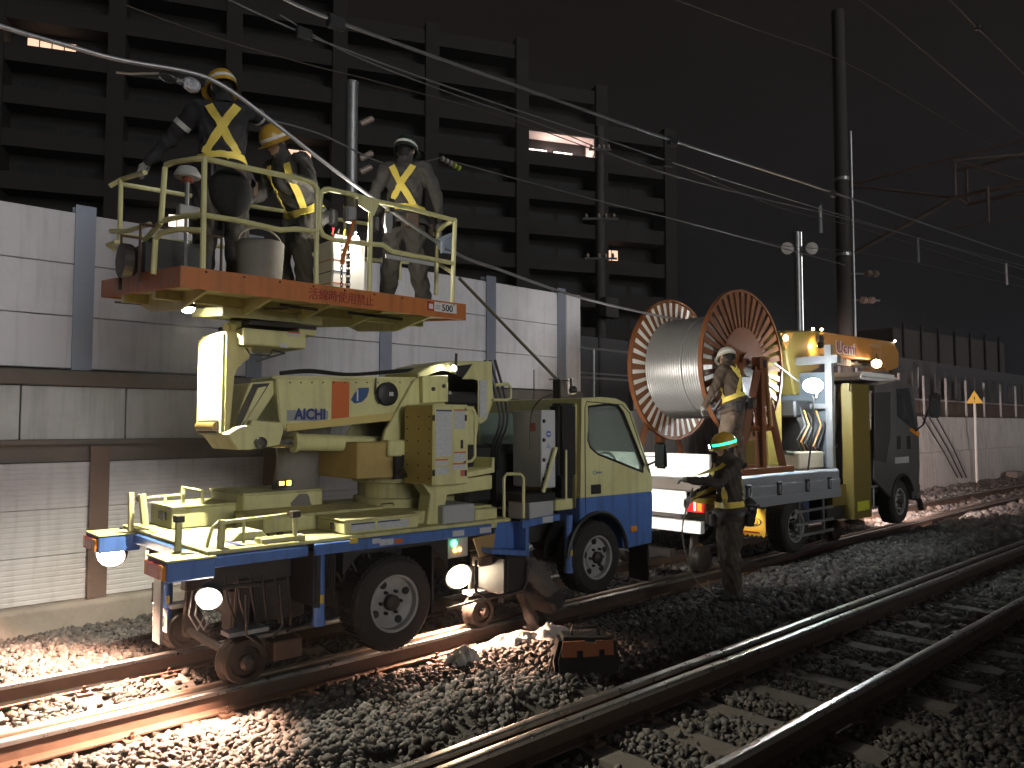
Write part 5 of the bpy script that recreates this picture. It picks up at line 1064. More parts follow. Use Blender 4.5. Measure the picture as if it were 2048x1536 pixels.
# crane: column, boom, head
cx = 10.55; CYc = 6.0
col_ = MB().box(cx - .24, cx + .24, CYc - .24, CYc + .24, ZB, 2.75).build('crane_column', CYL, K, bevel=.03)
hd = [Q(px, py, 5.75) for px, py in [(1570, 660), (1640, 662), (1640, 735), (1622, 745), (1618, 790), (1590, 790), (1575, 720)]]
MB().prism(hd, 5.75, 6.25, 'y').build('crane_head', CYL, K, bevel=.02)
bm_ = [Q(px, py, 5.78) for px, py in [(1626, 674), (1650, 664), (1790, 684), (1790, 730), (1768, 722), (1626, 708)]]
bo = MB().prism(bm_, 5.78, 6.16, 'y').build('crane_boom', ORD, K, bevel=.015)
a0, z0 = Q(1673, 694, 5.77); a1, _ = Q(1711, 694, 5.77)
wt = text('boom_lettering_outline', 'Ucmi', .27, (a0 - .01, 5.776, z0 - .09), WHT, bo, bold=.018, sx=1.0); w2 = text('boom_lettering', 'Ucmi', .27, (a0, 5.773, z0 - .085), mat('purple_print', (.20, .02, .16), .5), bo, bold=.004)
for o_ in (wt, w2):
    xs_ = [v.co.x for v in o_.data.vertices]; lo = min(xs_); k_ = (a1 - a0 + .02) / (max(xs_) - lo)
    for v in o_.data.vertices: v.co.x = lo + (v.co.x - lo) * k_
for px0, py0, px1, py1 in ((1740, 686, 1762, 698), (1738, 702, 1760, 705)): MB().pbox((px0, py0), (px1, py1), 5.776, .002).build('boom_notice', mat('faded_notice', (.40, .25, .12), .6), bo)
MB().pprism([(1760, 680), (1788, 684), (1798, 705), (1798, 735), (1778, 742), (1764, 730)], 5.76, .44).build('boom_tip', ORD, K, bevel=.02)
c = PY(1785, 742, 5.9); MB().lathe([(.10, -.03), (.10, .03)], c, (0, 1, 0), 16).build('hook_sheave', CHS, K); MB().tube([c, c - Vector((0, 0, .22))], .03, 8).box(c.x - .06, c.x + .06, c.y - .05, c.y + .05, c.z - .32, c.z - .2).build('hook_block', CYL, K)
MB().pprism([(1562, 666), (1588, 664), (1572, 700)], 5.74, .02).build('triangular_plate', ORD, K)
MB().pbox((1676, 716), (1702, 732), 5.76, .02).build('number_board', PAPER, K); text('board_figures', '19', .15, (Q(1686, 728, 5.75)[0], 5.755, Q(1686, 729, 5.75)[1]), BLACKTXT, K)
MB().pbox((1612, 712), (1758, 736), 5.95, .3).build('boom_rest', mat('dark_teal_steel', (.05, .07, .08), .6), K, bevel=.01)
c = PY(1638, 676, 5.72); MB().box(c.x - .09, c.x + .06, 5.68, 5.74, c.z - .09, c.z + .05).build('camera_box', BLK, K, bevel=.02)
# crane lamps
wm = emat('crane_lamp_glow', (1.0, .62, .28), 50)
worklamp(PY(1753, 727, 5.70), (-.75, -.25, -.45), 95, .085, K, wm, (1.0, .62, .34), 150, 'boom_lamp')
worklamp(PY(1571, 676, 5.70), (-.4, -.9, .0), 10, .045, K, wm, (1.0, .62, .34), 140, 'head_lamp'); worklamp(PY(1640, 690, 5.60), (.3, .9, -.1), 22, .05, K, wm, (1.0, .62, .30), 150, 'head_lamp')
for px, py in ((1626, 658), (1643, 659)):
    MB().ball(PY(px, py, 5.8), .022, 8).build('marker_bulb', wm, K, smooth=True)
c = PY(1790, 682, 5.75); MB().ball(c, .018, 8).build('tip_bulb', COOL_E, K, smooth=True)
# LED balloon-like flood lamp
c = PY(1626, 771, 5.12)
fl_ = MB().ball(c, .125, 14, (1.25, 1.0, .8)).build('flood_lamp', emat('flood_glow', (.86, .96, 1.0), 250), K, smooth=True)
MB().tube([c + Vector((-.12, 0, -.06)), c + Vector((-.02, -.05, -.18)), c + Vector((.12, 0, -.08))], .008, 6).build('lamp_yoke', CHROME, fl_); MB().tube([c + Vector((0, 0, -.14)), c + Vector((.02, .02, -.6)), (c.x, c.y + .1, ZB)], .014, 6).build('lamp_stand', CHS, fl_)
MB().tube([PY(1548, 725, 5.3), PY(1600, 765, 5.4), PY(1626, 780, 5.45)], .010, 6).build('lamp_cable', BLK, K, smooth=True)
# hoses, spare wheel, buckets on bed front
for k in range(9):
    px = 1600 + 8 * k; MB().tube([PY(px, 815 + (k % 3) * 6, 5.5), PY(px + 10, 850, 5.35), PY(px - 6, 880 + 3 * k, 5.4), PY(px + 4, 905, 5.5)], .010 + .004 * (k % 3), 6).build('hydraulic_hose', [BLK, ORD, CHS][k % 3], K, smooth=True)
MB().pbox((1590, 800), (1650, 835), 5.55, .3).build('control_levers_box', BLK, K, bevel=.03)
c = PY(1588, 870, 5.75)
MB().lathe([(.20, -.09), (.32, -.09), (.355, -.05), (.355, .05), (.32, .09), (.20, .09)], c, (1, -.55, 0), 28).build('spare_wheel', RUB, K, smooth=True); MB().lathe([(.21, -.06), (.21, -.03), (.05, -.02)], c, (1, -.55, 0), 24).build('spare_rim', WHT, K, smooth=True)
# cab
cabp = [(1752, 770), (1800, 760), (1826, 772), (1838, 860), (1840, 930), (1838, 985), (1826, 1000)]
CS = [Q(px, py, 5.06) for px, py in cabp]; xrear = Q(1744, 850, 5.06)[0]; xfront = max(p[0] for p in CS)
arch2 = [(w2x + .45 * math.cos(a_), w2z + .45 * math.sin(a_)) for a_ in np.linspace(math.radians(20), math.radians(168), 12)]
poly = CS + [p for p in arch2 if xrear + .05 < p[0] < CS[-1][0] - .02] + [(xrear, w2z + .42)]
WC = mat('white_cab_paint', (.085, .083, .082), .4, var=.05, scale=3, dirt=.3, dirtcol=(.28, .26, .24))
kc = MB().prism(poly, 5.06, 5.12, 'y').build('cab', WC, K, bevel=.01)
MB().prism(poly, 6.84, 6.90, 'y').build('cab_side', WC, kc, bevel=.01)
MB().box(xrear, xrear + .05, 5.12, 6.84, 1.0, CS[0][1] - .05).build('cab_rear', WC, kc)
MB().prism([CS[0], CS[1], CS[2], (CS[2][0], CS[2][1] - .06), (CS[1][0], CS[1][1] - .06), (CS[0][0], CS[0][1] - .06)], 5.08, 6.88, 'y').build('roof', WC, kc, smooth=True)
MB().box(xrear + .3, xfront - .2, 5.3, 6.6, CS[1][1] - .01, CS[1][1] + .12).build('roof_deflector', WHT, kc, bevel=.05, seg=2)
MB().prism([CS[2], CS[3], (CS[3][0] - .03, CS[3][1]), (CS[2][0] - .03, CS[2][1])], 5.12, 6.84, 'y').build('windscreen', GLS, kc); MB().prism([CS[3], CS[4], CS[5], (CS[5][0] - .1, CS[5][1]), (CS[3][0] - .1, CS[3][1])], 5.12, 6.84, 'y').build('front_panel', WC, kc, bevel=.01)
KGL = mat('cab_window_glass', (.035, .038, .042), .06, var=.1, scale=2)
MB().pprism([(1793, 778), (1818, 776), (1833, 858), (1830, 862), (1795, 832)], 5.054, .005).build('side_window', KGL, kc)
MB().pprism([(1748, 785), (1781, 784), (1781, 870), (1772, 925), (1748, 920)], 5.054, .005).build('rear_quarter_opening', mat('dark_interior', (.03, .026, .024), .8), kc); MB().pprism([(1733, 786), (1752, 786), (1752, 838), (1733, 838)], 5.10, .01).build('pale_panel', mat('pale_pink_panel', (.55, .45, .40), .6), kc)  # dark rear quarter, then a panel in even pale pink
for px in (1798, 1818): MB().pbox((px - 4, 872), (px + 4, 898), 5.052, .006).build('door_handle', BLK, kc, bevel=.003)
MB().pprism([(1822, 855), (1840, 866), (1838, 874), (1820, 862)], 5.05, .02).build('corner_lamp', AMB, kc)
MB().pbox((1790, 915), (1818, 925), 5.05, .02).build('door_step_trim', GREY, kc)
MB().tube([(p[0], 5.05, p[1]) for p in arch2], .025, 6).build('wheel_arch_lip', BLK, kc, smooth=True)
c = PY(1868, 812, 4.78); MB().box(c.x - .04, c.x + .04, 4.68, 4.86, c.z - .20, c.z + .22).build('mirror', BLK, K, bevel=.03, seg=2); MB().tube([PY(1830, 862, 5.05), PY(1846, 850, 4.95), (c.x, 4.82, c.z + .1)], .016, 6).build('mirror_arm', BLK, K, smooth=True)
MB().box(xfront - .05, xfront + .06, 5.08, 6.88, .50, .80).build('front_bumper', WC, K, bevel=.03)
MB().tube([PY(1836, 735, 5.15), PY(1836, 775, 5.15)], .008, 6).build('antenna', GAL, K)
for y in (5.3, 6.65):
    h = MB().box(xfront + .03, xfront + .075, y - .13, y + .13, .84, .98).build('headlight', emat('far_headlight_glow', (1, .85, .72), 25), K)
    lamp('SPOT', (xfront + .1, y, .9), 2600, (1.0, .74, .66), h, .06, target=(xfront + 6, y + 2.4, .35), angle=84, blend=.8)
MB().tube([PY(1838, 1000, 5.08), PY(1842, 1018, 5.0)], .05, 8).build('fog_lamp', BLK, K)
# rail wheels
for x in (8.15, 11.9):
    for off in (0, G):
        yy = t1y(x) + off; o = MB().lathe([(.02, -.06), (.12, -.06), (.16, -.045), (.16, .03), (.185, .045), (.185, .065), (.02, .07)], (x, yy, .16), (0, 1, 0), 28).build('rail_wheel', MATS['dark_wheel_steel'], K, smooth=True)
        MB().prism([(x - .06, .16), (x + .06, .16), (x + .12, .68), (x - .02, .68)], yy + .10, yy + .14, 'y').build('wheel_arm', CHS, o)

# ================================================================== CABLE DRUM and its stand
DRC = Vector((9.06, 5.93, 2.585)); DY_N, DY_F, DRR = 5.38, 6.48, 0.995
D = thing('cable_drum', 'big orange ribbed steel drum wound with silver cable on the crane truck bed', 'cable drum', (DRC.x, DRC.y, 1.5))
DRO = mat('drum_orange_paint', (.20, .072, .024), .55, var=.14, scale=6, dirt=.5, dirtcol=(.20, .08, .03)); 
for yf, sg in ((DY_N, -1), (DY_F, 1)):
    fl = thing  # noqa
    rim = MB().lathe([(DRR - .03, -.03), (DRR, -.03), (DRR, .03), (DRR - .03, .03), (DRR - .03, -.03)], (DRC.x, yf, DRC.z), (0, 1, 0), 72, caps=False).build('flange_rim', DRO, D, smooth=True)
    MB().lathe([(.0, -.02), (.50, -.02), (.50, .02), (.0, .02)], (DRC.x, yf, DRC.z), (0, 1, 0), 48).build('flange_disc', DRO, rim)
    n = 40
    for i in range(n):
        a_ = 2 * math.pi * i / n; u = Vector((math.cos(a_), 0, math.sin(a_))); t_ = Vector((-math.sin(a_), 0, math.cos(a_)))
        m = MB(); c0 = Vector((DRC.x, yf, DRC.z))
        w0, w1 = .022, .042
        q = [c0 + u * .49 - t_ * w0, c0 + u * .49 + t_ * w0, c0 + u * (DRR - .028) + t_ * w1, c0 + u * (DRR - .028) - t_ * w1]
        m.add([p - Vector((0, .014, 0)) for p in q] + [p + Vector((0, .014, 0)) for p in q], [(3, 2, 1, 0), (4, 5, 6, 7), (0, 1, 5, 4), (1, 2, 6, 5), (2, 3, 7, 6), (3, 0, 4, 7)])
        m.build('flange_spoke', DRO, rim)
    
# white backing slats seen between the spokes of the far flange are gaps onto pale boards
PB = mat('pale_lagging_board', (.78, .76, .70), .7, var=.08, scale=6)
for i in range(40):
    a_ = 2 * math.pi * (i + .5) / 40; u = Vector((math.cos(a_), 0, math.sin(a_))); t_ = Vector((-math.sin(a_), 0, math.cos(a_))); c0 = Vector((DRC.x, DY_F - .010, DRC.z)); m = MB()
    q = [c0 + u * .60 - t_ * .019, c0 + u * .60 + t_ * .019, c0 + u * .95 + t_ * .030, c0 + u * .95 - t_ * .030]
    m.add([p - Vector((0, .008, 0)) for p in q] + [p + Vector((0, .008, 0)) for p in q], [(3, 2, 1, 0), (4, 5, 6, 7), (0, 1, 5, 4), (1, 2, 6, 5), (2, 3, 7, 6), (3, 0, 4, 7)]); m.build('lagging_board', PB, D)
CAB = mat('silver_cable', (.46, .46, .45), .38, metal=.55, var=.06, scale=20)
R_c = .66; prof = []; yy = DY_N + .03; k = 0; pit = .036
while yy < DY_F - .03:
    rr = R_c if yy < DY_F - .62 else R_c + .018
    for j in range(5): an = math.pi * j / 4; prof.append((rr + math.sin(an) * .017, yy - DRC.y + pit * (.5 - .5 * math.cos(an))))
    yy += pit
MB().lathe(prof, DRC, (0, 1, 0), 64).build('cable_winding', CAB, D, smooth=True)
MB().tube([(DRC.x, DY_N - .32, DRC.z), (DRC.x, DY_F + .32, DRC.z)], .055, 16).build('axle', CHROME, D, smooth=True)
MB().lathe([(.16, -.06), (.16, .06)], (DRC.x, DY_N - .03, DRC.z), (0, 1, 0), 20).build('hub_plate', DRO, D)
# stand: A frames either side
ST = thing('drum_stand', 'orange steel A-frame stand holding the cable drum axle', 'stand', (DRC.x, 5.9, ZB))
for y in (DY_N - .24, DY_F + .24):
    top = Vector((DRC.x, y, DRC.z))
    for dx in (-.55, .55): MB().tube([(DRC.x + dx, y, ZB + .1), top + Vector((dx * .08, 0, -.05))], .055, 4).build('leg', DRO, ST)
    MB().box(DRC.x - .05, DRC.x + .05, y - .05, y + .05, ZB + .1, DRC.z).build('upright', DRO, ST); MB().box(DRC.x - .75, DRC.x + .75, y - .06, y + .06, ZB + .002, ZB + .10).build('foot_beam', DRO, ST, bevel=.008)
    MB().box(DRC.x - .09, DRC.x + .09, y - .07, y + .07, DRC.z - .08, DRC.z + .09).build('bearing_block', DRO, ST, bevel=.015)
    MB().tube([(DRC.x - .32, y, ZB + .6), (DRC.x + .32, y, ZB + .6)], .035, 4).build('cross_bar', DRO, ST)
    MB().tube([(DRC.x + .05, y - .06, DRC.z + .02), (DRC.x + .14, y - .06, DRC.z - .8)], .03, 8).build('brake_cylinder', ORD, ST, smooth=True)
for x in (DRC.x - .65, DRC.x + .65): MB().box(x - .05, x + .05, DY_N - .18, DY_F + .18, ZB + .003, ZB + .09).build('cross_beam', DRO, ST)

# ================================================================== the cable being strung
CBL = mat('new_cable', (.40, .40, .42), .42, metal=.6, var=.06)
def spl(P3, n=8):
    dn = []
    for i in range(len(P3) - 1):
        p0 = P3[max(0, i - 1)]; p1 = P3[i]; p2 = P3[i + 1]; p3 = P3[min(len(P3) - 1, i + 2)]
        for k in range(n):
            t = k / n; dn.append(0.5 * ((2 * p1) + (p2 - p0) * t + (2 * p0 - 5 * p1 + 4 * p2 - p3) * t * t + (3 * p1 - p0 - 3 * p2 + p3) * t ** 3))
    return dn + [P3[-1]]
pts = [PY(x, y, Y) for x, y, Y in [(-160, -5, 5.5), (0, 52, 5.5), (130, 90, 5.5), (240, 120, 5.45), (370, 143, 5.4), (440, 168, 5.35), (530, 232, 5.3), (640, 318, 5.2), (745, 395, 5.15), (905, 503, 5.3), (1000, 540, 5.6), (1150, 592, 6.0), (1290, 626, 6.25)]]
pts += [Vector((DRC.x - .05, 6.25, DRC.z + R_c + .02))]
MB().tube(spl(pts), .0155, 10).build('feeder_cable', CBL, None, smooth=True, label='new silver cable running from the drum up across the work platform', cat='cable')

# ================================================================== WORKERS
SKIN = mat('skin', (.42, .26, .18), .55, var=.06); HAIR = mat('dark_hair', (.012, .010, .009), .7, var=.2); BOOT = mat('black_boot', (.02, .02, .02), .5)
GLV = mat('work_glove', (.30, .30, .28), .8, var=.15, scale=20)
VEST = mat('yellow_reflective_strap', (.95, .76, .16), .35, var=.04, scale=30)
def cloth(name, c): return mat(name, c, .9, var=.2, scale=16, bump=.5)
def person(label, loc, rotz, J, cols, helmet=(.55, .35, .04), straps='back', sc=.95, light=None, lamp_col=None, group='railway workers', extra=None, bands=None, bag=1.0):
    """J: joints in the body's own frame (x right, y forward, z up), at 1.72 m standing height"""
    t = thing('person', label, 'person', loc, group)
    M = Matrix.Translation(Vector(loc)) @ Matrix.Rotation(rotz, 4, 'Z') @ Matrix.Diagonal((sc, sc, sc, 1))
    Jv = {k: Vector(v) for k, v in J.items()}
    segs = []; mb = MB()
    def cap(a, b, ra, rb, reg_):
        a, b = Vector(a), Vector(b); d = (b - a); L = d.length; d.normalize() if L > 1e-6 else None
        ps, rs = [], []
        for i in range(5): an = math.pi / 2 * i / 4; ps.append(a - d * ra * math.cos(an)); rs.append(max(.002, ra * math.sin(an)))
        for i in range(1, 4): ps.append(a.lerp(b, i / 4)); rs.append(ra + (rb - ra) * i / 4)
        for i in range(5): an = math.pi / 2 * (1 - i / 4); ps.append(b + d * rb * math.cos(an)); rs.append(max(.002, rb * math.sin(an)))
        mb.tube(ps, rs, 12); segs.append((a, b, reg_, max(ra, rb)))
    lat = (Jv['shR'] - Jv['shL']).normalized()
    tor = [(Jv['pelvis'] - (Jv['chest'] - Jv['pelvis']).normalized() * .10, .150, .115), (Jv['pelvis'], .172, .130), (Jv['pelvis'].lerp(Jv['chest'], .45), .158, .118), (Jv['chest'], .185, .132), (Jv['chest'].lerp(Jv['neck'], .6), .180, .110), (Jv['neck'], .085, .075)]
    k = len(mb.v); n = 20
    for i, (c, a, b) in enumerate(tor):
        ax = (tor[min(i + 1, 5)][0] - tor[max(i - 1, 0)][0]).normalized(); dp = ax.cross(lat).normalized(); la = dp.cross(ax).normalized()
        for j in range(n): an = 2 * math.pi * j / n; mb.v.append(tuple(c + la * a * math.cos(an) + dp * b * math.sin(an)))
    for i in range(5):
        for j in range(n): mb.f.append((k + i * n + j, k + i * n + (j + 1) % n, k + (i + 1) * n + (j + 1) % n, k + (i + 1) * n + j))
    mb.f.append(tuple(k + j for j in range(n))[::-1]); mb.f.append(tuple(k + 5 * n + j for j in range(n)))
    segs.append((Jv['pelvis'].lerp(Jv['chest'], .35), Jv['neck'], 'jacket', .17)); segs.append((tor[0][0], Jv['pelvis'].lerp(Jv['chest'], .1), 'trousers', .16))
    hd = Jv['head']; fwd = Vector(J.get('look', (0, 1, 0))).normalized(); hup = (hd - Jv['neck']).normalized(); hx = fwd.cross(hup).normalized(); fwd = hup.cross(hx).normalized()
    cap(Jv['neck'] - hup * .04, hd - hup * .04, .062, .058, 'skin')
    kk = len(mb.v); mb.ball((0, 0, 0), 1, 12)
    HM = Matrix((hx, fwd, hup)).transposed()
    for i in range(kk, len(mb.v)):
        p = Vector(mb.v[i]); tz_ = .86 + .14 * min(1, (p.z + 1)); mb.v[i] = tuple(hd + HM @ Vector((p.x * .078 * tz_, p.y * .098 * (.92 + .08 * tz_), p.z * .115)))
    cap(hd + fwd * .088 - hup * .015, hd + fwd * .108 - hup * .03, .012, .014, 'skin'); cap(hd + fwd * .06 - hup * .085, hd + fwd * .075 - hup * .09, .035, .028, 'skin')
    for s_ in (-1, 1): cap(hd + hx * .078 * s_ + hup * .015, hd + hx * .080 * s_ - hup * .025, .016, .013, 'skin')
    segs.append((hd + fwd * .05, hd + fwd * .05 - hup * .05, 'skin', .09)); segs.append((hd - fwd * .06 + hup * .05, hd - fwd * .06 - hup * .06, 'hair', .09))
    for s_ in 'LR':
        sh, el, wr = Jv['sh' + s_], Jv['el' + s_], Jv['wr' + s_]; hp, kn, an_ = Jv['hip' + s_], Jv['kn' + s_], Jv['an' + s_]
        cap(sh, el, .070, .052, 'jacket'); cap(el, wr, .054, .040, 'jacket'); cap(Jv['chest'].lerp(Jv['neck'], .55), sh, .085, .070, 'jacket')
        bag = max(bag, 1.12); cap(hp, kn, .100 * bag, .074 * bag, 'trousers'); cap(kn, an_ + (kn - an_) * .12, .078 * bag, .066 * bag, 'trousers'); cap(Jv['pelvis'], hp, .12, .105, 'trousers')
        tf = Vector(J.get('toe' + s_, (0, 1, 0))).normalized(); cap(an_ + (kn - an_) * .36, an_ - Vector((0, 0, .03)), .060 * bag, .052, 'boot'); cap(an_ - tf * .05 - Vector((0, 0, .045)), an_ + tf * .13 - Vector((0, 0, .055)), .045, .038, 'boot')
        d = (wr - el).normalized(); cap(wr, wr + d * .075, .036, .034, 'glove')
    mb.xf(M)
    tmp = bpy.data.meshes.new('tmp'); tmp.from_pydata(mb.v, [], mb.f); bm = bmesh.new(); bm.from_mesh(tmp); bmesh.ops.recalc_face_normals(bm, faces=bm.faces); bm.to_mesh(tmp); bm.free()
    to = bpy.data.objects.new('tmp', tmp); COL.objects.link(to); md = to.modifiers.new('r', 'REMESH'); md.mode = 'VOXEL'; md.voxel_size = .0135
    sm_ = to.modifiers.new('s', 'SMOOTH'); sm_.factor = .5; sm_.iterations = 3
    me = bpy.data.meshes.new_from_object(to.evaluated_get(bpy.context.evaluated_depsgraph_get())); bpy.data.objects.remove(to)
    # cloth folds, then fingers
    nv_ = len(me.vertices); co = np.empty(nv_ * 3, np.float32); me.vertices.foreach_get('co', co); co = co.reshape(-1, 3); no = np.empty(nv_ * 3, np.float32); me.vertices.foreach_get('normal', no); no = no.reshape(-1, 3)
    f_ = .006 * np.sin(co[:, 2] * 48 + 7 * np.sin(co[:, 0] * 15 + co[:, 1] * 13)) + .004 * np.sin(co[:, 0] * 80 + co[:, 2] * 40 + 3 * np.sin(co[:, 1] * 30)) + .005 * np.sin(co[:, 1] * 37 - co[:, 2] * 29)
    hw = np.array(M @ hd); msk = (np.linalg.norm(co - hw, axis=1) > .16)[:, None]; co = co + no * f_[:, None] * msk
    W_ = [(np.array(M @ a), np.array(M @ b), r_, rad * sc) for a, b, r_, rad in segs]
    best = np.full(nv_, 9e9); regi = np.zeros(nv_, int); names = ['jacket', 'trousers', 'skin', 'hair', 'boot', 'glove']
    for a, b, r_, rad in W_:
        ab_ = b - a; tt = np.clip(((co - a) @ ab_) / max(1e-9, ab_ @ ab_), 0, 1); ds_ = np.linalg.norm(co - a - tt[:, None] * ab_, axis=1) / rad
        up_ = ds_ < best; best[up_] = ds_[up_]; regi[up_] = names.index(r_)
    fb_ = MB()
    for s_ in 'LR':
        el, wr = Jv['el' + s_], Jv['wr' + s_]; d = (wr - el).normalized(); side_ = d.cross(Vector((0, 0, 1)) if abs(d.z) < .9 else Vector((0, 1, 0))).normalized(); nrm = side_.cross(d)
        curl = Vector(J.get('curl' + s_, tuple(-nrm)))
        for q, (o_, L) in enumerate(((-.027, .070), (-.009, .080), (.009, .076), (.027, .060))):
            b0 = wr + d * .085 + side_ * o_; b1 = b0 + d * L * .5 + curl * .012; b2 = b1 + d * L * .3 + curl * L * .45; fb_.tube([M @ b0, M @ b1, M @ b2], [.0105 * sc, .0095 * sc, .008 * sc], 6)
        th = wr + d * .03 + side_ * .032; fb_.tube([M @ th, M @ (th + side_ * .022 + d * .03), M @ (th + side_ * .018 + d * .06 + curl * .015)], [.012 * sc, .011 * sc, .009 * sc], 6)
    nf = len(me.polygons); faces = [tuple(p.vertices) for p in me.polygons]
    fm = [int(regi[list(f2)].max()) if False else int(np.bincount(regi[list(f2)]).argmax()) for f2 in faces]
    body = bpy.data.meshes.new('body'); off = Vector(loc)
    allv = [tuple(Vector(c) - off) for c in co.tolist()] + [tuple(Vector(p) - off) for p in fb_.v]
    body.from_pydata(allv, [], faces + [tuple(i + nv_ for i in q) for q in fb_.f])
    for m_ in (cols[0], cols[1], SKIN, HAIR, BOOT, GLV): body.materials.append(m_)
    body.polygons.foreach_set('material_index', np.array(fm + [5] * len(fb_.f), np.int32)); body.polygons.foreach_set('use_smooth', np.ones(len(body.polygons), bool)); body.update()
    bo_ = reg(bpy.data.objects.new('body', body), t)
    bvh = BVHTree.FromPolygons([Vector(c) for c in co.tolist()], faces)
    # helmet
    hc = M @ (hd + hup * .020); HX, HF, HU = [(M.to_3x3() @ v).normalized() for v in (hx, fwd, hup)]
    hm = MB(); rows = [(1.0, -.01), (1.02, .02), (.96, .06), (.82, .095), (.58, .122), (.3, .135), (.02, .139)]; k = len(hm.v)
    for r_, h_ in rows:
        for j in range(24): an = 2 * math.pi * j / 24; hm.v.append(tuple(hc + (HX * math.cos(an) * .102 + HF * math.sin(an) * .125) * r_ * sc * 1.05 + HU * h_ * sc))
    for i in range(6):
        for j in range(24): hm.f.append((k + i * 24 + j, k + i * 24 + (j + 1) % 24, k + (i + 1) * 24 + (j + 1) % 24, k + (i + 1) * 24 + j))
    ho = hm.build('helmet', mat('helmet_%d' % int(helmet[0] * 100), helmet, .3, var=.04), t, smooth=True)
    br = MB(); k = 0                          # brim: longer in front
    for r_, h_ in ((1.0, -.012), (1.12, -.018), (1.12, -.024), (1.0, -.02)):
        for j in range(24): an = 2 * math.pi * j / 24; e_ = 1 + (r_ - 1) * (2.6 if math.sin(an) > .2 else .5); br.v.append(tuple(hc + (HX * math.cos(an) * .102 + HF * math.sin(an) * .125) * e_ * sc * 1.05 + HU * h_ * sc))
    for i in range(4):
        for j in range(24): a_ = i * 24; b_ = ((i + 1) % 4) * 24; br.f.append((a_ + j, a_ + (j + 1) % 24, b_ + (j + 1) % 24, b_ + j))
    br.build('brim', MATS['helmet_%d' % int(helmet[0] * 100)], ho, smooth=True)
    bandm = lamp_col or mat('helmet_reflective_band', (.78, .78, .74), .3)
    bd = MB()
    for h_ in (.012, .038):
        for j in range(24): an = 2 * math.pi * j / 24; bd.v.append(tuple(hc + (HX * math.cos(an) * .102 + HF * math.sin(an) * .125) * 1.035 * sc * 1.05 + HU * h_ * sc))
    for j in range(24): bd.f.append((j, (j + 1) % 24, 24 + (j + 1) % 24, 24 + j))
    bd.build('helmet_band', bandm, ho)
    for s_ in (-1, 1):
        MB().ball(M @ (hd + fwd * .088 + hx * .030 * s_ + hup * .005), .011 * sc, 6).build('eye', HAIR, t)
    if light:
        lp_ = hc + HF * .145 * sc + HU * .02; lo_ = MB().lathe([(.022, -.02), (.024, .01), (.001, .014)], lp_, HF, 12).build('head_lamp', BLK, ho); MB().lathe([(.019, .0141), (.001, .018)], lp_, HF, 12).build('lamp_lens', COOL_E, lo_)
        lamp('SPOT', lp_ + HF * .03, light, (.85, .92, 1.0), ho, .015, target=lp_ + HF * 2 - HU * .7, angle=90)
    # harness straps laid on the jacket
    tax = (Jv['chest'] - Jv['pelvis']).normalized(); tdp = tax.cross(lat).normalized()
    if tdp.dot(Vector((0, 1, 0)) if abs((M.to_3x3() @ tdp).z) < 9 else tdp) < 0: tdp = -tdp
    def surf(u, v_, sgn, radial=None):
        c = Jv['pelvis'].lerp(Jv['chest'], v_)
        if radial is None: o_ = c + lat * u + tdp * .55 * sgn; d_ = -tdp * sgn
        else: dd = lat * math.cos(radial) + tdp * math.sin(radial); o_ = c + dd * .30; d_ = -dd
        o_ = M @ o_; d_ = (M.to_3x3() @ d_).normalized(); h_ = bvh.ray_cast(o_, d_)
        return (h_[0] + h_[1] * .017, h_[1]) if h_[0] is not None else None
    def ribbon(fs, w_, closed=False):
        pts_ = [f2 for f2 in fs if f2]
        if len(pts_) < 3: return
        # smooth
        P_ = [p for p, _ in pts_]
        for _ in range(2): P_ = [P_[i] if (not closed and i in (0, len(P_) - 1)) else (P_[i - 1] + P_[i] * 2 + P_[(i + 1) % len(P_)]) / 4 for i in range(len(P_))]
        rb = MB(); n_ = len(P_)
        for i in range(n_):
            tg_ = (P_[(i + 1) % n_] - P_[i - 1]) if closed else (P_[min(i + 1, n_ - 1)] - P_[max(i - 1, 0)])
            sd = tg_.normalized().cross(pts_[i][1]).normalized() * w_ / 2; nn_ = pts_[i][1] * .006
            rb.v += [tuple(P_[i] - sd), tuple(P_[i] + sd), tuple(P_[i] + sd - nn_), tuple(P_[i] - sd - nn_)]
        for i in range(n_ if closed else n_ - 1):
            a_, b_ = i * 4, ((i + 1) % n_) * 4
            for j in range(4): rb.f.append((a_ + j, a_ + (j + 1) % 4, b_ + (j + 1) % 4, b_ + j))
        rb.build('reflective_strap', VEST, t, smooth=True)
    if straps:
        ribbon([surf(0, .10, 1, 2 * math.pi * i / 36) for i in range(36)], .068 * sc, True)
        for s_ in (-1, 1):
            ribbon([surf(s_ * (.10 - .21 * i / 14), 1.42 - 1.24 * i / 14, -1) for i in range(15)], .062 * sc)     # crossing on the back
            ribbon([surf(s_ * .105, 1.42 - 1.24 * i / 14, 1) for i in range(15)], .060 * sc)                    # straight in front
    # loose jacket skirt, collar, tool belt with pouches
    def ring(v_, out_):
        R3 = []
        for i in range(32):
            h_ = surf(0, v_, 1, 2 * math.pi * i / 32); c = M @ Jv['pelvis'].lerp(Jv['chest'], v_)
            dd = (M.to_3x3() @ (lat * math.cos(2 * math.pi * i / 32) + tdp * math.sin(2 * math.pi * i / 32))).normalized()
            R3.append((c, dd, min(.20 * sc, max(.13 * sc, (h_[0] - c).length if h_ else .15 * sc)) + out_))
        rr_ = [r for _, _, r in R3]; rr_ = [(rr_[i - 2] + rr_[i - 1] + rr_[i] + rr_[(i + 1) % 32] + rr_[(i + 2) % 32]) / 5 for i in range(32)]
        return [tuple(c + d_ * (r * (1 + .02 * math.sin(5 * i + 9 * v_)))) for (c, d_, _), r, i in zip(R3, rr_, range(32))]
    sk = MB()
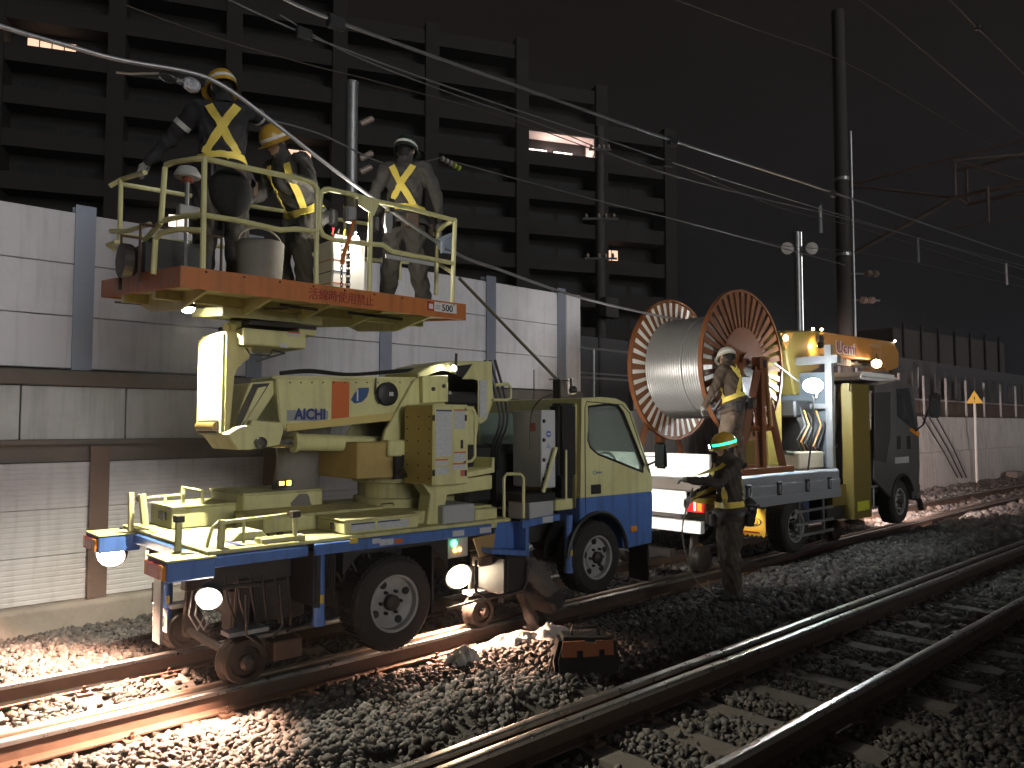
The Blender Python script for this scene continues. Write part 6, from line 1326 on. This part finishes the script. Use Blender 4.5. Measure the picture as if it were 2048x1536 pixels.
    for v_, o_ in ((.03, .002), (-.08, .018), (-.22, .032), (-.38, .042)): sk.v += ring(v_, o_)
    for i in range(3):
        for j in range(32): sk.f.append((i * 32 + j, i * 32 + (j + 1) % 32, (i + 1) * 32 + (j + 1) % 32, (i + 1) * 32 + j))
    if straps: sk.build('jacket_hem', cols[0], t, smooth=True)
    cl = MB(); nk = M @ Jv['neck']; cu_ = HU * .035
    for k_, (r_, h_) in enumerate(((.088, -.03), (.080, .015), (.074, .045), (.066, .045), (.066, -.01))):
        for j in range(20): an = 2 * math.pi * j / 20; cl.v.append(tuple(nk + (HX * math.cos(an) + HF * math.sin(an) * 1.05) * r_ * sc + HU * h_ * sc))
    for i in range(4):
        for j in range(20): cl.f.append((i * 20 + j, i * 20 + (j + 1) % 20, (i + 1) * 20 + (j + 1) % 20, (i + 1) * 20 + j))
    cl.build('collar', cols[0], t, smooth=True)
    if straps:
        a_r = ring(-.10, .036); b_r = ring(-.22, .042); tb_ = MB(); tb_.v = a_r + b_r; tb_.f = [(j, (j + 1) % 32, 32 + (j + 1) % 32, 32 + j) for j in range(32)]
        tbo = tb_.build('tool_belt', BLK, t, smooth=True)
        for i in (3, 8, 18, 22, 27):
            p_ = Vector(b_r[i]); c_ = sum((Vector(q) for q in b_r), Vector()) / 32; d_ = (p_ - c_).normalized(); s2 = d_.cross(UPZ).normalized(); w2_ = .045 + .015 * (i % 2); q_ = p_ + d_ * .02
            MB().add([tuple(q_ + s2 * a2 * w2_ + d_ * b2_ * .028 + UPZ * c2) for a2 in (-1, 1) for b2_ in (-1, 1) for c2 in (-.11, .02)], [(0, 1, 3, 2), (4, 6, 7, 5), (0, 4, 5, 1), (2, 3, 7, 6), (0, 2, 6, 4), (1, 5, 7, 3)]).build('belt_pouch', [BLK, MATS['brown_leather_pouch']][i % 2] if 'brown_leather_pouch' in MATS else mat('brown_leather_pouch', (.07, .045, .03), .7), tbo, bevel=.012)
    if bands:
        for s_ in bands:
            a_, b_ = Jv['sh' + s_], Jv['el' + s_]; c_ = a_.lerp(b_, .6); MB().tube([M @ (c_ - (b_ - a_).normalized() * .02), M @ (c_ + (b_ - a_).normalized() * .02)], .066 * sc, 14, cap=False).build('arm_band', MATS['helmet_reflective_band'], t)
    return t, M
def pose(**kw):
    J = dict(pelvis=(0, 0, .95), chest=(0, .02, 1.26), neck=(0, .02, 1.45), head=(0, .05, 1.575), shL=(-.18, .01, 1.40), shR=(.18, .01, 1.40), elL=(-.25, -.01, 1.13), elR=(.25, -.01, 1.13), wrL=(-.25, .12, .90), wrR=(.25, .12, .90),
             hipL=(-.095, 0, .90), hipR=(.095, 0, .90), knL=(-.11, .03, .49), knR=(.11, .03, .49), anL=(-.12, 0, .09), anR=(.12, 0, .09)); J.update(kw); return J
GB = cloth('grey_work_jacket', (.080, .077, .072)); GT = cloth('dark_work_trousers', (.058, .053, .047)); DKB = cloth('dark_brown_jacket', (.055, .045, .038)); BRT = cloth('brown_trousers', (.085, .068, .052)); NVY = cloth('dark_navy_jacket', (.034, .033, .038)); TAN = cloth('tan_overalls', (.22, .15, .10))
def facing(dx, dy): return math.atan2(-dx, dy)
def deckz(y): return DZ + .045 + dz(y)
R2 = Vector((RT.x, RT.y)); F2 = Vector((FH.x, FH.y))
# 1: reaching worker at the far end of the platform, back to us, one arm stretched to the rail
a1 = PY(445, 285, 5.75)
person('worker in dark jacket with yellow cross straps gripping the hanging cable on the platform', (a1.x, 5.75, deckz(5.75)), facing(F2.x - .3 * R2.x, F2.y - .3 * R2.y),
    pose(pelvis=(0, 0, .97), chest=(0, .04, 1.28), neck=(0, .06, 1.47), head=(-.02, .10, 1.60), elL=(-.36, .10, 1.20), wrL=(-.52, .16, 1.02), elR=(.27, .22, 1.45), wrR=(-.03, .40, 1.62), shR=(.18, .04, 1.43), shL=(-.18, .03, 1.41), look=(-.5, 1, .1)), (NVY, GT), (.60, .36, .04), light=6, sc=1.02, bands='LR')
# 2: stooping worker facing us
a2 = PY(603, 400, 5.65)
person('stooping worker in grey overalls facing outwards, beside the canvas bucket', (a2.x, 5.70, deckz(5.70)), facing(-F2.x * .8 - R2.x * .5, -F2.y * .8 - R2.y * .5),
    pose(pelvis=(0, -.08, .82), chest=(0, .10, 1.08), neck=(0, .19, 1.23), head=(0, .26, 1.34), shL=(-.18, .14, 1.19), shR=(.18, .14, 1.19), elL=(-.30, .12, .96), wrL=(-.38, .36, .93), elR=(.28, .14, .98), wrR=(.20, .34, .86), hipL=(-.10, -.08, .78), hipR=(.10, -.08, .78), knL=(-.15, .10, .46), knR=(.14, .08, .46), look=(0, 1, -.35)), (GB, GT), (.50, .30, .04), sc=.93)
# 3: worker with his back to us
a3 = PY(815, 378, 5.55)
person('worker in grey overalls and dark helmet, back turned, behind the white control box', (a3.x, 5.6, deckz(5.6)), facing(F2.x + .1 * R2.x, F2.y + .1 * R2.y),
    pose(elL=(-.30, .02, 1.16), wrL=(-.27, .20, .98), elR=(.31, .02, 1.15), wrR=(.29, .16, .93), knL=(-.13, .03, .49), knR=(.13, .0, .49), anL=(-.17, 0, .09), anR=(.20, -.02, .09), look=(.1, 1, .15)), (GB, GT), (.03, .05, .035), sc=.94)
# 4: worker bending over beside the drum
person('worker in brown jacket and white helmet leaning beside the cable drum', (8.38, 5.12, ZB + .108), facing(-.15, .98),
    pose(pelvis=(-.16, -.10, .88), chest=(-.12, .0, 1.16), neck=(.0, .06, 1.32), head=(.05, .10, 1.43), shL=(-.28, .02, 1.25), shR=(.08, .06, 1.28), elL=(-.40, .08, 1.02), wrL=(-.44, .18, .82), elR=(.20, .16, 1.10), wrR=(.24, .22, .92), hipL=(-.25, -.10, .84), hipR=(-.06, -.08, .84), knL=(-.20, .02, .46), knR=(.05, .0, .46), anL=(-.05, -.02, .09), anR=(.16, -.02, .09), look=(.3, .9, -.2)), (cloth('brown_work_jacket', (.095, .068, .048)), cloth('tan_trousers', (.15, .11, .08))), (.62, .60, .50), sc=.95)
# 5: standing worker between the tracks, holding a rope
a5 = PZ_ = None
gx, gy = 7.15, 4.42
gz = float(ground_h(gx, gy)) + .015
person('worker in dark jacket with green-lit helmet standing on ballast between the tracks', (gx, gy, gz), facing(-.80, .55),
    pose(chest=(0, .03, 1.27), elL=(-.24, .22, 1.22), wrL=(-.13, .46, 1.24), elR=(.27, .12, 1.16), wrR=(.13, .36, 1.04), look=(.15, 1, -.12), knL=(-.10, .04, .49), anL=(-.11, .02, .09), anR=(.12, -.05, .09), knR=(.11, -.0, .49)), (DKB, BRT), (.50, .28, .05), sc=1.0, bag=1.22, light=3, lamp_col=emat('green_led_band', (.05, .9, .45), 2.2))
# rope hanging from his hands
hx_, hy_ = gx - .80 * .42, gy + .55 * .42
MB().tube(spl([Vector((hx_, hy_, gz + 1.15)), Vector((hx_ - .05, hy_ + .1, gz + .7)), Vector((hx_ + .02, hy_ + .02, gz + .25)), Vector((hx_ + .25, hy_ - .1, gz + .03)), Vector((hx_ + .5, hy_ - .05, gz + .03))]), .009, 6).build('rope', mat('grey_rope', (.25, .22, .18), .8), None, smooth=True, label='thin rope hanging from the hands of the worker on the ballast', cat='rope')
# tool pouch on his belt
MB().ball((gx + .20, gy - .10, gz + .92), .10, 10, (.9, .8, 1.3)).build('tool_pouch', BLK, None, smooth=True, label='bulky black tool pouch hanging from the belt of the worker on the ballast', cat='pouch')
MB().tube([(gx + .20 + .10 * math.cos(i * .5), gy - .13 + .06 * math.sin(i * .5), gz + .98 - .002 * i) for i in range(20)], .014, 6).build('rope_coil', BLK, None, label='black rope coil over the tool pouch', cat='rope')
# 6: crouching worker tucked in beside the blue step
a6 = PY(1085, 1225, 5.12)
person('crouching worker in crumpled brown workwear beside the blue step of the lift truck', (5.06, 5.10, float(ground_h(5.06, 5.0)) + .02), facing(-.45, .9),
    pose(pelvis=(0, -.12, .36), chest=(0, .06, .62), neck=(0, .15, .78), head=(0, .22, .88), shL=(-.17, .10, .72), shR=(.17, .10, .72), elL=(-.22, .28, .52), wrL=(-.10, .45, .40), elR=(.24, .28, .52), wrR=(.10, .46, .38), hipL=(-.10, -.12, .32), hipR=(.10, -.12, .32), knL=(-.15, .22, .48), knR=(.15, .24, .46), anL=(-.14, .05, .09), anR=(.14, .02, .09), look=(0, 1, -.3)), (cloth('crumpled_grey_jacket', (.11, .10, .09)), cloth('black_work_trousers', (.035, .032, .030))), (.30, .28, .24), straps=None, sc=.76)

# ================================================================== THINGS ON THE PLATFORM
def onp(px, y, dy=0): p = PY(px, 500, y); return p.x
bx_ = PY(520, 500, 5.25); zz = deckz(5.25)
bk = thing('canvas_bucket', 'round grey canvas tool bucket standing on the platform', 'bucket', (bx_.x, 5.25, zz))
MB().lathe([(.13, 0), (.15, .02), (.17, .36), (.165, .37), (.155, .36), (.14, .05)], (bx_.x, 5.25, zz), (0, 0, 1), 24).build('bag', MATS['grey_canvas'], bk, smooth=True); MB().lathe([(.136, 0), (.15, .02), (.153, .06), (.15, .062)], (bx_.x, 5.25, zz - .001), (0, 0, 1), 24, caps=False).build('bottom_band', mat('brown_leather', (.16, .10, .06), .7), bk, smooth=True)
MB().tube([(bx_.x + .165 * math.cos(a_), 5.25, zz + .36 + .12 * math.sin(a_)) for a_ in np.linspace(0, math.pi, 12)], .010, 6).build('rope_handle', MATS['grey_rope'], bk, smooth=True)
# white control box with labels
cx0, cz1 = Q(665, 480, 5.2); cx1, _ = Q(732, 480, 5.2); z0 = deckz(5.2)
wb = thing('control_box', 'white and yellow control box with striped labels on the platform', 'control box', ((cx0 + cx1) / 2, 5.35, z0))
MB().box(cx0, cx1, 5.2, 5.5, z0 + .09, cz1 + .01).build('case', WHT, wb, bevel=.012); MB().box(cx0, cx1, 5.2, 5.5, z0, z0 + .088).build('base', YEL, wb, bevel=.006); MB().box(cx0 + .02, cx1 - .02, 5.22, 5.48, cz1 + .012, cz1 + .06).build('lever_panel', CHS, wb, bevel=.01)
for k, m_ in enumerate((ORR, BLUETXT, ORR)): MB().box(cx0 - .002, cx0 - .0005, 5.22, 5.48, z0 + .15 + .09 * k, z0 + .157 + .09 * k).build('stripe', m_, wb); MB().box(cx0 + .01, cx0 + .14, 5.1965, 5.1995, z0 + .15 + .09 * k, z0 + .157 + .09 * k).build('stripe', m_, wb)
for k in range(5): MB().tube([(cx0 + .05 + .05 * k, 5.3, cz1 + .06), (cx0 + .05 + .05 * k, 5.28, cz1 + .12)], .007, 6).build('lever', [REDL, CHROME, AMB][k % 3], wb)
# small bright lamp clipped above it
lc = PY(712, 478, 5.15); sl_ = thing('clip_lamp', 'small bright clip lamp above the white control box', 'lamp', lc)
MB().ball(lc, .026, 8).build('bulb', emat('clip_lamp_glow', (1, .95, .82), 40), sl_, smooth=True); MB().tube([lc + Vector((0, .05, 0)), lc + Vector((.03, .1, -.1))], .008, 6).build('stem', BLK, sl_); lamp('POINT', lc + Vector((-.04, -.03, .03)), 20, (1, .93, .80), sl_, .03)
# chain hoist hanging on the rail
hp_ = PY(700, 430, 4.96); hz = thing('chain_hoist', 'silver lever chain hoist with orange strap hanging on the platform rail', 'chain hoist', hp_)
MB().box(hp_.x - .05, hp_.x + .04, 4.92, 4.99, hp_.z - .06, hp_.z + .06).build('hoist_body', GAL, hz, bevel=.015); MB().pbox((694, 385), (712, 420), 4.95, .05).build('hook_block', CHS, hz, bevel=.01)
MB().tube([PY(708, 440, 4.93), PY(700, 470, 4.92), PY(690, 500, 4.92), PY(684, 528, 4.92)], .016, 6).build('orange_strap', ORA, hz)
for px in (684, 695, 699):
    a_ = PY(px, 480, 4.955); zl = deckz(4.96)
    ln = int((a_.z - zl) / .030)
    ch = MB()
    for k in range(ln):
        c_ = Vector((a_.x, 4.955, a_.z - k * .030)); ax_ = Vector((1, 0, 0)) if k % 2 else Vector((0, 1, 0)); ch.tube([c_ + ax_ * .009 * math.cos(t_) + Vector((0, 0, .020 * math.sin(t_))) for t_ in np.linspace(0, 2 * math.pi, 8, endpoint=False)], .0038, 4, closed=True)
    o_ = ch.build('chain', CHS, hz); o_['kind'] = 'stuff'
# second grip clamp, cable roller guide at the platform end
hp2 = PY(781, 430, 4.96); cg = thing('wire_grip', 'grey steel wire grip clamp hanging from the platform rail', 'clamp', hp2); MB().pprism([(772, 425), (786, 425), (786, 450), (784, 465), (774, 465), (771, 450)], 4.94, .03).build('jaw', GAL, cg, bevel=.005); MB().pbox((778, 395), (790, 424), 4.95, .03).build('shank', CHS, cg, bevel=.006)
gd = PY(893, 480, 5.25); rg = thing('cable_roller', 'blue-grey cable roller guide on the end of the platform', 'roller', gd)
MB().lathe([(.07, -.05), (.045, -.02), (.045, .02), (.07, .05)], PY(892, 486, 5.3), (0, 1, 0), 18).build('roller', mat('blue_grey_paint', (.25, .30, .38), .5), rg, smooth=True); MB().pprism([(876, 476), (912, 462), (913, 468), (893, 480), (890, 500), (905, 503), (905, 508), (884, 506), (884, 484)], 5.22, .03).build('bracket', MATS['blue_grey_paint'], rg, bevel=.004)
# generator at the rear end
g0 = PY(350, 515, 5.7); gn = thing('portable_generator', 'dark portable generator in a tube frame at the rear of the platform', 'generator', (g0.x, 5.75, deckz(5.75)))
gz0 = deckz(5.75); MB().box(g0.x - .22, g0.x + .24, 5.6, 5.95, gz0 + .03, gz0 + .34).build('engine', BLK, gn, bevel=.04, seg=2); MB().lathe([(.10, 0), (.12, .03), (.12, .09)], (g0.x - .26, 5.75, gz0 + .17), (-1, 0, 0), 20).build('recoil_cover', CHS, gn)
for y in (5.56, 5.99): MB().tube([(g0.x - .28, y, gz0), (g0.x - .28, y, gz0 + .40), (g0.x + .28, y, gz0 + .40), (g0.x + .28, y, gz0)], .013, 6).build('tube_frame', RUS, gn)
# black bag hung on the rail
bg_ = PY(462, 385, 5.1); MB().ball(bg_, .16, 12, (.95, .5, 1.05)).build('hanging_bag', mat('black_fabric', (.012, .012, .013), .9, var=.2, scale=20, bump=.3), None, smooth=True, label='black fabric bag hanging inside the platform rail', cat='bag')
bl = PY(375, 350, 5.4); sf_ = thing('signal_lamp', 'grey domed warning lamp on a pole inside the platform rail', 'lamp', bl)
MB().lathe([(.085, -.02), (.09, 0), (.06, .05), (.02, .06)], bl, (0, 0, 1), 16).build('dome', GREY, sf_, smooth=True); MB().tube([bl, Vector((bl.x, bl.y, deckz(5.4)))], .015, 6).build('pole', GAL, sf_); MB().box(bl.x - .06, bl.x + .08, 5.36, 5.44, bl.z - .30, bl.z - .22).build('switch_box', GREY, sf_, bevel=.008); MB().lathe([(.04, 0), (.035, .03)], bl - Vector((0, 0, .05)), (0, 0, 1), 12).build('lens', mat('dull_red_lens', (.35, .10, .06), .3), sf_)
# bright joint clamp on the cable in the reaching worker's hands
jc = PY(383, 170, 5.38); jo = thing('cable_grip', 'shiny aluminium cable grip with ring being fitted on the new cable', 'clamp', jc)
MB().ball(jc, .06, 10, (1.1, .7, .9)).build('grip_body', mat('shiny_foil', (.72, .74, .85), .25, metal=.6, var=.2, scale=40, bump=1.0), jo, smooth=True)
r_ = PY(336, 154, 5.38); MB().tube([r_ + Vector((.045 * math.cos(a_) * 1.2, 0, .030 * math.sin(a_))) for a_ in np.linspace(0, 2 * math.pi, 16, endpoint=False)], .011, 6, closed=True).build('ring', CHROME, jo, smooth=True); MB().tube([r_ - Vector((.05, 0, -.01)), PY(262, 148, 5.4), PY(232, 145, 5.4)], .008, 6).build('pull_rope', MATS['grey_rope'], jo); MB().box(r_.x + .05, jc.x - .03, 5.36, 5.40, r_.z - .02, r_.z + .005).build('link', CHROME, jo)

# ================================================================== TOOL BAG AND PLASTIC ON THE BALLAST
tb = PY(1170, 1385, 3.98); tb.z = float(ground_h(tb.x, 3.98)); BAGB = mat('black_bag_cloth', (.010, .010, .011), .85, var=.2, scale=25, bump=.3)
tg_ = thing('tool_bag', 'black tool bag with an orange front flap lying beside the shiny rail', 'tool bag', tb)
Mb = Matrix.Translation(tb) @ Matrix.Rotation(math.radians(-38), 4, 'Z') @ Matrix.Scale(1.18, 4)
MB().prism([(-.20, 0), (.20, 0), (.21, .10), (.17, .23), (-.17, .24), (-.21, .10)], -.10, .10, 'y').xf(Mb).build('bag_body', BAGB, tg_, bevel=.03, seg=2)
MB().prism([(-.165, .125), (-.07, .125), (-.07, .165), (-.03, .165), (-.03, .125), (.07, .13), (.07, .17), (.105, .17), (.105, .135), (.165, .135), (.16, .225), (.05, .225), (.05, .21), (-.02, .21), (-.02, .225), (-.16, .22)], -.118, -.105, 'y').xf(Mb).build('orange_flap', mat('bag_orange', (.26, .085, .03), .7, var=.12, scale=14, bump=.2), tg_)
MB().tube([Mb @ Vector(p) for p in ((-.09, -.02, .23), (-.08, -.02, .285), (.08, -.02, .285), (.09, -.02, .23))], .012, 6).build('handle', BAGB, tg_, smooth=True)
MB().tube([Mb @ Vector(p) for p in ((-.2, 0, .18), (-.30, -.02, .10), (-.31, -.05, .03), (-.24, -.06, .02), (-.21, -.03, .12))], .009, 6).build('shoulder_strap', BAGB, tg_, smooth=True)
PLS = mat('white_plastic_sheet', (.55, .53, .50), .3, var=.08, scale=10)
def crumple(label, px, py, y, L, Wd, H_, seed, name='plastic_bag'):
    rn = np.random.default_rng(seed); p = PY(px, py, y); gz_ = float(ground_h(p.x, y)); m = MB(); n1, n2 = 26, 16
    ph = rn.uniform(0, 6, 8)
    for i in range(n1):
        for j in range(n2):
            u, v_ = i / (n1 - 1) - .5, j / (n2 - 1) - .5
            h_ = max(0, 1 - (abs(u) * 2) ** 2.2) * max(0, 1 - (abs(v_) * 2) ** 2) * (.65 + .35 * abs(math.sin(u * 11 + ph[0] + 3 * v_)) + .25 * abs(math.sin(v_ * 9 + u * 6 + ph[1])))
            m.v.append((p.x + u * L * (1 + .15 * math.sin(v_ * 7 + ph[2])) + .02 * math.sin(9 * v_ + ph[5]), y + v_ * Wd * (1 + .2 * math.sin(u * 6 + ph[3])), gz_ + .012 + H_ * h_ + .008 * math.sin(30 * u + ph[4])))
    for i in range(n1 - 1):
        for j in range(n2 - 1): m.f.append((i * n2 + j, (i + 1) * n2 + j, (i + 1) * n2 + j + 1, i * n2 + j + 1))
    return m.build(name, PLS, None, label=label, cat='plastic bag')
crumple('crumpled white plastic sheet stretched along the near rail', 1035, 1285, 4.90, .70, .32, .085, 3)
crumple('small white plastic bag between the rear wheel and the crumpled sheet', 925, 1305, 4.72, .27, .22, .105, 5)
crumple('crumpled white plastic scrap beside the kneeling worker', 1100, 1272, 4.80, .34, .24, .09, 9)

# ================================================================== thin haze round everything, added to give the lamps a glow
hz_ = bpy.data.materials.new('glow_haze'); hz_.use_nodes = True; hn = hz_.node_tree; hn.nodes.clear()
ho_ = hn.nodes.new('ShaderNodeOutputMaterial'); pv = hn.nodes.new('ShaderNodeVolumePrincipled'); pv.inputs['Color'].default_value = (.92, .93, .96, 1); pv.inputs['Density'].default_value = HAZE; pv.inputs['Anisotropy'].default_value = .55
hn.links.new(pv.outputs[0], ho_.inputs['Volume'])
B(-60, 120, -30, 80, -2.4, 46).build('haze', hz_, None, kind='stuff', label='thin haze over the railway, added for the glow round the lamps')
